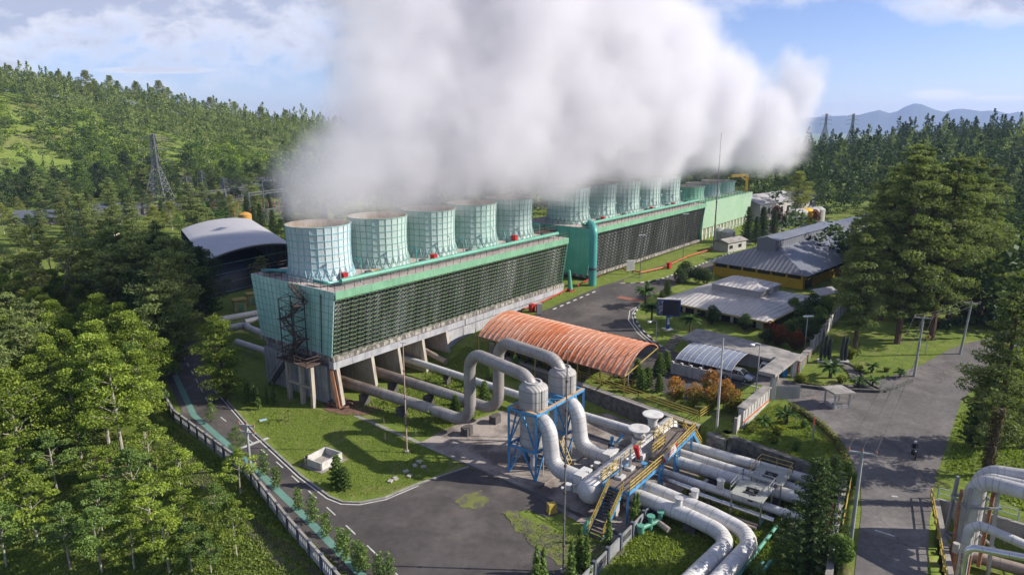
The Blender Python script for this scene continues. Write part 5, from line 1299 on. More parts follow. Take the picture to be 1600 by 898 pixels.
# lean roof and second workshop behind
t = thing("workshop", "second slate roofed workshop beyond the yellow one, half hidden by pines", "building", (*pt(w1 * .2, w2 + 4, 0)[:2], zb))
m = MB(); ze2, zr2 = 9.2, 12.2; y0, y1 = w2 + 1.5, w2 + 34; am = w1 * .5
quad3(m, pt(w1 + 3, y0, ze2), pt(w1 + 3, y1, ze2), pt(am, y1, zr2), pt(am, y0, zr2)); quad3(m, pt(-1, y1, ze2), pt(-1, y0, ze2), pt(am, y0, zr2), pt(am, y1, zr2)); rf = m.build("roof", "roof_slate_seam2", t)
m = MB(); m.obox(pt(am - 1.6, y0 + .2, zr2 - .6), E1 * 3.2, E2 * (y1 - y0 - 1), (0, 0, 2.0)); m.build("ridge_monitor", "roof_slate_seam2", rf)
m = MB(); m.obox(pt(.2, y0 + .4, 4), E1 * (w1 + 1.6), E2 * (y1 - y0 - 1), (0, 0, 5.1)); m.build("wall", "wall_yellow", t)
# covered lean-to beside the office
q0 = [AT(*p) for p in ((1268, 452, 7.2), (1300, 447, 7.2), (1312, 457, 7), (1283, 462, 7))]
t = thing("canopy", "small grey metal canopy between the workshop and the office", "shelter", (q0[0].x, q0[0].y, 4.6)); m = MB(); m.slab(q0, .12); m.build("roof", "roof_grey", t)
m = MB()
for p in q0: m.bar((p.x, p.y, g(p.x, p.y)), (p.x, p.y, p.z - .1), .14)
m.each("post", "grey_steel", t)
# flat roofed gatehouse
q0 = [AT(*p) for p in ((1062, 529, 6.2), (1089, 513, 6.2), (1160, 529, 6.2), (1235, 549, 6.2), (1212, 563, 6.2), (1140, 545, 6.2))]
t = thing("gatehouse", "flat roofed gatehouse with stained pale roofing felt", "building", (q0[0].x, q0[0].y, 3.2)); m = MB(); m.prism([p[:2] for p in q0], 5.95, 6.25); m.build("roof", "roof_old", t)
cx = sum((p for p in q0), Vector()) / 6; m = MB(); m.prism([tuple((cx + (p - cx) * .86)[:2]) for p in q0[:3]] + [tuple((cx + (p - cx) * .6)[:2]) for p in q0[3:5]] + [tuple((cx + (q0[5] - cx) * .86)[:2])], 2.8, 5.94); m.build("wall", "wall_white", t)
m = MB()
for p in q0[3:5]: q = cx + (p - cx) * .9; m.bar((q.x, q.y, 2.9), (q.x, q.y, 5.95), .4)
m.each("column", "brick_red", t)
# bluish polycarbonate arch
A, B, C = AT(1056, 560, 5.2), AT(1143, 579, 5.2), AT(1186, 550, 5.2)
t = thing("carport", "bluish translucent arched carport beside the gatehouse", "shelter", (A.x, A.y, 3.1)); a_, b_ = vault(t, A, B, C, 1.0, "poly_blue", 12, thick=.04)
m = MB(); ax = B - A
for k in range(10):
    o_ = ax * (k / 9)
    for p, q in zip(a_, a_[1:]): m.bar(p + o_ + Vector((0, 0, .02)), q + o_ + Vector((0, 0, .02)), .07)
m.build("arch_ribs", "wall_white", t)
m = MB()
for k in range(5):
    for p in (a_[0], a_[-1]): q = p + ax * (k / 4); m.bar((q.x, q.y, g(q.x, q.y)), q, .12)
m.each("post", "grey_steel", t)
# low wall under the carport's near edge
a, b = AG(1050, 583), AG(1108, 597); panel_fence("low pale panel wall in front of the blue carport", a, b, 4, 1.6, ("wall_white", "wall_white"), holes=0)

# ------------------------------------------------------------------ gate
PL, PR = AT(1206, 628, 3), AT(1238, 600, 3)
t = thing("gate_portal", "concrete gate portal with a flat slab beam", "gate", (PL.x, PL.y, 3)); up = (PR - PL).normalized(); sdv = Vector((up.y, -up.x, 0))
m = MB()
for p in (PL - up * .1, PR): m.bar((p.x, p.y, 2.9), (p.x, p.y, 6.6), .55)
m.bar((PR.x + sdv.x * -1.2, PR.y + sdv.y * -1.2, 2.9), (PR.x - sdv.x * 1.2, PR.y - sdv.y * 1.2, 6.6), .45); m.each("pillar", "wall_white", t)
m = MB(); m.bar(PL - up * 1.1 + Vector((0, 0, 3.9)) - sdv * .6, PR + up * .9 + Vector((0, 0, 3.9)) - sdv * .6, 2.1, .45); m.build("beam", "roof_old", t)
t = thing("gate_leaf", "grey louvred steel gate leaf standing open by the portal", "gate", (PL.x, PL.y, 3)); m = MB(); a = PL + sdv * .4; b = a + (up * .75 + sdv * .9).normalized() * 3.0
m.bar(a + Vector((0, 0, 1.3)), b + Vector((0, 0, 1.3)), .05, 2.1); lf = m.build("leaf", "grey_plate", t); m = MB()
for k in range(8): m.bar(a + Vector((0, 0, .3 + .27 * k)), b + Vector((0, 0, .3 + .27 * k)), .1, .05)
m.build("bars", "grey_steel", lf)
bb = thing("water_drum", "blue plastic drum standing inside the gate", "drum", AG(1225, 588)); m = MB(); p = ORG[bb.name]; m.lathe(p, [(.35, 0), (.42, .3), (.42, .9), (.35, 1.15)], 14); m.build("barrel", "bin_blue", bb, smooth=True); m = MB(); m.lathe(p + Vector((0, 0, 1.15)), [(.37, 0), (.37, .06)], 14); m.build("lid", "flat_blue", bb)
# mural wall right of the gate
a, b = AT(1243, 596, 3), AT(1263, 573, 3); t = thing("mural_wall", "red framed wall panel with a green mural right of the gate", "sign", (a.x, a.y, 3)); u_ = (b - a).normalized(); n_ = Vector((u_.y, -u_.x, 0))
m = MB(); m.bar(a + Vector((0, 0, 1.35)), b + Vector((0, 0, 1.35)), .5, 2.9); m.build("wall", "brick_red", t)
mat("mural", (.04, .14, .09), .6, col2=(.30, .16, .08), scale=1.2, fine=.2, col3=(.05, .12, .25), s3=1.1)
m = MB(); L_ = (b - a).length; c = a + n_ * .29; m.bar(c + u_ * .3 + Vector((0, 0, 1.5)), c + u_ * (L_ - .3) + Vector((0, 0, 1.5)), .06, 2.1); m.build("mural_panel", "mural", t)
m = MB(); m.bar(a + Vector((0, 0, 2.9)), b + Vector((0, 0, 2.9)), .8, .16); m.build("coping", "roof_old", t)
# sign wall left of the gate
a, b = AT(1156, 668, 3), AT(1197, 632, 3); t = thing("sign_wall", "white tiled gate wall with an orange stripe above the round garden", "wall", (a.x, a.y, 3)); u_ = (b - a).normalized(); n_ = Vector((u_.y, -u_.x, 0)); L_ = (b - a).length
m = MB(); m.bar(a + Vector((0, 0, 1.1)), b + Vector((0, 0, 1.1)), .6, 2.4); m.build("wall", "wall_white", t)
m = MB(); m.bar(a + Vector((0, 0, 2.4)), b + Vector((0, 0, 2.4)), 1.0, .18); m.build("coping", "roof_old", t)
m = MB(); m.bar(a + n_ * .33 + Vector((0, 0, .75)), b + n_ * .33 + Vector((0, 0, .75)), .04, .2); m.build("orange_stripe", "rust_paint", t) if mat("rust_paint", (.50, .13, .03), .6) else None
m = MB()
for k in range(9): m.bar(a + n_ * .32 + u_ * (L_ * (k + .5) / 9) + Vector((0, 0, 1.0)), a + n_ * .32 + u_ * (L_ * (k + .5) / 9) + Vector((0, 0, 2.1)), .05)
m.build("tile_joints", "grey_plate", t)
a2 = AT(1141, 686, 3); panel_fence("short grey slatted fence closing the garden's left corner", a2, a, 2, 1.7, ("wall_white", "concrete"), holes=0)
# side slats of the gate
panel_fence("grey screen fence right behind the gate pillar", AT(1212, 605, 3), AT(1222, 590, 3), 2, 2.2, ("grey_plate", "concrete"), holes=0)
# guard booth
p = AT(1306, 640, 3); t = thing("guard_booth", "small open guard booth with a flat felt roof, standing in the road", "booth", p); an = R(12)
c_, s_ = math.cos(an), math.sin(an)
def bp(x, y, z): return Vector((p.x + x * c_ - y * s_, p.y + x * s_ + y * c_, 3 + z))
m = MB()
for x in (-1, 1):
    for y in (-.9, .9): m.bar(bp(x, y, 0), bp(x, y, 2.45), .17)
m.each("post", "wall_white", t)
m = MB(); m.slab([bp(-1.45, -1.3, 2.75), bp(1.45, -1.3, 2.65), bp(1.45, 1.3, 2.65), bp(-1.45, 1.3, 2.75)], .2); m.build("roof", "roof_old", t)
m = MB()
m.bar(bp(-1, -.9, .5), bp(1, -.9, .5), .1, 1.05); m.bar(bp(-1, .9, .5), bp(1, .9, .5), .1, 1.05); m.bar(bp(-1, -.9, .5), bp(-1, .9, .5), .1, 1.05); m.build("half_wall", "concrete_blue", t)
m = MB(); m.box(*bp(.2, .1, 0)[:2], 3.0, 1.1, .5, .8, an); m.build("desk", "dark_steel", t)
m = MB(); m.slab([bp(1.1, -1.1, .25), bp(1.9, -1.3, .12), bp(2.0, -.2, .12), bp(1.2, -.1, .25)], .12); m.build("white_ramp", "paint_white", t)
m = MB()
for k in range(7): m.k = k % 2; m.bar(bp(-1.1 + .33 * k, -1.02, .22), bp(-1.1 + .33 * (k + 1), -1.02, .22), .06, .12)
m.build("warning_stripe", ["rail_yellow", "truss_dark"], t)
for k, (px, py) in enumerate([(1237, 620), (1269, 630)]):
    p = AT(px, py, 3.04); t = thing("traffic_cone", "orange traffic cone on the road, " + ("nearer the gate" if k == 0 else "nearer the booth"), "cone", p)
    m = MB(); m.lathe(p, [(.2, .04), (.04, .75)], 12); cn = m.build("body", "cone_orange", t, smooth=True); m = MB(); m.lathe(p, [(.145, .27), (.105, .45)], 12, False); m.build("band", "paint_white", cn, smooth=True)
    m = MB(); m.box(p.x, p.y, p.z, .48, .48, .05); m.build("foot", "cone_orange", t)
p = AT(1245, 604, 3.04); t = thing("gate_bollard", "small pale bollard lamp by the mural wall", "bollard", p); m = MB(); m.lathe(p, [(.22, 0), (.22, .15), (.1, .2), (.1, .7)], 10); m.build("post", "wall_white", t); m = MB(); m.ball(p + Vector((0, 0, .85)), .17); m.build("globe", "lamp_glass", t, smooth=True)
# boundary wall climbing behind the lawn
wp = [AT(*q) for q in ((1264, 572, 3), (1285, 548, 3.4), (1310, 515, 4), (1340, 476, 4.4))]
t = panel_fence("white panelled boundary wall climbing from the gate towards the pines", wp[0], wp[-1], 15, 2.1, ("wall_white", "concrete"), holes=0)
# tall grey wall right next to it in the back
# billboard
p = AG(1043, 515); t = thing("billboard", "dark led screen in a blue frame on a blue post by the curved kerb", "billboard", p)
m = MB(); m.box(p.x, p.y, p.z, .5, .4, 2.4, .2); pw = m.build("post", "flat_blue", t); m = MB(); m.box(p.x, p.y - .25, p.z + 1.0, .35, .12, 1.1, .2); m.box(p.x, p.y, p.z, 1.5, 1.3, .2, .2); m.build("white_plate", "paint_white", pw)
u_ = Vector((math.cos(-.2), math.sin(-.2), 0)); nn = Vector((u_.y, -u_.x, 0)); c = p + u_ * .0 + Vector((0, 0, 3.7))
m = MB(); m.bar(c - u_ * 1.85, c + u_ * 1.85, .35, 2.7); m.build("frame", "flat_blue", t)
m = MB(); m.bar(c - u_ * .9 + nn * .19, c + u_ * 1.7 + nn * .19, .03, 2.4); m.build("screen", "screen_dark", t)
mat("screen_picture", (.04, .06, .10), .3, col2=(.35, .32, .34), scale=2.2, fine=.3, thr=(.45, .6))
m = MB(); m.bar(c - u_ * 1.7 + nn * .19, c - u_ * .92 + nn * .19, .03, 2.4); m.build("lit_strip", "screen_picture", t)
m = MB(); m.bar(c - u_ * 1.9 + Vector((0, 0, 1.42)), c + u_ * 1.9 + Vector((0, 0, 1.42)), .5, .12); m.build("hood", "wall_white", t)
# info sign on the island
p = AG(985, 429); t = thing("info_board", "white notice board on the grass island before the second block", "sign", p); m = MB(); m.bar(p + Vector((-.6, 0, 0)), p + Vector((-.6, 0, 1)), .1); m.bar(p + Vector((.6, .3, 0)), p + Vector((.6, .3, 1)), .1); m.each("post", "grey_steel", t)
m = MB(); m.bar(p + Vector((-.9, -.1, 2.0)), p + Vector((.9, .4, 2.0)), .1, 2.3); bd = m.build("board", "paint_white", t); m = MB()
for k in range(6): m.bar(p + Vector((-.7, -.12, 2.8 - .3 * k)), p + Vector((.7 - .3 * (k % 2), .26 - .1 * (k % 2), 2.8 - .3 * k)), .03, .09)
m.build("printed_lines", "pole_grey", bd)
p = AG(843, 491); t = thing("info_board", "tall white panel standing by the kerb at the rust roofed shelter", "sign", p); m = MB(); m.bar(p, p + Vector((0, 0, 2.0)), .5, .9) ; m.build("board", "paint_white", t); m = MB(); m.box(p.x, p.y, p.z, .8, .8, .12); m.build("foot", "dark_steel", t)
# hydrants and red pipes
def red_box(px, py, lab, w_=1.0, h=1.2):
    p = AG(px, py); t = thing("hydrant_cabinet", lab, "fire cabinet", p); m = MB(); m.box(p.x, p.y, p.z + .15, w_, .7, h, .9); m.build("cabinet", "red_paint", t); m = MB(); m.box(p.x, p.y, p.z, w_ * .7, .5, .15, .9); m.box(p.x, p.y, p.z + .15 + h, w_ * 1.1, .8, .08, .9); m.build("lid", "red_paint", t)
red_box(831, 487, "red hydrant cabinet beside the tower wall near the rust roofed shelter")
red_box(842, 487, "second red hydrant cabinet, just right of the one beside the tower wall", .8, 1.0)
red_box(1045, 420, "red hydrant cabinet on the grass island")
red_box(1157, 380, "red hydrant cabinet by the white tanks", 1.6, 1.6)
def ground_pipe(lab, pts, r, mt, lift=.35):
    P = []
    for p, q in zip(pts, pts[1:]):
        for i in range(6): a = p.lerp(q, i / 6); P.append(Vector((a.x, a.y, g(a.x, a.y) + lift)))
    a = pts[-1]; P.append(Vector((a.x, a.y, g(a.x, a.y) + lift))); t = thing("fire_main", lab, "pipe", P[0]); m = MB(); m.tube(P, r, 8); m.build("pipe", mt, t, smooth=True)
    m = MB()
    for p in P[::2]: m.bar(p - Vector((0, 0, lift + .1)), p, .14)
    m.build("supports", "truss_dark", t)
ground_pipe("red fire pipe running along the foot of the near tower block", [AG(815, 487), AG(848, 474), AG(886, 455)], .13, "red_paint", .4)
ground_pipe("red fire pipe along the kerb of the second tower block", [AG(902, 449), AG(935, 433), AG(965, 421), AG(1000, 428)], .13, "red_paint", .4)
mat("orange_pipe", (.45, .10, .02), .5)
ground_pipe("orange fire pipe down the middle of the grass island", [AG(1000, 429), AG(1035, 421), AG(1075, 403), AG(1126, 387)], .16, "orange_pipe", .45)
# tanks
for k, (px, py, lab) in enumerate([(1125, 377, "left of the two white tanks by the farthest block"), (1137, 379, "right of the two white tanks by the farthest block")]):
    p = AG(px, py); t = thing("storage_tank", lab, "tank", p); m = MB(); m.lathe(p, [(1.7, .3), (1.8, .8), (1.8, 3.0), (1.2, 3.6), (.3, 3.8)], 18); m.build("shell", "tank_white", t, smooth=True); m = MB(); m.lathe(p, [(1.9, 0), (1.9, .3)], 18); m.build("plinth", "dark_steel", t)
for k in range(5):
    p = AG(1240 + 9 * k, 352 - 1.2 * k); t = thing("storage_tank", ORD[k] + " from the left in the distant row of pale tanks", "tank", p); m = MB(); m.lathe(p, [(2.2, .2), (2.2, 4.2), (1.2, 4.9)], 16); m.build("shell", "tank_white" if k != 2 else "crane_yellow", t, smooth=True); m = MB(); m.lathe(p, [(2.3, 0), (2.3, .2)], 16); m.build("plinth", "concrete", t)
mat("wall_dim", (.12, .12, .11), .8)
# distant roofs
def house(px, py, wd, dp, h, rh, rot, roofm, wallm, lab, y=None):
    p = AG(px, py); t = thing("house", lab, "building", p); c_, s_ = math.cos(rot), math.sin(rot)
    def q(a, b, z): return Vector((p.x + a * c_ - b * s_, p.y + a * s_ + b * c_, p.z + z))
    m = MB(); m.box(p.x, p.y, p.z - .5, wd - .8, dp - .8, h + .5, rot); m.build("wall", wallm, t)
    m = MB(); W2, D2 = wd / 2, dp / 2; m.add([q(-W2, -D2, h), q(W2, -D2, h), q(W2, D2, h), q(-W2, D2, h), q(-W2, 0, h + rh), q(W2, 0, h + rh)], [(0, 1, 5, 4), (2, 3, 4, 5), (0, 4, 3), (1, 2, 5), (3, 2, 1, 0)]); m.build("roof", roofm, t)
    m = MB()
    for k in range(max(2, int(wd / 4))): m.obox(q(-W2 + 1 + k * 4, -D2 + .36, h * .35), q(1.4, 0, 0) - q(0, 0, 0), q(0, -.03, 0) - q(0, 0, 0), (0, 0, h * .35))
    m.build("windows", "window_dark", t)
house(1190, 336, 26, 14, 5, 2.4, .7, "roof_grey", "wall_white", "pale building beyond the farthest tower block, nearer of two")
house(1215, 326, 30, 14, 4, 1.8, .7, "roof_slate", "wall_white", "dark roofed shed behind the pale building beyond the towers")
house(1140, 390, 9, 5, 2.4, .8, .7, "roof_old", "wall_white", "low pump house in front of the white tanks")
house(95, 347, 30, 12, 2.6, 2.4, .25, "roof_slate", "wall_dim", "long dark roofed hall in the valley at far left")
house(185, 336, 20, 10, 3, 2.2, .15, "roof_slate", "wall_dim", "dark roofed house behind the long hall at far left")
house(400, 306, 34, 18, 5, 5, .3, "roof_slate", "wall_white", "dark hipped hall behind the switchyard")
house(440, 300, 22, 14, 4, 4, .3, "roof_grey", "wall_white", "paler roofed hall at the switchyard's right end")
house(163, 378, 7, 6, 3, 1.6, .5, "brick_red", "wall_white", "small red roofed house among the trees left of the arched roof")
house(152, 367, 14, 5, 3, 1.2, .2, "roof_old", "wall_cream", "low cream wall house in the trees at left")
house(178, 742, 3.6, 2.6, 1.5, .9, .3, "brick_red", "wall_cream", "tiny red roofed shed in the grove of young trees")
# orange tank on legs
p = AG(386, 375); t = thing("water_tank", "orange water tank on green legs behind the arched roof", "tank", p); m = MB(); zt = 37 + ray(386, 352)[2] / ray(386, 352)[1] * p.y
m.lathe((p.x, p.y, zt), [(2.0, 0), (2.1, .2), (2.1, 3.6), (1.2, 4.2), (.2, 4.4)], 16); m.build("tank", "orange_tank", t, smooth=True); m = MB()
for a in range(4): m.bar((p.x + 1.4 * math.cos(a * 1.57 + .7), p.y + 1.4 * math.sin(a * 1.57 + .7), p.z), (p.x + 1.4 * math.cos(a * 1.57 + .7), p.y + 1.4 * math.sin(a * 1.57 + .7), zt), .35)
m.each("leg", "teal_panel", t)

# ------------------------------------------------------------------ lattice pylons and switchyard
def pylon(p, H, bw, lab, group=None, arms=3, wbar=.22, armw=5):
    t = thing("power_pylon", lab, "pylon", p, group); m = MB()
    def hw(z): f = z / H; return bw / 2 * (1 - f * 1.35) if f < .6 else max(bw / 2 * .19 * (1 - (f - .6) * .6), .3)
    zs = [H * i / 14 for i in range(15)]
    for i in range(14):
        z0, z1 = zs[i], zs[i + 1]; a, b = hw(z0), hw(z1); c0 = [(-a, -a), (a, -a), (a, a), (-a, a)]; c1 = [(-b, -b), (b, -b), (b, b), (-b, b)]
        for k in range(4):
            A_ = Vector((p.x + c0[k][0], p.y + c0[k][1], p.z + z0)); B_ = Vector((p.x + c1[k][0], p.y + c1[k][1], p.z + z1)); k2 = (k + 1) % 4
            A2 = Vector((p.x + c0[k2][0], p.y + c0[k2][1], p.z + z0)); B2 = Vector((p.x + c1[k2][0], p.y + c1[k2][1], p.z + z1))
            m.bar(A_, B_, wbar); m.bar(A_, B2, wbar * .6); m.bar(A2, B_, wbar * .6); m.bar(B_, B2, wbar * .6)
    m.build("lattice_mast", "pylon_steel", t) if (MATS.get("pylon_steel") or mat("pylon_steel", (.20, .21, .21), .5, metal=.3)) else None
    m = MB()
    for k in range(arms):
        z = H * (.66 + .14 * k); L_ = armw * (1 - .12 * k)
        for sg in (-1, 1):
            e = Vector((p.x + sg * L_, p.y + sg * L_ * .2, p.z + z)); 
            for dy in (-.3, .3): m.bar(Vector((p.x, p.y + dy, p.z + z)), e, wbar * .7); m.bar(Vector((p.x, p.y + dy, p.z + z + 1.4)), e, wbar * .6)
            m.bar(e, e - Vector((0, 0, 1.5)), wbar * .6)
    m.build("cross_arms", "pylon_steel", t); return t
pylon(AG(252, 329), 33, 11, "large lattice pylon standing before the wooded hill at left", wbar=.3, armw=7)
pylon(AG(296, 330), 15, 4, "small lattice mast just right of the large pylon", wbar=.2, armw=3)
pylon(AG(319, 322), 16, 3.5, "slim lattice mast left of the switchyard", wbar=.2, armw=2)
pylon(AG(352, 318), 12, 3, "slim lattice mast in the middle of the switchyard", wbar=.2, armw=2)
for k, (px, y) in enumerate(((1289, 820), (1331, 760))):
    q = ATY(px, 205, y); q.z = g(q.x, q.y); topz = ATY(px, 178, y).z
    pylon(q, topz - q.z, 10, "distant pylon on the ridge against the mountains, " + ("left" if k == 0 else "right") + " of the pair", "pylons on the far ridge", wbar=.4, armw=8)
def gantry(a, b, H, lab):
    t = thing("switchyard_gantry", lab, "steel frame", a); m = MB()
    for p in (a, b):
        for dx, dy in ((-.6, -.6), (.6, -.6), (.6, .6), (-.6, .6)): m.bar(p + Vector((dx, dy, 0)), p + Vector((dx * .4, dy * .4, H)), .14)
        for k in range(7):
            z0, z1 = H * k / 7, H * (k + 1) / 7; m.bar(p + Vector((-.6, -.6, z0)), p + Vector((.5, -.5, z1)), .09); m.bar(p + Vector((.6, -.6, z0)), p + Vector((.5, .5, z1)), .09)
    m.build("legs", "pylon_steel", t); m = MB(); u = b - a; n = max(4, int(u.length / 1.6))
    for dz in (0, -1): 
        for dy in (-.4, .4): m.bar(a + Vector((0, dy, H + dz)), b + Vector((0, dy, H + dz)), .13)
    for k in range(n): m.bar(a + u * k / n + Vector((0, -.4, H)), a + u * (k + .5) / n + Vector((0, -.4, H - 1)), .09); m.bar(a + u * (k + .5) / n + Vector((0, -.4, H - 1)), a + u * (k + 1) / n + Vector((0, -.4, H)), .09)
    m.build("beam", "pylon_steel", t)
def gp2(px, py): p = AG(px, py); return p
gantry(gp2(391, 346), gp2(445, 336), 11, "tall switchyard gantry behind the orange tank")
gantry(gp2(300, 330), gp2(392, 318), 8, "long low switchyard gantry crossing behind the arched roof")
gantry(gp2(418, 352), gp2(450, 345), 6, "low gantry nearest the cooling tower")
gantry(gp2(355, 340), gp2(395, 333), 7, "middle gantry above the arched roof's crest")
q = gp2(415, 350); m = MB(); m.bar(q, q + Vector((0, 0, 17)), .3); m.bar(q + Vector((0, 0, 17)), q + Vector((1, 0, 17)), .3); tag(m.build("switchyard_mast", "pylon_steel", org=q), "single lightning mast rising above the switchyard", "mast")
INS = thing("insulator_post", "switchgear post with a red brown insulator in the switchyard", "switchgear", (0, 0, 0), "insulator posts in the switchyard")
m = MB(); m.bar((0, 0, 0), (0, 0, 2.4), .18); m.box(0, 0, 2.4, 1.2, .4, .2); m.build("stand", "pylon_steel", INS); m = MB()
for z in np.arange(2.7, 4.4, .28): m.lathe((0, 0, z), [(.12, 0), (.28, .06), (.12, .2)], 8)
m.build("insulator", "brick_red", INS)
first = True
for k in range(46):
    px = rng.uniform(330, 452); py = rng.uniform(322, 352); p = AG(px, py); dup(INS, p, rng.uniform(0, 3), rng.uniform(.9, 1.3), first=first); first = False

# ------------------------------------------------------------------ poles, lamps, wires
def mast(px, py, H, r0, r1, lab, material="pole_grey", z=None, name="mast", cat="pole", segs=0, head=None):
    p = AG(px, py) if z is None else AT(px, py, z); t = thing(name, lab, cat, p); m = MB(); m.tube([p, p + Vector((0, 0, H * .5)), p + Vector((0, 0, H))], [r0, (r0 + r1) / 2, r1], 10); m.build("pole", material, t, smooth=True)
    if segs:
        m = MB()
        for k in range(1, segs): m.lathe(p + Vector((0, 0, H * k / segs)), [(r0 + .03, 0), (r0 + .05, .08), (r0 + .03, .16)], 8)
        m.build("joints", "rail_brown", t)
    m = MB(); m.box(p.x, p.y, p.z, r0 * 5, r0 * 5, .22); m.build("footing", "concrete", t)
    if head == "lamp":
        q = p + Vector((0, 0, H)); m = MB(); m.tube([q, q + Vector((-.5, -.3, .25)), q + Vector((-1.1, -.6, .2))], .05, 6); m.build("arm", material, t)
        m = MB(); m.ball(q + Vector((-1.25, -.7, .15)), .32, 10, 6, .14); m.build("lamp_head", "lamp_glass", t, smooth=True)
    if head == "lampx":
        q = p + Vector((0, 0, H)); m = MB(); m.bar(q + Vector((-.6, 0, 0)), q + Vector((.8, 0, .05)), .28, .16); m.build("lamp_head", "lamp_glass", t)
    if head == "rod":
        q = p + Vector((0, 0, H)); m = MB(); m.bar(q, q + Vector((0, 0, 1)), .03); m.bar(q + Vector((-.3, 0, .1)), q + Vector((.3, 0, .1)), .05); m.build("rod", "grey_steel", t)
    return p
mast(880, 893, 19.6, .09, .05, "very tall thin dark mast in front of the separators", "pole_dark", z=0, segs=8, head="rod") if mat("pole_dark", (.16, .15, .15), .6) else None
mast(1117, 706, 13.8, .17, .08, "tall pale grey tapered pole by the stone steps", "wall_white", z=0, head="rod")
mast(636, 706, 13.2, .09, .06, "tall thin rust tinted pole on the near lawn", "pole_rust", z=0, segs=4, head="rod")
mast(743, 527, 4.6, .07, .05, "thin pole at the left end of the rust roofed shelter")
mast(981, 603, 5.6, .07, .05, "grey pole rising past the shelter's right end", head=None)
mast(1181, 614, 6.6, .09, .06, "street lamp with a white head inside the gate", head="lamp", name="street_lamp", cat="lamp")
mast(1257, 545, 5.0, .08, .06, "street lamp standing among the bushes by the boundary wall", head="lampx", name="street_lamp", cat="lamp")
mast(1024, 548, 4.6, .07, .05, "street lamp whose white head shows over the shelter's right corner", head="lamp", name="street_lamp", cat="lamp")
mast(1000, 434, 9, .09, .06, "thin lamp pole at the near tip of the grass island", "pole_dark", head="lampx", name="street_lamp", cat="lamp")
mast(1067, 407, 11, .09, .06, "thin lamp pole halfway along the grass island", "pole_dark", head="lampx", name="street_lamp", cat="lamp")
mast(1115, 385, 29, .22, .08, "very tall antenna mast at the far end of the grass island", "pole_dark", segs=5, head="rod")
mast(1190, 372, 10, .12, .08, "lamp pole between the conifers near the pale buildings", "pole_grey", name="street_lamp", cat="lamp")
mast(1238, 342, 8, .12, .08, "distant lamp pole by the row of pale tanks", "pole_grey", head="lampx", name="street_lamp", cat="lamp")
mast(724, 725 - 105, 4.6, .06, .05, "white n shaped pipe frame's left post behind the nearer separator", "pipe_white") if False else None
def upole(px, py, H, lab, z=None, arms=1, lean=(0, 0)):
    p = AG(px, py) if z is None else AT(px, py, z); t = thing("utility_pole", lab, "pole", p); q = p + Vector((lean[0], lean[1], H)); m = MB(); m.tube([p, q], [.17, .12], 10); m.build("pole", "concrete_pole", t, smooth=True)
    tips = []
    for k in range(arms):
        zz = q - Vector((0, 0, .15 + .8 * k)); u = Vector((1, -.35, 0)).normalized() * 1.05; m = MB(); m.bar(zz - u, zz + u, .12); ar = m.build("crossarm", "pole_grey", t)
        m = MB()
        for f_ in (-.95, 0, .95): m.lathe(zz + u * f_ + Vector((0, 0, .06)), [(.06, 0), (.1, .1), (.05, .28)], 8); tips.append(zz + u * f_ + Vector((0, 0, .34)))
        m.build("insulators", "rust", ar)
    return tips
mat("concrete_pole", (.30, .31, .31), .85)
U1 = upole(1328, 853, 8.4, "leaning grey utility pole with a crossarm by the near roadside", lean=(.25, .4))
U2 = upole(1428, 588, 8.2, "grey utility pole where the road meets the lawn", lean=(.15, 0))
U3 = upole(1500, 553, 7.6, "utility pole tilting beside the dark undergrowth", lean=(.5, 0))
U4 = upole(392, 736, 5.6, "short twin armed utility pole standing behind the roadside fence", arms=2)
def wires(pairs, lab):
    m = MB()
    for a, b in pairs:
        pts = [a.lerp(b, i / 14) - Vector((0, 0, 4 * .45 * (i / 14) * (1 - i / 14))) for i in range(15)]; m.tube(pts, .018, 5, False)
    tag(m.build("power_lines", "truss_dark", org=pairs[0][0]), lab, "cable")
wires(list(zip(U2, U3)), "three sagging power lines between the two poles near the road bend")
tail = [u + Vector((-14, -22, 1.5)) for u in U1]
wires(list(zip(U1, U2)), "three long power lines crossing the road from the leaning pole")
p = AG(1446, 553); t = thing("warning_sign", "yellow diamond warning sign at the road's bend", "sign", p); m = MB(); m.bar(p, p + Vector((0, 0, 2.2)), .08); m.build("post", "pole_grey", t); m = MB(); c = p + Vector((0, -.05, 2.5)); m.obox(c - Vector((0, 0, .5)), Vector((.5, 0, .5)), Vector((-.5, 0, .5)), (0, .04, 0)); pl = m.build("plate", "rail_yellow", t)
m = MB(); m.obox(c - Vector((0.08, .02, .25)), (.16, 0, 0), (0, .01, 0), (0, 0, .5)); m.build("symbol", "truss_dark", pl)

# roadside fence with openings
fl = FENCE[1:6]; segs = []
t = thing("panel_fence", "long grey concrete fence with vertical slots beside the teal path", "fence", (fl[0][0], fl[0][1], 0))
mp_, mo, mc = MB(), MB(), MB(); acc = [(-66, 113)] + fl
for a, b in zip(acc, acc[1:]):
    a, b = Vector(a), Vector(b); n = max(1, round((b - a).length / 2.55)); u = (b - a) / n; un = u.normalized(); nv = Vector((un.y, -un.x)); ang = math.atan2(un.y, un.x)
    for i in range(n):
        p = a + u * i + nv * -.0; c = p + u / 2; L_ = u.length
        # base course, top course, slotted middle
        mp_.box(c.x, c.y, -1.2, L_ - .3, .14, 1.75, ang); mp_.box(c.x, c.y, 1.15, L_ - .3, .14, .28, ang)
        for j in range(6): q = c + un * ((L_ - .3) * ((j + .5) / 6 - .5)); mp_.box(q.x, q.y, .553, (L_ - .3) / 6 * .62, .12, .595, ang)
        mo.box(p.x, p.y, -1.2, .3, .32, 2.85, ang); mc.box(c.x, c.y, 1.433, L_ - .3, .24, .09, ang)
mp_.build("slotted_panels", "concrete_blue", t); mo.each("post", "fence_post", t); mc.build("coping", "concrete", t)
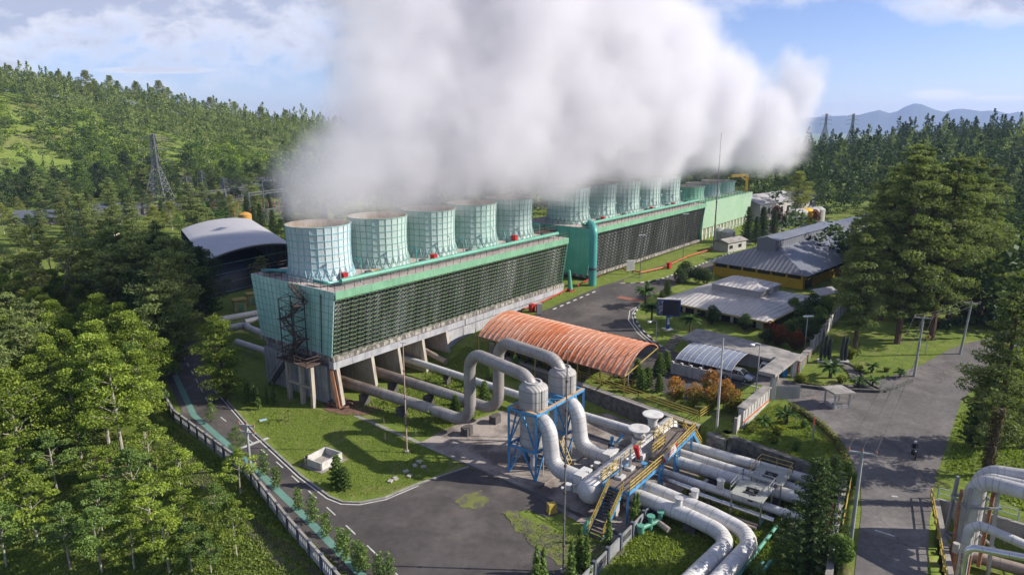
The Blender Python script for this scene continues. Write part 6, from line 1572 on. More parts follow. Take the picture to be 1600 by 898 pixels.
t = thing("slanted_barrier", "yellow and black pole leaning by the short utility pole", "barrier", AT(400, 735, 0)); m = MB()
a, b = AT(393, 712, .9), AT(404, 732, .1)
for k in range(8): m.k = k % 2; m.bar(a.lerp(b, k / 8), a.lerp(b, (k + 1) / 8), .12)
m.build("bar", ["rail_yellow", "truss_dark"], t)
# lawn objects
c = AT(506, 722, 0); t = thing("lawn_basin", "white open concrete basin on the lawn by the road bend", "basin", c); an = math.atan2(NY, NX) + .10; c_, s_ = math.cos(an), math.sin(an)
m = MB(); 
def lb(x, y, z): return Vector((c.x + x * c_ - y * s_, c.y + x * s_ + y * c_, z))
for x0, y0, x1, y1 in ((-1.3, -1.5, 1.3, -1.5), (1.3, -1.5, 1.3, 1.5), (1.3, 1.5, -1.3, 1.5), (-1.3, 1.5, -1.3, -1.5)): m.bar(lb(x0, y0, .45), lb(x1, y1, .45), .16, .95)
m.build("walls", "paint_white", t); m = MB(); m.obox(lb(-1.25, -1.45, .04), lb(1.25, -1.45, .04) - lb(-1.25, -1.45, .04), lb(-1.25, 1.45, .04) - lb(-1.25, -1.45, .04), (0, 0, .1)); m.build("floor", "concrete", t)
m = MB(); m.obox(lb(-1.8, -2.0, .02), lb(1.8, -2.0, .02) - lb(-1.8, -2.0, .02), lb(-1.8, 2.0, .02) - lb(-1.8, -2.0, .02), (0, 0, .04)); m.build("apron", "concrete_pad", t)
p = AT(480, 727, 0); t = thing("marker_post", "yellow and black marker post left of the white basin", "post", p); m = MB()
for k in range(4): m.k = k % 2; m.box(p.x, p.y, .3 * k, .22, .22, .3)
m.build("shaft", ["rail_yellow", "truss_dark"], t)
STN = None
for k, (px, py) in enumerate([(648, 728), (662, 730), (634, 737), (640, 744), (610, 752), (618, 748), (655, 722)]):
    p = AT(px, py, 0); m = MB(); m.box(p.x, p.y, 0, .6, .45, .18, px * .1); tag(m.build("stone_slab", "plank", org=(p.x, p.y, 0)), None, None); ob = bpy.context.scene.objects[[o.name for o in COL.objects][-1]]
    tag(ob, "pale little stone slab lying on the lawn near the thin pole", "slab", "stone slabs on the lawn")
p = AT(411, 657, 0); m = MB(); m.box(p.x, p.y, .05, .9, .35, .12, .6); tag(m.build("blue_sheet", "bin_pale", org=p) if mat("bin_pale", (.35, .50, .62), .4) else None, "folded pale blue sheet lying on the grass by the kerb", "sheet")
p = AT(535, 632, 0); t = thing("rubble_heap", "heap of dark old timber at the foot of the tower's first fin", "heap", p); m = MB()
for k in range(14): a = p + Vector((rng.uniform(-1.6, 1.6), rng.uniform(-1.2, 1.2), rng.uniform(.1, .6))); m.bar(a, a + Vector((rng.uniform(-1.2, 1.2), rng.uniform(-1, 1), rng.uniform(-.2, .3))), .16)
m.build("timber", "dirt", t); m = MB(); m.ball(p - Vector((0, 0, .3)), 1.8, 12, 6, .7); m.build("mound", "dirt", t)
t = thing("sprinkler_post", "little row of thin lawn stakes by the concrete path", "stakes", AT(600, 680, 0)); m = MB()
for px, py in ((585, 660), (600, 662), (602, 690), (650, 683)): p = AT(px, py, 0); m.bar(p, p + Vector((0, 0, 1.1)), .05)
m.each("stake", "pole_rust", t)
# white N frame behind separator
t = thing("vent_pipe", "thin white hooked vent pipe standing behind the nearer separator", "pipe", W(6.8, 26.5, 0)); m = MB(); m.tube(bend([W(5.5, 27.2, 0), W(5.5, 27.2, 8.3), W(5.0, 26.3, 8.3)], .2), .07, 6); m.build("tube", "pipe_white", t)
t = thing("vent_pipe", "thin white hooked vent pipe standing beside the farther separator", "pipe", W(9.8, 27.5, 0)); m = MB(); m.tube(bend([W(10.0, 27.6, 0), W(10.0, 27.6, 9.8), W(10.6, 28.2, 9.8)], .2), .07, 6); m.build("tube", "pipe_white", t)

# pipes west of the tower
pipe("uppermost silver pipe entering the tower's shaded end from the left", [AT(340, 500, 2), AT(375, 494, 2), AT(440, 482, 2)], .6, "pipe_white", joints=3)
pipe("elbowed silver pipe below the uppermost one at the tower's left", [AT(350, 514, 2), AT(385, 507, 2), AT(388, 512, 2), AT(425, 527, 2)], .6, "pipe_white", br=1.2, joints=3)
pipe("short silver pipe in front of the elbowed one at the tower's left", [AT(382, 503, 1.8), AT(425, 492, 1.8)], .5, "pipe_white", joints=3)
pipe("lowest silver pipe entering the tower's shaded base", [AT(370, 534, 1.5), AT(425, 552, 1.5)], .55, "pipe_white", joints=3)

# ------------------------------------------------------------------ pit at the road's right side
def pitwall(lab, a, b, h=3.1): return wall(lab, [a, b], .35, -.1, 3.05, "concrete", .04, name="pit_wall")
pitwall("far concrete side of the roadside pipe pit", (39.7, 57.3), (47.6, 50.6)); pitwall("roadside concrete side of the pipe pit", (39.5, 57.2), (31.1, 40.5)); pitwall("grass side of the pipe pit", (47.6, 50.6), (43.6, 40.5))
rail_fence("yellow and black guard rail on the roadside edge of the pipe pit", [(39.1, 57.5), (31.5, 42.5)], 3.1, 1.0, "rail_yellow", .08, 2.5, (1, .5), name="guard_rail")
rail_fence("pale blue tube rail along the pit's far edge", [(39.8, 57.6), (44.5, 53.7)], 3.1, 1.0, "rail_paleblue", .06, 2, (1, .5), name="guard_rail") if mat("rail_paleblue", (.35, .42, .46), .5) else None
rail_fence("pale blue tube rail along the pit's grassy edge", [(47.0, 51.6), (47.9, 50.4), (44.6, 43)], 3.1, 1.0, "rail_paleblue", .06, 2, (1, .5), name="guard_rail")
def Yp(px, py, y): return ATY(px, py, y)
def riser(lab, px, py_top, y, zb, px2, py2, y2, r, mt, br):
    T = Yp(px, py_top, y); E_ = Yp(px2, py2, y2); pipe(lab, [Vector((T.x, T.y, zb)), T, E_, E_ + (E_ - T) * .8], r, mt, br=br, joints=1.6, joint_mat="pipe_joint_pale", bn=9, name="pipeline")
riser("thick silver pipeline rising from the pit and turning right, the nearer of the thick pair", 1524, 748, 50.5, .5, 1600, 768, 48, .62, "pipe_clad", 1.5)
riser("thick silver pipeline rising from the pit behind its twin", 1534, 734, 51.8, .5, 1600, 744, 50, .6, "pipe_clad", 1.5)
riser("white pipeline squeezed between the two thick silver ones", 1530, 741, 51.2, .5, 1600, 756, 49.2, .35, "pipe_white", 1.3)
riser("middle pipeline of the pit, bending right below the thick pair", 1516, 813, 47.6, .3, 1600, 850, 45.5, .36, "pipe_clad", .9)
riser("shiny thin pipeline of the pit, nearest the photo's lower edge", 1510, 853, 46.0, .2, 1600, 870, 44, .27, "pipe_shiny", .8)
t = thing("pipe_trestle", "grey steel trestle holding the risers over the pit", "steel frame", (45, 50, 0)); m = MB()
T0 = Yp(1524, 775, 50.5)
for dx, dy in ((-1.3, -1.0), (1.6, -.8), (-1.1, 1.4), (1.9, 1.2)): m.bar((T0.x + dx, T0.y + dy, 0), (T0.x + dx * .8, T0.y + dy * .8, T0.z + 1.2), .22)
for z in (3.2, T0.z - .6): m.bar((T0.x - 1.2, T0.y - .9, z), (T0.x + 1.6, T0.y - .8, z), .16); m.bar((T0.x - 1.1, T0.y + 1.2, z), (T0.x + 1.7, T0.y + 1.1, z), .16); m.bar((T0.x - 1.2, T0.y - .9, z), (T0.x - 1.1, T0.y + 1.2, z), .16); m.bar((T0.x + 1.6, T0.y - .9, z), (T0.x + 1.7, T0.y + 1.1, z), .16)
m.build("frame", "grey_steel", t)
m = MB(); m.tube([(T0.x + 1.1, T0.y - .2, 1), (T0.x + 1.3, T0.y - .2, T0.z + .6)], .15, 8); m.tube([(T0.x - 1.2, T0.y, 1), (T0.x - 1.2, T0.y, T0.z + .6)], .12, 8); m.build("rusty_pipes", "rust", t)
pipe("fat dirty pipe lying across the pit's bottom", [(37.5, 52.5, 1.2), (45.5, 47.5, 1.2)], .5, "pipe_dirty", joints=2); pipe("second dirty pipe across the pit, nearer the road's edge", [(35.5, 49.5, 1.0), (43.5, 45, 1.0)], .4, "pipe_dirty", joints=2)
for k, (px, py) in enumerate([(1492, 865), (1514, 868)]):
    q = AT(px, py, 3.0); t = thing("vent_stub", ("left" if k == 0 else "right") + " white capped stub poking above the pit rail at the bottom", "pipe fitting", (q.x, q.y, 0), "vent stubs in the pit"); m = MB(); m.tube([(q.x, q.y, .5), (q.x, q.y, 3.2)], .22, 12); m.build("neck", "rust", t, smooth=True); m = MB(); m.tube([(q.x, q.y, 3.2), (q.x, q.y, 4.0)], .25, 12); m.build("cap", "wall_white", t, smooth=True)

# ------------------------------------------------------------------ statues, steps, garden furniture
for k, (px, py, h, n_) in enumerate([(1288, 566, 4.6, 3), (1317, 566, 3.9, 2)]):
    p = AG(px, py); t = thing("monument", ("taller three shafted" if k == 0 else "shorter two shafted") + " dark sculpture on a white base by the lawn steps", "sculpture", p); m = MB(); m.box(p.x, p.y, p.z - .2, 1.9 if k == 0 else 1.5, 1.2, .5, -.3); m.build("base", "wall_white", t)
    for j in range(n_):
        m = MB(); x0 = (j - (n_ - 1) / 2) * .55; hh = h * (1 - .12 * j) if k == 0 else h * (1 - .05 * j); m.tube([(p.x + x0, p.y, p.z + .3), (p.x + x0 * 1.05, p.y, p.z + hh * .35), (p.x + x0 * .9, p.y, p.z + hh * .7), (p.x + x0 * .95 + .1, p.y, p.z + hh * .9), (p.x + x0 + .12, p.y, p.z + hh)], [.17, .30, .17, .24, .08], 8); m.build("shaft", "statue_dark", t, smooth=True) if (MATS.get("statue_dark") or mat("statue_dark", (.02, .028, .028), .5)) else None
t = thing("lawn_steps", "curving flight of stone steps climbing the lawn to the sculptures", "steps", AG(1368, 610)); m = MB(); path = [AG(*q) for q in ((1372, 612), (1350, 602), (1338, 592), (1332, 580), (1318, 570), (1302, 566))]
for a, b in zip(path, path[1:]):
    n = 5; u = (b - a); h = Vector((u.x, u.y, 0)).normalized(); sv = Vector((-h.y, h.x, 0))
    for j in range(n): q = a + u * j / n; m.obox(Vector((q.x, q.y, g(q.x, q.y) - .1)) - sv * .7, sv * 1.4, h * (u.length / n * .8), (0, 0, .22))
m.build("treads", "steps_stone", t) if mat("steps_stone", (.20, .18, .16), .95, var=.4, scale=2) else None
m = MB()
for a, b in zip(path, path[1:]): m.bar(Vector((a.x + .9, a.y - .3, g(a.x, a.y) + .1)), Vector((b.x + .9, b.y - .3, g(b.x, b.y) + .1)), .2, .3)
m.build("edging", "dark_concrete", t)
t = thing("garden_kerb", "low dark stone kerb round the lawn's road edge", "kerb", AG(1240, 604)); m = MB(); path = [AG(*q) for q in ((1243, 603), (1290, 609), (1330, 611), (1372, 613), (1400, 607), (1425, 596))]
for a, b in zip(path, path[1:]): m.bar(a + Vector((0, 0, .15)), b + Vector((0, 0, .15)), .4, .45)
m.build("stones", "stone", t)
t = thing("office_steps", "dark stepped path beside the billboard lawn", "steps", AG(1045, 545)); m = MB(); a, b = AG(1042, 548), AG(1062, 522)
for j in range(9): q = a.lerp(b, j / 9); m.box(q.x, q.y, g(q.x, q.y) - .05, 1.6, .5, .16, -.75)
m.build("treads", "steps_stone", t)
p = AG(1223, 742 - 55) ; 
a = AT(1270, 690, 3); t = thing("hoarding", "orange and white triangular hoarding at the garden's hedge", "sign", a); m = MB(); m.bar(a, a + Vector((0, 0, 2.0)), .08); m.bar(a + Vector((.5, 1.3, 0)), a + Vector((.5, 1.3, 2.6)), .08); m.build("posts", "grey_steel", t); m = MB(); m.obox(a + Vector((0, 0, .8)), Vector((.5, 1.3, .5)), Vector((.05, -.02, 0)), (0, 0, 1.2)); bd = m.build("board", "cone_orange", t); m = MB(); m.obox(a + Vector((-.03, .22, 1.15)), Vector((.28, .73, .28)), Vector((.02, -.01, 0)), (0, 0, .5)); m.build("white_field", "paint_white", bd)

# ------------------------------------------------------------------ cars
def car(px, py, rz, lab, body="car_silver", z=None):
    p = AG(px, py) if z is None else AT(px, py, z); t = thing("parked_car", lab, "car", p, rz=0); c_, s_ = math.cos(rz), math.sin(rz)
    def q(x, y, z): return (p.x + x * c_ - y * s_, p.y + x * s_ + y * c_, p.z + z)
    # lower body section list along x : (x, half width, z bottom, z top)
    secs = [(-2.1, .70, .45, .80), (-2.0, .82, .28, .98), (-1.2, .86, .22, 1.02), (0, .87, .2, 1.0), (1.0, .86, .22, .98), (1.7, .80, .28, .84), (2.1, .62, .42, .68)]
    m = MB(); vs = []; n = 8
    for x, hw, a, b in secs:
        for y_, z_ in ((-hw * .9, a), (-hw, a + (b - a) * .45), (-hw * .96, b - .08), (-hw * .8, b), (hw * .8, b), (hw * .96, b - .08), (hw, a + (b - a) * .45), (hw * .9, a)): vs.append(q(x, y_, z_))
    fs = [tuple(range(n))[::-1], tuple((len(secs) - 1) * n + j for j in range(n))] + [(i * n + j, i * n + (j + 1) % n, (i + 1) * n + (j + 1) % n, (i + 1) * n + j) for i in range(len(secs) - 1) for j in range(n)]
    m.add(vs, fs); bd = m.build("body", body, t, smooth=True)
    m = MB(); base = [(-1.95, .74), (-1.0, .78), (.3, .78), (1.15, .74)]; topx = [(-1.55, .60), (-.9, .64), (.2, .64), (.45, .60)]
    vb = [q(x, s * y_, .97) for x, y_ in base for s in (-1, 1)]; vt = [q(x, s * y_, 1.45) for x, y_ in topx for s in (-1, 1)]
    v = vb + vt; m.add(v, [(0, 2, 10, 8), (2, 4, 12, 10), (4, 6, 14, 12), (3, 1, 9, 11), (5, 3, 11, 13), (7, 5, 13, 15), (1, 0, 8, 9), (6, 7, 15, 14)]); m.build("windows", "glass_dark", t)
    m = MB(); m.add([q(x, s * y_ * 1.02, 1.45 + .03 * (i in (1, 2))) for i, (x, y_) in enumerate(topx) for s in (-1, 1)] + [q(x, s * y_ * .9, 1.50) for i, (x, y_) in enumerate(topx) for s in (-1, 1)], [(8, 10, 11, 9), (10, 12, 13, 11), (12, 14, 15, 13), (0, 2, 10, 8), (2, 4, 12, 10), (4, 6, 14, 12), (3, 1, 9, 11), (5, 3, 11, 13), (7, 5, 13, 15), (1, 0, 8, 9), (6, 7, 15, 14)])
    for (x0, x1) in ((-1.95, -1.55), (1.15, .45)):
        for s in (-1, 1): m.bar(q(x0, s * .76, .97), q(x1, s * .62, 1.46), .07)
    for x in (-.95, .25):
        for s in (-1, 1): m.bar(q(x, s * .785, .97), q(x, s * .65, 1.46), .06)
    m.build("roof", body, t, smooth=True)
    for x in (-1.35, 1.3):
        for s in (-1, 1):
            m = MB(); m.tube([q(x, s * .66, .32), q(x, s * .88, .32)], .32, 18); wh = m.build("wheel", "rubber", t, smooth=True); m = MB(); m.tube([q(x, s * .87, .32), q(x, s * .895, .32)], .19, 12); m.build("rim", "grey_steel", wh)
    for s in (-1, 1):
        m = MB(); m.obox(q(2.02, s * .5 - .12, .58), Vector(q(.08, 0, 0)) - Vector(q(0, 0, 0)), Vector(q(0, .24, 0)) - Vector(q(0, 0, 0)), (0, 0, .14)); m.build("headlight", "lamp_glass", t)
        m = MB(); m.obox(q(-2.09, s * .6 - .1, .72), Vector(q(.08, 0, 0)) - Vector(q(0, 0, 0)), Vector(q(0, .2, 0)) - Vector(q(0, 0, 0)), (0, 0, .2)); m.build("tail_light", "red_paint", t)
    return t
car(1152, 592, math.atan2(.6, -.8) + math.pi, "silver car whose tail pokes out from under the blue carport")
car(1199, 580, math.atan2(.85, .5), "pale car in the shade between the carport and the gate", "car_white")

# ------------------------------------------------------------------ rider on the road
def skin_body(name, joints, edges, par, material, sub=2):
    me = bpy.data.meshes.new(name); me.from_pydata([j[0] for j in joints], edges, []); me.materials.append(MATS[material]); o = bpy.data.objects.new(name, me); COL.objects.link(o); o.parent = par
    md = o.modifiers.new("skin", "SKIN"); md.use_smooth_shade = True
    for i, j in enumerate(joints): me.skin_vertices[0].data[i].radius = (j[1], j[1] * (j[2] if len(j) > 2 else 1))
    me.skin_vertices[0].data[0].use_root = True; ss = o.modifiers.new("sub", "SUBSURF"); ss.levels = sub; ss.render_levels = sub; return o
q = AT(1427, 713, 3); H_ = R(160)
bk = thing("motorcycle", "dark motorcycle being ridden down the middle of the public road", "motorcycle", q); bk.rotation_euler.z = H_; ORG[bk.name] = Vector((0, 0, 0))
for y_ in (.66, -.62):
    m = MB(); m.tube([(-.05, y_, .31), (.05, y_, .31)], .31, 20); wl = m.build("wheel", "rubber", bk, smooth=True); m = MB(); m.tube([(-.056, y_, .31), (.056, y_, .31)], .18, 12); m.build("rim", "grey_steel", wl)
m = MB(); m.tube([(0, .42, .62), (0, .1, .78), (0, -.3, .80), (0, -.85, .86)], [.10, .17, .14, .07], 10); m.tube([(0, .3, .42), (0, -.25, .42)], .16, 10); m.tube([(0, .52, .98), (0, .50, .62)], [.15, .09], 10); m.build("body", "bike_black", bk, smooth=True) if mat("bike_black", (.02, .022, .028), .3) else None
m = MB(); m.bar((0, .66, .31), (0, .48, .98), .07); m.bar((-.34, .38, 1.05), (.34, .38, 1.05), .035); m.tube([(.12, -.1, .3), (.16, -.75, .38)], .05, 8); m.build("fork_and_bars", "grey_steel", bk)
m = MB(); m.ball((0, .66, .92), .1, 10, 6); m.build("headlight", "lamp_glass", bk, smooth=True); m = MB(); m.box(0, -.93, .82, .12, .05, .06); m.build("tail_light", "red_paint", bk)
rd = thing("person", "person in dark clothes and a white helmet riding the motorcycle on the road", "person", q); rd.rotation_euler.z = H_; ORG[rd.name] = Vector((0, 0, 0))
J = [((0, -.22, .93), .14, 1.15), ((0, -.16, 1.12), .135), ((0, -.08, 1.32), .15), ((0, -.02, 1.46), .10), ((0, .02, 1.55), .055), ((0, .05, 1.66), .085),
     ((-.20, -.03, 1.42), .065), ((-.30, .10, 1.20), .05), ((-.31, .33, 1.09), .035), ((.20, -.03, 1.42), .065), ((.30, .10, 1.20), .05), ((.31, .33, 1.09), .035),
     ((-.13, -.18, .90), .10), ((-.24, .22, .82), .08), ((-.20, .05, .40), .05), ((-.21, .18, .30), .04), ((.13, -.18, .90), .10), ((.24, .22, .82), .08), ((.20, .05, .40), .05), ((.21, .18, .30), .04)]
E_ = [(0, 1), (1, 2), (2, 3), (3, 4), (4, 5), (3, 6), (6, 7), (7, 8), (3, 9), (9, 10), (10, 11), (0, 12), (12, 13), (13, 14), (14, 15), (0, 16), (16, 17), (17, 18), (18, 19)]
skin_body("body", J, E_, rd, "black_cloth")
m = MB(); m.lathe((0, .05, 1.70), [(.10, -.14), (.145, -.10), (.155, 0), (.13, .09), (.07, .14), (.01, .155)], 16); m.build("helmet", "helmet_white", rd, smooth=True)
m = MB(); m.lathe((0, .075, 1.69), [(.135, -.045), (.14, .0), (.135, .045)], 16, False); m.build("visor", "glass_dark", rd, smooth=True)

# ------------------------------------------------------------------ vegetation
def leaves(cl, size, seed, asp=.6, up=.35, shell=.35):
    """cl: rows (x,y,z, rx,ry,rz, n, tint) -> quads of leaf spray spread through the clump volumes"""
    r = np.random.default_rng(seed); C_, T_ = [], []
    for x, y, z, rx, ry, rz, n, ti in cl:
        n = int(n); v = r.normal(size=(n, 3)); v /= np.linalg.norm(v, axis=1)[:, None]; q = r.uniform(shell, 1, n) ** .6; 
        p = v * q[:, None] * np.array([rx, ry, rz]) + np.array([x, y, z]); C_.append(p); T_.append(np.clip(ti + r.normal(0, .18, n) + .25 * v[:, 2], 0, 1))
    c = np.concatenate(C_); ti = np.concatenate(T_); n = len(c)
    nrm = r.normal(size=(n, 3)); nrm[:, 2] = np.abs(nrm[:, 2]) + up; nrm /= np.linalg.norm(nrm, axis=1)[:, None]
    a = np.cross(nrm, r.normal(size=(n, 3))); a /= np.linalg.norm(a, axis=1)[:, None]; b = np.cross(nrm, a)
    s = size * r.uniform(.55, 1.35, n)[:, None]; a = a * s; b = b * s * asp
    v = np.stack([c - a, c - b * .8, c + a, c + b], 1).reshape(-1, 3); f = np.arange(4 * n).reshape(n, 4)
    return v, f, ti
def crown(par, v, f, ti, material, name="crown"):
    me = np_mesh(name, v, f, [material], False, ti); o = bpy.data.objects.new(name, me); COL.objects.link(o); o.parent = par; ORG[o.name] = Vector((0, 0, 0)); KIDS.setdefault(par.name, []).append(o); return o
def newtree(name, label, cat="tree"):
    t = thing(name, label, cat, (0, 0, 0)); return t
def broadleaf(seed, h=10, spread=.24, leafm="leaf_bright", bark="bark_pale", nc=30, dens=340, low=.36, leaf=.125, name="broadleaf_tree", flat=.55):
    r = np.random.default_rng(seed); t = newtree(name, "tree"); m = MB()
    bx, by = r.uniform(-.04, .04, 2) * h; top = Vector((bx, by, h * .93)); pts = [Vector((0, 0, -.4)), Vector((bx * .3, by * .3, h * .3)), Vector((bx * .6, by * .8, h * .6)), top]; m.tube(pts, [h * .016, h * .013, h * .009, h * .003], 7)
    cl = []
    for i in range(nc):
        f = i / (nc - 1); z = h * (low + (1 - low) * f * .97); k = math.sin(math.pi * min(1, (f * .85 + .22))) ** .7; rad = h * spread * k * r.uniform(.45, 1.1); an = i * 2.4 + r.uniform(-.5, .5)
        q = Vector((math.cos(an) * rad + bx * f, math.sin(an) * rad + by * f, z)); s = h * r.uniform(.07, .12) * (1.1 - .35 * f); cl.append((*q, s * 1.25, s * 1.25, s * flat, dens * r.uniform(.7, 1.2), r.uniform(.15, .85)))
        o = Vector((bx * f, by * f, z - rad * .55)); m.tube([o, o.lerp(q, .55) + Vector((0, 0, .1)), q], [h * .005, h * .0035, h * .0015], 4, False)
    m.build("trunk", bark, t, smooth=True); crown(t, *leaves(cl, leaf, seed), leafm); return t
def pine(seed, h=22, spread=.122, leafm="leaf_pine", bark="bark_red", nw=20, low=.17, dens=170, leaf=.23, name="pine_tree", droop=.0, top=1.0):
    r = np.random.default_rng(seed); t = newtree(name, "tree"); m = MB(); lean = r.uniform(-.03, .03, 2) * h
    ax_ = lambda f: Vector((lean[0] * f * f, lean[1] * f * f, h * f)); m.tube([ax_(-.02), ax_(.3), ax_(.6), ax_(.97)], [h * .017, h * .014, h * .009, h * .002], 8)
    cl = []
    for i in range(nw):
        f = low + (1 - low) * (i + .3 * r.random()) / nw; k = (math.sin(math.pi * (1 - (f - low) / (1 - low)) ** .8 * .72 + .1)) ; nb = int(r.integers(4, 7))
        for j in range(nb):
            an = 2 * math.pi * j / nb + r.uniform(-.5, .5) + i; L_ = h * spread * k * r.uniform(.35, 1.4) + .3
            o = ax_(f); e = o + Vector((math.cos(an) * L_, math.sin(an) * L_, L_ * r.uniform(.0, .35) - droop * L_)); m.tube([o, o.lerp(e, .5), e], [h * .004, h * .003, h * .001], 4, False)
            s = L_ * r.uniform(.30, .42) + .25; cl.append((*o.lerp(e, .82), s, s, s * .42, dens * (s / 1.4) ** 1.3 + 14, r.uniform(.1, .9)));  s2 = s * .7; cl.append((*o.lerp(e, .45), s2, s2, s2 * .4, dens * .5 * (s / 1.4) ** 1.3 + 8, r.uniform(0, .6)))
    cl.append((*ax_(.98), h * .02, h * .02, h * .04, 45, .6))
    m.build("trunk", bark, t, smooth=True); crown(t, *leaves(cl, leaf, seed, .38, .15), leafm); return t
def araucaria(seed, h=12, leafm="leaf_dark", leaf=.2, nw=22, spread=.26, name="norfolk_pine", dens=1.0):
    r = np.random.default_rng(seed); t = newtree(name, "tree"); m = MB(); m.tube([(0, 0, -.3), (0, 0, h * .5), (0, 0, h)], [h * .015, h * .009, h * .002], 8); cl = []
    for i in range(nw):
        f = .1 + .88 * i / nw; L0 = h * spread * (1 - f) ** .75 + h * .02; nb = 6
        for j in range(nb):
            an = 2 * math.pi * j / nb + i * .5; L_ = L0 * r.uniform(.8, 1.1)
            for q in range(max(2, int(L_ / (h * .035)))):
                g_ = (q + .7) / max(2, int(L_ / (h * .035))); p = Vector((math.cos(an) * L_ * g_, math.sin(an) * L_ * g_, h * f + L_ * .25 * g_ * g_)); s = h * .022 * (1.2 - .4 * g_); cl.append((*p, s * 1.3, s * 1.3, s * .5, 9 * dens, .3 + .5 * g_))
            m.tube([(0, 0, h * f), (math.cos(an) * L_ * .6, math.sin(an) * L_ * .6, h * f + L_ * .1), (math.cos(an) * L_, math.sin(an) * L_, h * f + L_ * .25)], [h * .003, h * .002, .01], 4, False)
    m.build("trunk", "bark", t, smooth=True); crown(t, *leaves(cl, leaf, seed, .4, .1), leafm); return t
def column(seed, h=3, rad=.5, leafm="leaf_mid", name="columnar_shrub", n=12, dens=70, leaf=.11, cone=.6):
    r = np.random.default_rng(seed); t = newtree(name, "shrub", "shrub"); m = MB(); m.tube([(0, 0, -.2), (0, 0, h * .9)], [.06, .015], 6); m.build("stem", "bark", t, smooth=True); cl = []
    for i in range(n):
        f = i / (n - 1); an = i * 2.4; k = rad * (1 - cone * f) ; cl.append((math.cos(an) * k * .45, math.sin(an) * k * .45, h * (.16 + .8 * f), k * .8, k * .8, h * .09, dens * (1 - .4 * f), r.uniform(.2, .9)))
    crown(t, *leaves(cl, leaf, seed), leafm, "foliage"); return t
def bush(seed, h=2.4, rad=1.1, leafm="leaf_mid", name="round_bush", n=16, dens=110, leaf=.12):
    r = np.random.default_rng(seed); t = newtree(name, "bush", "bush"); m = MB(); m.tube([(0, 0, -.2), (0, 0, h * .5)], [.09, .04], 6); m.build("stem", "bark", t, smooth=True); cl = [(0, 0, h * .5, rad * .8, rad * .8, h * .42, dens * 2.4, .25)]
    for i in range(n):
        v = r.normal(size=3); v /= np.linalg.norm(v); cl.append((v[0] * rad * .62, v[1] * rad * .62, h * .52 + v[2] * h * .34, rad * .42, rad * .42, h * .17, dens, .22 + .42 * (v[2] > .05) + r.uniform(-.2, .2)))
    crown(t, *leaves(cl, leaf, seed, .6, .35, .6), leafm, "foliage"); return t
def cycad(seed, h=1.0, L_=1.3, n=20, name="cycad", leafm="leaf_fan"):
    r = np.random.default_rng(seed); t = newtree(name, "palm", "palm"); m = MB(); m.tube([(0, 0, -.2), (0, 0, h)], [.17, .14], 8); m.build("trunk", "bark", t, smooth=True); V, F, T = [], [], []
    for i in range(n):
        an = 2.4 * i; el_ = r.uniform(.1, 1.1); p = Vector((0, 0, h)); d = Vector((math.cos(an) * math.cos(el_), math.sin(an) * math.cos(el_), math.sin(el_))); sd2 = Vector((-math.sin(an), math.cos(an), 0)); pts = []
        for k in range(7): pts.append(p.copy()); p = p + d * (L_ / 6); d = (d - Vector((0, 0, .22))).normalized()
        for k in range(6):
            w_ = .17 * math.sin(math.pi * (k + .6) / 6.8) * L_; w2 = .17 * math.sin(math.pi * (k + 1.6) / 6.8) * L_
            for s in (-1, 1):
                o = len(V); dr = Vector((0, 0, -.35)); V += [pts[k], pts[k + 1], pts[k + 1] + (sd2 * s + dr) * max(w2, .01), pts[k] + (sd2 * s + dr) * w_]; F.append((o, o + 1, o + 2, o + 3)); T.append(r.uniform(.2, .9))
    crown(t, np.array([tuple(q) for q in V]), np.array(F), np.array(T), leafm, "fronds"); return t
def bare(seed, h=13):
    r = np.random.default_rng(seed); t = newtree("bare_tree", "tree"); m = MB(); cl = []
    def br(p, d, L_, rd, k):
        e = p + d * L_; m.tube([p, p.lerp(e, .5) + Vector(r.normal(0, L_ * .03, 3)), e], [rd, rd * .8, rd * .6], 5, False)
        if k == 0: cl.append((*e, .7, .7, .35, 26, r.uniform(.3, .9))); return
        for j in range(3 if k > 1 else 2):
            nd_ = (d + Vector(r.normal(0, .42, 3)) + Vector((0, 0, .18))).normalized(); br(e, nd_, L_ * r.uniform(.55, .8), rd * .55, k - 1)
    br(Vector((0, 0, -.3)), Vector((r.normal(0, .05), r.normal(0, .05), 1)).normalized(), h * .42, h * .014, 4)
    m.build("trunk", "bark_pale", t, smooth=True); crown(t, *leaves(cl, .26, seed), "leaf_gold"); return t

BR = [broadleaf(11 + k, 11, leafm="leaf_bright") for k in range(5)]
BG = [broadleaf(31 + k, 12, .27, "leaf_gold", nc=30) for k in range(2)]
BM = [broadleaf(41 + k, 10, .3, "leaf_mid", "bark", nc=30, dens=230, low=.22, flat=.7) for k in range(3)]
BS = [broadleaf(51 + k, 5, .34, ("leaf_bright", "leaf_mid")[k % 2], "bark_pale", nc=19, dens=230, low=.42, leaf=.095, flat=.4, name="young_tree") for k in range(4)]
PN = [pine(61 + k, 25) for k in range(5)]
PM = [pine(71 + k, 15, .2, "leaf_pine", nw=13, low=.12, leaf=.22, dens=130) for k in range(3)]
BD = [broadleaf(46 + k, 11, .3, 'leaf_dark', 'bark', nc=30, dens=210, low=.2, flat=.7, name='dark_tree') for k in range(2)]
BP = pine(77, 12.5, .19, 'leaf_bright', 'bark', nw=14, low=.08, dens=210, leaf=.15)
DK = [araucaria(81 + k, 13, "leaf_dark", .3, 24, .2, dens=1.1, name="conifer") for k in range(2)]
AR = araucaria(91, 13, "leaf_dark", .17, 26, .30, dens=2.0)
YC = [araucaria(93 + k, 4, "leaf_mid", .13, 12, .28, dens=2.2, name="young_conifer") for k in range(2)]
CY = [column(95 + k, 3.0, .42, "leaf_mid", "cypress", n=14, cone=.85) for k in range(2)]
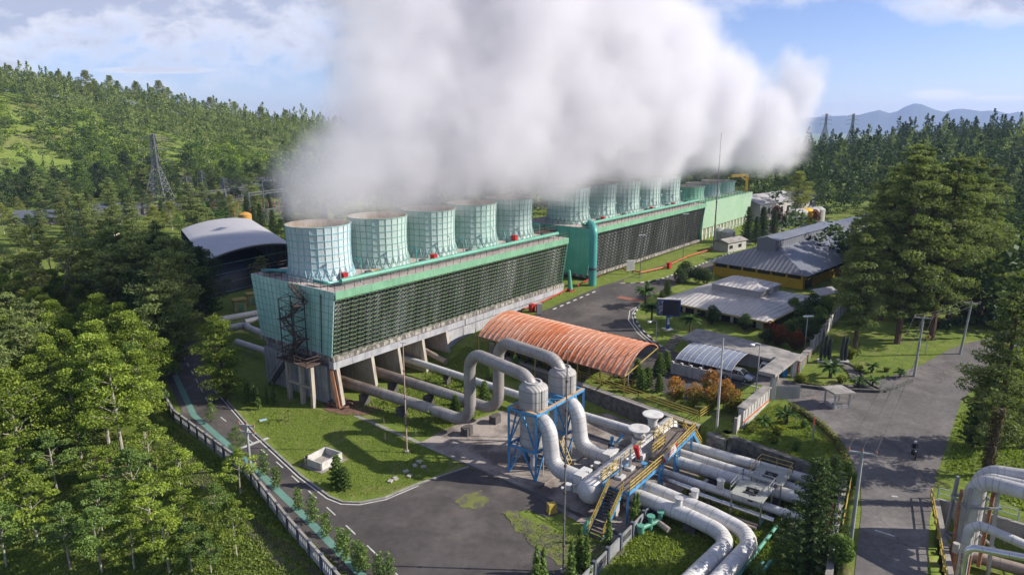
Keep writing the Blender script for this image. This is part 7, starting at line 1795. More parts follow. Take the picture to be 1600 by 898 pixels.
FS = [column(98 + k, 2.6, .62, "leaf_mid", "columnar_shrub", n=12, cone=.35, dens=60) for k in range(3)]
SP = [broadleaf(101 + k, 2.3, .34, "leaf_bright", "bark", nc=10, dens=22, low=.25, leaf=.12, name="sapling") for k in range(2)]
BO = [bush(105 + k, 3.4, 1.25, "leaf_orange") for k in range(2)]
BRD = bush(108, 3.0, 1.2, "leaf_redbush"); BGR = bush(109, 2.6, 1.1, "leaf_mid"); BGD = bush(110, 3.2, 1.5, "leaf_dark"); BSM = bush(111, .9, .6, "leaf_hedge", n=10, dens=50, leaf=.08, name="small_bush")
CYC = cycad(112); PLM = cycad(113, 2.6, 2.2, 24, "palm_tree"); BT = [bare(115 + k) for k in range(2)]
used = set()
def put(proto, x, y, label, group=None, sc=1.0, rz=None, z=None, rnd=.12, tilt=0):
    s = sc * rng.uniform(1 - rnd, 1 + rnd); first = proto.name not in used; used.add(proto.name)
    return dup(proto, (x, y, (g(x, y) if z is None else z) - .05), rng.uniform(0, 6.28) if rz is None else rz, s, label, group, first=first, tilt=tilt)
def putp(proto, px, py, label, group=None, sc=1.0, z=None, **k):
    p = AG(px, py) if z is None else AT(px, py, z); return put(proto, p.x, p.y, label, group, sc, **k)
def scatter(n, region, mind, seed, test=None):
    r = np.random.default_rng(seed); xs_ = [p[0] for p in region]; ys_ = [p[1] for p in region]; out = []; tries = 0
    while len(out) < n and tries < n * 60:
        tries += 1; x, y = r.uniform(min(xs_), max(xs_)), r.uniform(min(ys_), max(ys_))
        if not inside(np.array([x]), np.array([y]), region)[0]: continue
        if any((x - a) ** 2 + (y - b) ** 2 < mind * mind for a, b in out): continue
        out.append((x, y))
    return out
# -- left grove
ga = [(-46, 84), (-44.5, 80), (-43.5, 74.5), (-50, 70), (-60, 66), (-69, 67), (-94, 88), (-112, 122), (-88, 134), (-62, 101)]
for i, (x, y) in enumerate(scatter(96, ga, 4.0, 1)):
    edge = y < 88; far_ = y > 108
    pr = BR[i % 5] if (i % 7 or far_) else BM[i % 3]
    if far_ and i % 3 == 0: pr = BG[i % 2]
    put(pr, x, y, "bright green slim trunked tree packed in the grove left of the fenced road" if not far_ else "yellow green tree in the back of the left grove", "trees of the left grove" if not far_ else "trees at the back of the left grove", (1.12 if x > -62 else 1.0), rnd=.14)
for px, py, k in ((62, 545, 0), (120, 520, 1), (155, 505, 0), (95, 500, 1), (28, 500, 0)): p = AG(px, py + 12); put(BT[k], p.x, p.y, "pale leggy half bare tree rising from the left grove", "pale half bare trees", 1.15)
# olive pines at the left edge
for i, (px, py) in enumerate([(8, 640), (50, 655), (15, 700), (-30, 620), (70, 610), (-20, 560), (30, 590)]): p = AG(px, py); put(PM[i % 3], p.x, p.y, "olive green pine at the photo's left edge beside the grove", "pines at the left edge", .95)
# -- young trees in the clearing
YT = [(370, 868, 1.0), (340, 820, .8), (240, 850, 1.15), (160, 830, 1.0), (60, 850, 1.2), (110, 890, 1.1), (285, 780, 1.0), (215, 800, 1.25), (20, 800, 1.2), (90, 770, 1.15), (150, 770, .9), (10, 885, 1.2), (210, 890, 1.0), (300, 893, .8), (235, 745, 1.3), (50, 735, 1.2), (290, 820, .8), (130, 730, 1.1), (375, 770, .9), (0, 755, 1.3), (180, 780, 1.0), (330, 895, .7), (265, 895, 1.1), (160, 895, 1.2), (35, 770, 1.2)]
for i, (px, py, s) in enumerate(YT):
    lb_ = {0: "young spreading tree standing alone in the clearing by the ditch", 18: "young tree leaning on the slope just below the roadside fence", 14: "bushy young tree right above the tiny red roofed shed"}.get(i)
    putp(BS[i % 4], px, py, lb_ or "young flat crowned tree in the sunny clearing at lower left", None if lb_ else "young trees of the clearing", s * 1.15)
# -- dark conifers between the grove and the sports roof
da = [(-80, 134), (-66, 108), (-56, 104), (-55, 112), (-62, 132)]
for i, (x, y) in enumerate(scatter(17, da, 4.2, 3)): put((DK + PM)[i % 5], x, y, "tall dark conifer in the shaded clump before the white arched roof", "shaded conifers before the arched roof", 1.25)
putp(BP, 352, 626, "light green bushy pine standing alone left of the tower's shaded end", None, 1.0, rnd=0)
for i, (px, py) in enumerate([(305, 492), (322, 500), (290, 505), (330, 478), (275, 490)]): putp((DK + BD)[i % 4], px, py, 'dark tree crowding the near corner of the white arched roof', 'dark trees at the arched roof corner', 1.05)
for i, (px, py, s) in enumerate([(272, 585, 1.0), (255, 600, 1.0), (235, 560, 1.2)]): putp(DK[i % 2] if i > 1 else PM[1], px, py, "dark conifer overhanging the top end of the service road", "conifers at the road's top end", s * 1.1)
putp(PM[2], 412, 462, "dark young conifer poking up before the arched roof's right tip", None, .55)
# valley trees far left (z about 0)
va = [(-290, 180), (-130, 140), (-92, 150), (-60, 205), (-60, 260), (-110, 330), (-240, 330)]
for i, (x, y) in enumerate(scatter(190, va, 6.0, 4)):
    px_ = 800 + FPX * x / (y * _c + 37 * _s)
    if 205 < y < 255 and 320 < px_ < 450 : continue
    if (x + 75) ** 2 / 900 + (y - 172) ** 2 / 1500 < 1: continue
    put((BD + DK + PM + BD + BM[:1] + BG[:1])[i % 11], x, y, "shady tree scattered over the valley floor behind the arched roof", "trees on the valley floor", rng.uniform(.6, 1.0))
for i, (px, py) in enumerate([(408, 345), (428, 360), (440, 372), (398, 350)]): putp((DK + BM)[i % 3], px, py + 12, "dark tree between the orange tank and the nearest stack", "dark trees behind the orange tank", .8)
for i in range(3): putp(PLM, (322, 350, 338)[i], (345, 352, 358)[i], "palm with spreading fronds near the arched roof's crest", "palms by the arched roof", 1.7)
# ridge line trees and hill foot trees, single trees one can make out
for i in range(44):
    a = -.74 + .5 * i / 43; rr = 735 + rng.uniform(-60, 10); x, y = rr * math.sin(math.atan(a)), rr * math.cos(math.atan(a))
    put((BM[i % 3] if i % 3 else BG[i % 2]), x, y, "flat crowned tree on the skyline of the left hill", "skyline trees of the left hill", rng.uniform(1.2, 2.1))
for i in range(60):
    a = -.76 + .56 * (i / 59) + rng.uniform(-.01, .01); rr = rng.uniform(372, 430); x, y = rr * math.sin(math.atan(a)), rr * math.cos(math.atan(a))
    put((BD + BM[:1] + BD + PM[:1])[i % 6], x, y, "tall dark tree in the belt at the foot of the left hill", "tree belt at the hill's foot", rng.uniform(1.3, 2.0) if i % 6 != 5 else 1.2)

# -- far woods as one mass each
def proto_np(kind, seed, n):
    r = np.random.default_rng(seed); cl = []
    if kind == "pine":
        for i in range(9): f = i / 8; k = 2.6 * (1 - f) ** .7 + .5; an = i * 2.4; cl.append((math.cos(an) * k * .5, math.sin(an) * k * .5, 4 + 11 * f, k * .85, k * .85, 1.0, n / 9, r.uniform(.1, .9)))
    elif kind == "round":
        for i in range(8): v = r.normal(size=3); v /= np.linalg.norm(v); cl.append((v[0] * 2.3, v[1] * 2.3, 6 + v[2] * 2, 2.0, 2.0, 1.3, n / 8, r.uniform(.1, .9)))
    else:
        for i in range(5): v = r.normal(size=3); cl.append((v[0] * 1.2, v[1] * 1.2, 1.2, 1.7, 1.7, .9, n / 5, r.uniform(.2, 1)))
    return leaves(cl, .48 if kind != "shrub" else .42, seed, .7, .5)
def forest(name, label, pts, kinds, material, seed, n=80, big=1.0):
    n = int(n * 2.5)
    r = np.random.default_rng(seed); P = [proto_np(k, seed + i, n) for i, k in enumerate(kinds)]; V, F, T = [], [], []; off = 0
    X_ = np.array(pts); Z_ = G(X_[:, 0], X_[:, 1])
    for i in range(len(X_)):
        v, f, ti = P[i % len(P)]; a = r.uniform(0, 6.28); s = (r.uniform(.55, 1.0) + .75 * r.random() ** 4) * big; c_, s_ = math.cos(a) * s, math.sin(a) * s
        w_ = np.stack([v[:, 0] * c_ - v[:, 1] * s_ + X_[i, 0], v[:, 0] * s_ + v[:, 1] * c_ + X_[i, 1], v[:, 2] * s * r.uniform(.9, 1.15) + Z_[i] - .5], 1); V.append(w_); F.append(f + off); off += len(v); T.append(np.clip(ti + r.normal(0, .22), 0, 1))
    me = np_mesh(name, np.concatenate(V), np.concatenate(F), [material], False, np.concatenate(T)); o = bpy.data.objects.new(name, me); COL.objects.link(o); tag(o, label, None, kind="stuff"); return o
def polar(n, a0, a1, r0, r1, seed, dens=None):
    r = np.random.default_rng(seed); out = []
    while len(out) < n:
        a = r.uniform(a0, a1); rr = math.sqrt(r.uniform(r0 * r0, r1 * r1)); 
        if dens and r.random() > dens(a, rr): continue
        out.append((rr * math.sin(math.atan(a)), rr * math.cos(math.atan(a))))
    return out
def pineband(a, rr):            # pines on the upper slope, shrubs below
    lo = np.interp(a, [-.8, -.6, -.45, -.3, -.2], [610, 560, 540, 500, 480]); return 1 if rr > lo + 35 * math.sin(a * 60) + 25 else .05
def clear(a, rr): return 1 if math.sin(a * 31 + 1) + math.sin(rr * .035 + a * 9) + .5 * math.sin(a * 90 + rr * .02) > -.1 else .12
forest("pine_wood", "pine wood covering the upper left hill", polar(1700, -.84, -.16, 440, 760, 5, pineband), ["pine", "pine", "round"], "leaf_pine", 21, 90)
forest("hill_scrub", "bright scrub and low trees on the sunlit left slope", polar(1100, -.84, -.2, 415, 640, 6, lambda a, rr: (1 - pineband(a, rr) * .9) * clear(a, rr)), ["shrub", "round", "shrub", "shrub"], "leaf_bright", 22, 60)
forest("hill_woodland", "mixed darker woodland scattered over the left slope", polar(380, -.84, -.16, 400, 620, 7, lambda a, rr: (1 - pineband(a, rr) * .8) * clear(a, rr)), ["round", "pine", "round"], "leaf_mid", 23, 80)
def rightband(a, rr): return 1 if rr > np.interp(a, [.2, .36, .5, .7, .9, 1.3], [330, 235, 235, 200, 150, 110]) else 0
forest("ridge_forest", "dense dark forest on the ridge right of the towers", polar(2900, .12, 1.35, 110, 620, 8, rightband), ["pine", "pine", "round", "pine"], "leaf_dark", 24, 110, .85)
forest("valley_wood", "dark wood filling the valley behind the cooling towers", polar(900, -.33, .36, 255, 560, 17, lambda a, rr: 0 if (a > .02 and rr < 250 + 350 * a) else 1), ["round", "pine", "round", "pine"], "leaf_dark", 29, 90)
forest("ridge_forest_crest", "lighter trees mixed into the right ridge", polar(420, .30, 1.2, 180, 600, 9, rightband), ["round", "pine"], "leaf_pine", 25, 100, .85)
forest("understorey", "dark undergrowth beneath the tall pines by the road", [(rng.uniform(66, 120), rng.uniform(101, 160)) for _ in range(260)], ["shrub", "shrub", "round"], "leaf_dark", 26, 90)

# -- tall pines right of the boundary wall
TP = [(1335, 545, .98, "tall pine nearest the boundary wall, its bare brown trunk showing"), (1350, 478, 1.15, None), (1430, 500, 1.3, None), (1530, 500, 1.0, None), (1415, 478, 1.15, None), (1402, 536, 1.17, "tall pine with a long bare trunk at the top of the lawn"), (1455, 530, 1.15, None), (1375, 500, 1.15, None), (1480, 505, 1.15, None), (1500, 480, 1.2, None), (1400, 470, 1.25, None), (1450, 470, 1.25, None), (1475, 485, 1.35, None), (1520, 455, 1.2, None), (1385, 440, 1.2, None), (1345, 455, 1.05, None), (1330, 430, 1.05, None), (1560, 470, 1.1, None), (1320, 470, .8, None)]
def putt(proto, H0, px, py, topy, lb, gr_=None):
    b_ = AG(px, py); r_ = ray(px, topy); hh = CAM_H + r_[2] * b_.y / r_[1] - b_.z; return put(proto, b_.x, b_.y, lb, gr_, hh / H0, rnd=0)
for i, (px, py, s, lb_) in enumerate(TP): putt(PN[i % 5], 25, px, py, float(np.interp(px, [1318, 1345, 1375, 1400, 1440, 1480, 1510, 1535, 1562], [345, 312, 255, 222, 226, 232, 246, 275, 305])) + (0 if i % 3 == 1 else rng.uniform(5, 55)), lb_ or "tall olive crowned pine in the stand behind the right lawn", None if lb_ else "tall pines behind the lawn")
putt(PN[1], 25, 1545, 745, 425, "large dark pine standing on the right roadside"); putt(PN[3], 25, 1600, 700, 440, "pine half cut off by the photo's right edge")
putp(DK[0], 1520, 700, "shaggy dark conifer under the large roadside pine", None, .62)
p = AG(1530, 790); t = thing("ivy_stump", "tall dead trunk wrapped in brown creeper beside the road", "tree trunk", p); m = MB(); m.tube([p, p + Vector((.2, 0, 5)), p + Vector((.6, 0, 9.5))], [.42, .36, .25], 10); m.build("trunk", "bark", t, smooth=True)
v_, f_, t_ = leaves([(.03 * z, 0, z, .62, .62, .6, 130, .3) for z in np.arange(.4, 9.5, .55)], .13, 5); crown(t, v_, f_, t_, "leaf_ivy", "creeper") if leafmat("leaf_ivy", (.05, .04, .015), (.10, .085, .03)) else None
putp(AR, 1262, 905, "dark tiered conifer rising at the bottom edge before the pipe pit", None, .88, z=.0, rnd=0)
for k, (px, py, s) in enumerate([(1300, 770, .5)]): putp(AR, px, py, "small tiered conifer behind the garden's stone wall", None, s, z=3.0)
# roundish green mass by the leaning pole
for i, (px, py, s) in enumerate([(1310, 880, .9), (1240, 892, .8), (1318, 770, .8), (1330, 760, .6), (1300, 850, .7), (1180, 905, .6)]): putp(BGR, px, py, "leafy green bush at the edge of the pipe pit", "bushes round the pipe pit", s)
# -- bushes and conifers in the office quarter
for i, (px, py, s) in enumerate([(1055, 626, .95), (1084, 634, .95), (1108, 618, 1.05), (1112, 640, .95), (1131, 628, .95), (1141, 645, 1.0)]): putp(BO[i % 2], px, py, ORD[i] + " from the left in the clump of orange tipped round bushes", "orange tipped bushes", s, rnd=.04)
for i, (px, py, s) in enumerate([(995, 598, 1.0), (1012, 606, .85), (1030, 588, 1.0), (1042, 578, .8), (1030, 612, .75), (1003, 612, .8)]): putp(YC[i % 2], px, py, ORD[i] + " fresh green young conifer by the shelter's right end, from the back left", "young conifers by the shelter", s * 1.0)
for i, (px, py, s) in enumerate([(1113, 506, 1.0), (1163, 516, 1.0), (1213, 440 + 25, .9), (1250, 520, .8)]): putp(CY[0] if i == 2 else BGD, px, py, ["dark egg shaped tree before the office, left one", "dark egg shaped tree before the office, right one", "slim dark cypress against the yellow wall", "dark rounded tree behind the boundary wall lamp"][i], None, s)
for i, (px, py, s) in enumerate([(1217, 540, 1.1), (1243, 547, 1.15), (1201, 530, .9)]): putp(BRD, px, py, ["dark red bush, middle of three behind the gatehouse", "dark red bush nearest the boundary wall", "dark red bush, left of three behind the gatehouse"][i], None, s)
for i, (px, py, s) in enumerate([(1195, 537, .8), (1232, 525, .9), (1262, 535, 1.2), (1278, 510, 1.3), (1255, 505, 1.2), (1290, 490, 1.3), (1268, 485, 1.1), (1240, 490, 1.0)]): putp(BGR if i % 2 else BGD, px, py, "leafy bush in the thicket between office and boundary wall", "thicket by the boundary wall", s)
for i, (px, py, s) in enumerate([(1072, 440, 1.3), (1092, 442, 1.1), (1104, 444, 1.1), (1062, 444, 1.0)]): putp(BGD, px, py, "dark bushy tree between the drive and the yellow workshop", "dark bushes left of the workshop", s)
putp(BRD, 1230, 447, "red leaved bush against the yellow wall, left of two", None, .8); putp(BRD, 1247, 449, "red leaved bush against the yellow wall, right of two", None, .8)
putp(YC[0], 1042, 462, "small conifer at the office's left corner", None, .8); putp(YC[1], 1033, 478, "second small conifer at the office's left corner, nearer the drive", None, .7)
putp(PLM, 1008, 478, "feathery palm on the curved kerb left of the billboard", None, 1.0); putp(PLM, 1018, 503, "dark palm on the small lawn below the billboard", None, .9); putp(PLM, 1078, 520, "broad palm between the billboard and the office", None, .9)
for i, (px, py, s) in enumerate([(1167, 380, 1.0), (1190, 378, 1.0), (1208, 368, .75), (1180, 383, .8)]): putp(DK[i % 2], px, py, ORD[i] + " of the dark conifers standing between the white tanks and the workshop", "conifers by the white tanks", s * .85)
putp(BG[0], 1245, 345, "wide yellow green tree behind the distant tanks", None, 1.2)
for i, (px, py) in enumerate([(1213, 346), (1228, 348), (1270, 352)]): putp(BRD, px, py, ORD[i] + " from the left of the reddish bushes by the distant tanks", "reddish bushes by the tanks", 1.6)
# -- gardens
GR = [(1228, 662, CYC, 1.2, "big cycad in the middle of the round garden"), (1192, 668, CYC, 1.0, "squat cycad left of the yellow green ball bush"), (1214, 678, BSM, 1.5, "yellow green ball shaped bush in the round garden"), (1256, 668, BGR, .45, "dark low bush under the hedge of the round garden"), (1243, 704, BGR, .5, "silvery round bush near the stone wall of the round garden"), (1175, 676, BSM, 1.1, "small dry shrub at the round garden's left"), (1207, 692, BSM, 1.2, "loose shrub below the ball shaped bush"), (1260, 690, SP[0], .8, "thin leafy sapling next to the orange hoarding"), (1297, 590, CYC, 1.5, "broad cycad on the lawn left of the steps"), (1362, 582, CYC, .9, "small palm like cycad right of the curving steps"), (1363, 604, CYC, .9, "low cycad near the kerb right of the steps"), (1340, 606, CYC, 1.0, "spiky cycad where the steps meet the road"), (1316, 598, BSM, 1.3, "dark bush on the lawn beside the steps"), (1340, 580, BSM, 1.2, "small bush above the steps' bend"), (1406, 590, CYC, .8, "little pale topped cycad near the utility pole"), (1331, 560, BSM, 2.0, "rounded bush right of the sculptures"), (1252, 598, BSM, 1.6, "dark clipped bush by the mural wall"), (1385, 580, BSM, .8, "tiny shrub in the middle of the right lawn")]
for px, py, pr, s, lb_ in GR: putp(pr, px, py, lb_, None, s, rnd=.03)
def hedge(lab, pts, wd, h, material, seed, name="hedge"):
    r = np.random.default_rng(seed); cl = []; o = pts[0]; t = thing(name, lab, "hedge", o)
    for a, b in zip(pts, pts[1:]):
        n = max(2, int((b - a).length / .45))
        for i in range(n): p = a.lerp(b, i / n) - o; cl.append((p.x, p.y, g(p.x + o.x, p.y + o.y) - o.z + h * .5, wd * .55, wd * .55, h * .55, 70, r.uniform(.2, .8)))
    v_, f_, t_ = leaves(cl, .1, seed, .6, .35, .6); crown(t, v_, f_, t_, material, "foliage"); m = MB()
    m.tube([Vector((p.x, p.y, g(p.x, p.y) + h * .35)) for p in pts], h * .33, 8); m.build("stems", "bark", t)
hedge("clipped yellow green hedge curving round the garden's road side", [AG(*q) for q in ((1236, 637), (1262, 652), (1285, 668), (1305, 688), (1318, 712), (1322, 735))], .8, .75, "leaf_hedge", 3)
hedge("low clipped hedge between the gate and the lawn's kerb", [AG(*q) for q in ((1246, 598), (1275, 604), (1300, 606))], .6, .5, "leaf_hedge", 4)
# -- lawn edge plants
for i, (px, py, s) in enumerate([(398, 634, 1.15), (385, 628, 1.1), (428, 633, 1.2), (417, 630, .8), (404, 640, 1.15), (389, 622, 1.0)]): putp(CY[i % 2], px, py, "slim pale cypress on the lawn before the tower's shaded end", "slim cypresses on the lawn", s * .95)
for i, (px, py, s) in enumerate([(451, 657, .8), (425, 661, .5), (600, 640, .9), (623, 645, .8), (670, 665, .8), (712, 640, .7), (690, 610, .8), (665, 598, .8)]): putp(SP[i % 2], px, py, ORD[i] + " of the small saplings dotted over the lawn by the tower pipes", "lawn saplings", s)
for i, (px, py, s) in enumerate([(528, 760, .95), (541, 764, .8)]): putp(YC[i], px, py, "light green young conifer at the lawn's corner, " + ["left", "right"][i] + " of two", None, s)
for i, (px, py, s) in enumerate([(757, 634, 1.0), (712, 655, .85), (805, 590, .9), (765, 600, .7)]): putp(YC[i % 2], px, py, ["young conifer right behind the tall pipe loops", "young conifer between the two pipe loops", "slender young conifer by the rear separator", "small young conifer on the grass slope"][i], None, s)
FSP = [(413, 742), (433, 762), (467, 797), (489, 816), (510, 836), (532, 862), (541, 873), (569, 893), (592, 905), (608, 912), (560, 888), (372, 705), (330, 660)]
for i, (px, py) in enumerate(FSP):
    putp(FS[i % 3] if i < 11 else BM[0], px, py, ORD[i] + " shrub along the roadside fence, counting down the road", "shrubs along the roadside fence", 1.0 if i < 11 else .3, z=.0)
for i, (px, py, s) in enumerate([(905, 900, 1.6), (892, 910, 1.2), (915, 905, 1.3), (848, 915, 1.2), (838, 920, 1.2)]): putp(CY[i % 2], px, py, "ragged dark conifer cut off by the bottom edge of the photo", "conifers at the bottom edge", s * 1.0, z=0)
for i, (px, py, s) in enumerate([(990, 822, 1.0), (995, 812, .8)]): putp(CY[i % 2], px, py, "narrow dark conifer by the walkway stair, " + ["front", "rear"][i] + " one", None, s * 1.05, z=0)
putp(CY[1], 950, 850, "thin dry conifer at the foot of the walkway stair", None, 1.0, z=0)
# -- grass tufts as stuff: rough grass on the slope, pit and roadsides
def tufts(name, label, region, n, seed, size, material, zlo=0, mx=None):
    r = np.random.default_rng(seed); xs_ = [p[0] for p in region]; ys_ = [p[1] for p in region]
    x = r.uniform(min(xs_), max(xs_), n * 3); y = r.uniform(min(ys_), max(ys_), n * 3); k = inside(x, y, region); x, y = x[k][:n], y[k][:n]
    z = G(x, y); n = len(x); an = r.uniform(0, math.pi, n); s = size * r.uniform(.5, 1.4, n); hx, hy = np.cos(an) * s * .5, np.sin(an) * s * .5; tx, ty = r.normal(0, .35, n) * s, r.normal(0, .35, n) * s
    v = np.stack([np.stack([x - hx, y - hy, z - .02], 1), np.stack([x + hx, y + hy, z - .02], 1), np.stack([x + hx * .3 + tx, y + hy * .3 + ty, z + s * .9], 1), np.stack([x - hx * .3 + tx, y - hy * .3 + ty, z + s * .8], 1)], 1).reshape(-1, 3)
    big = np.sin(x * .35) * np.cos(y * .3); me = np_mesh(name, v, np.arange(4 * n).reshape(n, 4), [material], False, np.clip(.45 + .3 * big + r.normal(0, .25, n), 0, 1)); o = bpy.data.objects.new(name, me); COL.objects.link(o); tag(o, label, None, kind="stuff")
leafmat("grass_blades", (.095, .145, .024), (.21, .25, .06), .3, 0)
leafmat("grass_lawn", (.14, .195, .035), (.23, .28, .06), .3, 0)
tufts("rough_grass", "rough long grass on the slope below the fence", [(-43, 80), (-28.5, 67), (-13.5, 50), (-4, 38), (-30, 30), (-62, 52), (-75, 75)], 120000, 1, .17, "grass_blades")
tufts("lawn_grass", "mown grass of the near lawn", [(-41, 93), (-31, 78.2), (-22.5, 68), (-17.5, 62.8), (-13, 63.6), (-8, 67.8), (-5.6, 69.9), (-19.8, 83.2), (-24, 84)], 45000, 2, .08, "grass_lawn")
tufts("pit_grass", "unmown weeds between the pipelines", [(14, 59), (20, 66), (29, 61), (27, 52), (24, 46), (10, 40), (4, 44), (13.5, 59.6)], 26000, 3, .2, "grass_lawn")
tufts("verge_grass", "grass on the right roadside and round the pit", [(44, 63), (52, 74), (75, 88), (75, 50), (48, 40), (47.8, 51)], 26000, 4, .22, "grass_lawn")
tufts("tower_lawn_grass", "grass between the pipes under the tower", [tuple(W(s, d)[:2]) for s, d in [(1, 1), (1, 15), (13, 16.5), (24, 7), (24, 1)]], 22000, 5, .15, "grass_lawn")
tufts("yard_weeds", "thin weeds growing through the yard's edge", [tuple(AT(*p, 0)[:2]) for p in [(785, 802), (870, 828), (950, 845), (975, 860), (950, 885), (900, 890), (835, 855)]], 2600, 8, .13, "grass_blades")
tufts("garden_grass", "mown grass of the round garden and the lawn by the steps", [(26, 75), (33, 79), (35.5, 68), (32, 62.8), (25.5, 70.5)], 14000, 6, .1, "grass_lawn")
# prototypes not used stay out of the picture
for pr in BR + BG + BM + BS + PN + PM + DK + [AR, BP] + BD + YC + CY + FS + SP + BO + [BRD, BGR, BGD, BSM, CYC, PLM] + BT:
    if pr.name not in used:
        for ch in KIDS.get(pr.name, []): bpy.data.objects.remove(ch)
        bpy.data.objects.remove(pr)

# ------------------------------------------------------------------ steam plume: a density grid drawn by geometry nodes
def steam():
    me = bpy.data.meshes.new("steam_cloud"); me.from_pydata([(0, 0, 60)], [], []); ob = bpy.data.objects.new("steam_cloud", me); COL.objects.link(ob); tag(ob, "great white steam plume drifting off the cooling tower stacks", None, kind="stuff")
    mt_ = bpy.data.materials.new("steam_vapour"); mt_.use_nodes = True; t = mt_.node_tree; t.nodes.clear()
    pv = t.nodes.new("ShaderNodeVolumePrincipled"); pv.inputs["Color"].default_value = (.865, .86, .895, 1); pv.inputs["Density"].default_value = .14; pv.inputs["Anisotropy"].default_value = .1
    pv.inputs["Density Attribute"].default_value = "density"
    oo = t.nodes.new("ShaderNodeOutputMaterial"); t.links.new(pv.outputs[0], oo.inputs["Volume"])
    ng = bpy.data.node_groups.new("steam_density", "GeometryNodeTree"); ng.interface.new_socket("Geometry", in_out="INPUT", socket_type="NodeSocketGeometry"); ng.interface.new_socket("Geometry", in_out="OUTPUT", socket_type="NodeSocketGeometry")
    N = ng.nodes; L = ng.links
    def mn(op, a, b=None, c=None, clamp=False):
        n = N.new("ShaderNodeMath"); n.operation = op; n.use_clamp = clamp
        for i, v in enumerate((a, b, c)):
            if v is None: continue
            if isinstance(v, (int, float)): n.inputs[i].default_value = v
            else: L.new(v, n.inputs[i])
        return n.outputs[0]
    pos = N.new("GeometryNodeInputPosition").outputs[0]
    def noise(scale, det, rough=.55, w=0):
        n = N.new("ShaderNodeTexNoise"); n.inputs["Scale"].default_value = scale; n.inputs["Detail"].default_value = det; n.inputs["Roughness"].default_value = rough
        ad = N.new("ShaderNodeVectorMath"); ad.operation = "ADD"; L.new(pos, ad.inputs[0]); ad.inputs[1].default_value = (w, w * .7, 0); L.new(ad.outputs[0], n.inputs["Vector"]); return n
    B = []; BW = []
    def puff(px, py, y, r): p = ATY(px, py, y); B.append((p.x, p.y, p.z, r))
    # wisps leaving each stack of the first two blocks
    for k in range(5):
        c = W(5.5 + 11 * k, -10, 23.6); BW.append((c.x, c.y, c.z, 4.8)); BW.append((c.x - .3, c.y + 1.2, c.z + 2.5, 5.6)); BW.append((c.x + .3, c.y + 2.5, c.z + 6, 7)); B.append((c.x + 1.5, c.y + 4, c.z + 8, 8.0 if k else 6.5))
    for k in range(5):
        c = W(70.2 + 11.5 * k, -10, 24.2); BW.append((c.x, c.y, c.z, 4.4)); BW.append((c.x - .6, c.y + 2, c.z + 4, 6.5)); B.append((c.x, c.y + 5, c.z + 10, 9))
    for k in range(4):
        c = W(131 + 14.2 * k, -9.5, 21); B.append((c.x, c.y, c.z + 2, 7)); B.append((c.x - 3, c.y, c.z + 9, 10))
    for px, py, y, r in [(466, 322, 94, 2.6), (478, 300, 95, 3.8), (497, 270, 97, 5.2), (480, 325, 98, 4), (520, 300, 100, 6), (535, 235, 102, 6), (560, 265, 104, 7.5), (575, 190, 108, 8.5), (590, 130, 112, 9.5), (605, 70, 118, 9), (625, 20, 124, 10), (620, 240, 112, 11), (650, 170, 118, 14), (670, 90, 124, 15), (690, 20, 130, 14),
                         (720, 230, 122, 14), (760, 140, 130, 18), (780, 50, 138, 19), (790, -30, 140, 18), (830, 220, 138, 17), (870, 150, 145, 19), (890, 60, 152, 20), (880, -30, 150, 18), (940, 230, 155, 15), (980, 170, 162, 19), (1000, 90, 168, 18), (1040, 230, 185, 18), (1080, 160, 190, 18), (1070, 100, 190, 13),
                         (1120, 250, 205, 16), (1150, 195, 205, 16), (1180, 240, 215, 12), (1205, 190, 215, 11), (1230, 150, 215, 9.5), (1262, 132, 215, 6.5), (1284, 112, 215, 4), (1225, 225, 215, 8), (1235, 112, 215, 4.5), (1100, 300, 215, 12), (1170, 285, 222, 9), (1195, 262, 220, 8), (1000, 265, 170, 10), (900, 265, 152, 9), (760, 290, 128, 8), (690, 290, 114, 8), (830, 285, 138, 7)]: puff(px, py, y, r)
    wn = noise(.045, 3, .5, 31); wv = N.new("ShaderNodeVectorMath"); wv.operation = "SUBTRACT"; L.new(wn.outputs["Color"], wv.inputs[0]); wv.inputs[1].default_value = (.5, .5, .5)
    ws = N.new("ShaderNodeVectorMath"); ws.operation = "SCALE"; L.new(wv.outputs[0], ws.inputs[0]); ws.inputs["Scale"].default_value = 11
    wp = N.new("ShaderNodeVectorMath"); wp.operation = "ADD"; L.new(pos, wp.inputs[0])
    # warping grows with height above the stacks
    sz = N.new("ShaderNodeSeparateXYZ"); L.new(pos, sz.inputs[0]); hk = N.new("ShaderNodeMapRange"); hk.inputs[1].default_value = 23; hk.inputs[2].default_value = 42; L.new(sz.outputs[2], hk.inputs[0])
    w2 = N.new("ShaderNodeVectorMath"); w2.operation = "SCALE"; L.new(ws.outputs[0], w2.inputs[0]); L.new(hk.outputs[0], w2.inputs["Scale"]); L.new(w2.outputs[0], wp.inputs[1])
    def field(BL):
      tot = None
      for x, y, z, r in BL:
          d = N.new("ShaderNodeVectorMath"); d.operation = "DISTANCE"; L.new(wp.outputs[0], d.inputs[0]); d.inputs[1].default_value = (x, y, z)
          m_ = mn("MULTIPLY", mn("SUBTRACT", r, d.outputs["Value"]), 1.0)          # metres inside the puff
          if tot is None: tot = m_
          else:
              sm = N.new("ShaderNodeMath"); sm.operation = "SMOOTH_MAX"; L.new(tot, sm.inputs[0]); L.new(m_, sm.inputs[1]); sm.inputs[2].default_value = 3.0; tot = sm.outputs[0]
      return tot
    n1 = mn("SUBTRACT", noise(.075, 6, .58).outputs[0], .5); n2 = mn("SUBTRACT", noise(.3, 4, .6, 9).outputs[0], .5)
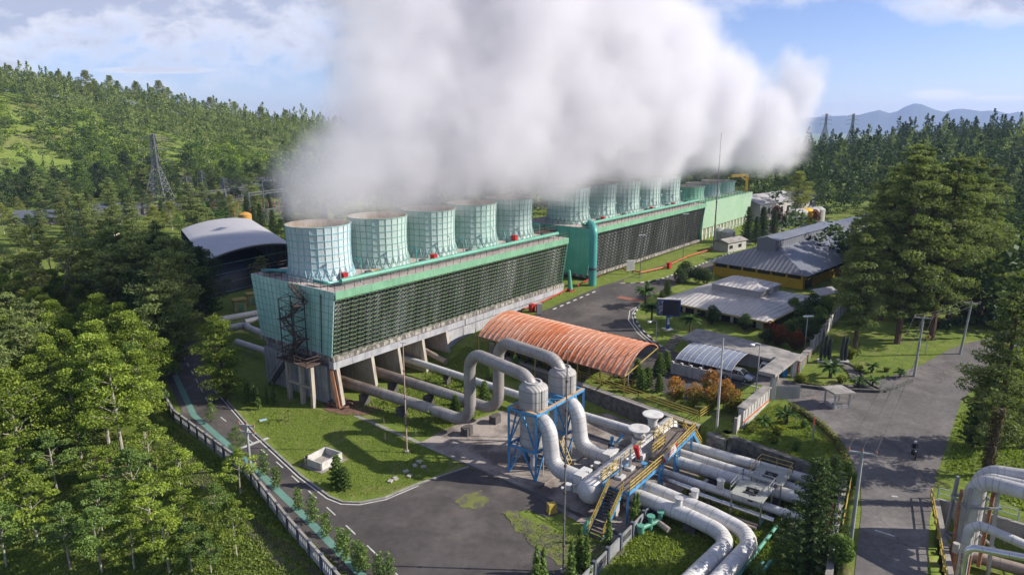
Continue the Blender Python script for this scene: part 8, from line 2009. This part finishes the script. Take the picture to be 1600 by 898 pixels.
    amp = mn("MULTIPLY_ADD", hk.outputs[0], 16, 4); nsum = mn("ADD", mn("MULTIPLY", n1, amp), mn("MULTIPLY", n2, mn("MULTIPLY_ADD", hk.outputs[0], 4, 3)))
    def mrange(v, lo, hi, smooth=True):
        n = N.new("ShaderNodeMapRange"); n.interpolation_type = "SMOOTHSTEP" if smooth else "LINEAR"; n.inputs[1].default_value = lo
        if isinstance(hi, (int, float)): n.inputs[2].default_value = hi
        else: L.new(hi, n.inputs[2])
        L.new(v, n.inputs[0]); return n.outputs[0]
    zr_ = mn("ADD", sz.outputs[2], mn("ADD", mn("MULTIPLY", n1, 22), mn("MULTIPLY", n2, 6)))
    big = mn("MULTIPLY", mrange(mn("ADD", field(B), nsum), -1.0, mn("MULTIPLY_ADD", hk.outputs[0], 3.4, 2.0)), mrange(zr_, 22.5, 29.5))
    wsp = mn("MULTIPLY", mrange(mn("ADD", field(BW), nsum), -.5, 3.0), mrange(sz.outputs[2], 23.0, 25.5))
    dn = mn("MAXIMUM", big, mn("MULTIPLY", wsp, .8))
    vc = N.new("GeometryNodeVolumeCube"); L.new(dn, vc.inputs["Density"])
    x0 = min(b[0] - b[3] for b in B + BW) - 8; x1 = max(b[0] + b[3] for b in B + BW) + 8; y0 = min(b[1] - b[3] for b in B + BW) - 6; y1 = max(b[1] + b[3] for b in B + BW) + 8; z1 = 92
    vc.inputs["Min"].default_value = (x0, y0, 22.5); vc.inputs["Max"].default_value = (x1, y1, z1)
    vx = .85
    vc.inputs["Resolution X"].default_value = int((x1 - x0) / vx); vc.inputs["Resolution Y"].default_value = int((y1 - y0) / vx); vc.inputs["Resolution Z"].default_value = int((z1 - 22.5) / vx)
    sm = N.new("GeometryNodeSetMaterial"); sm.inputs["Material"].default_value = mt_; L.new(vc.outputs[0], sm.inputs["Geometry"])
    go = N.new("NodeGroupOutput"); L.new(sm.outputs[0], go.inputs[0]); me.materials.append(mt_)
    md = ob.modifiers.new("density", "NODES"); md.node_group = ng
steam()
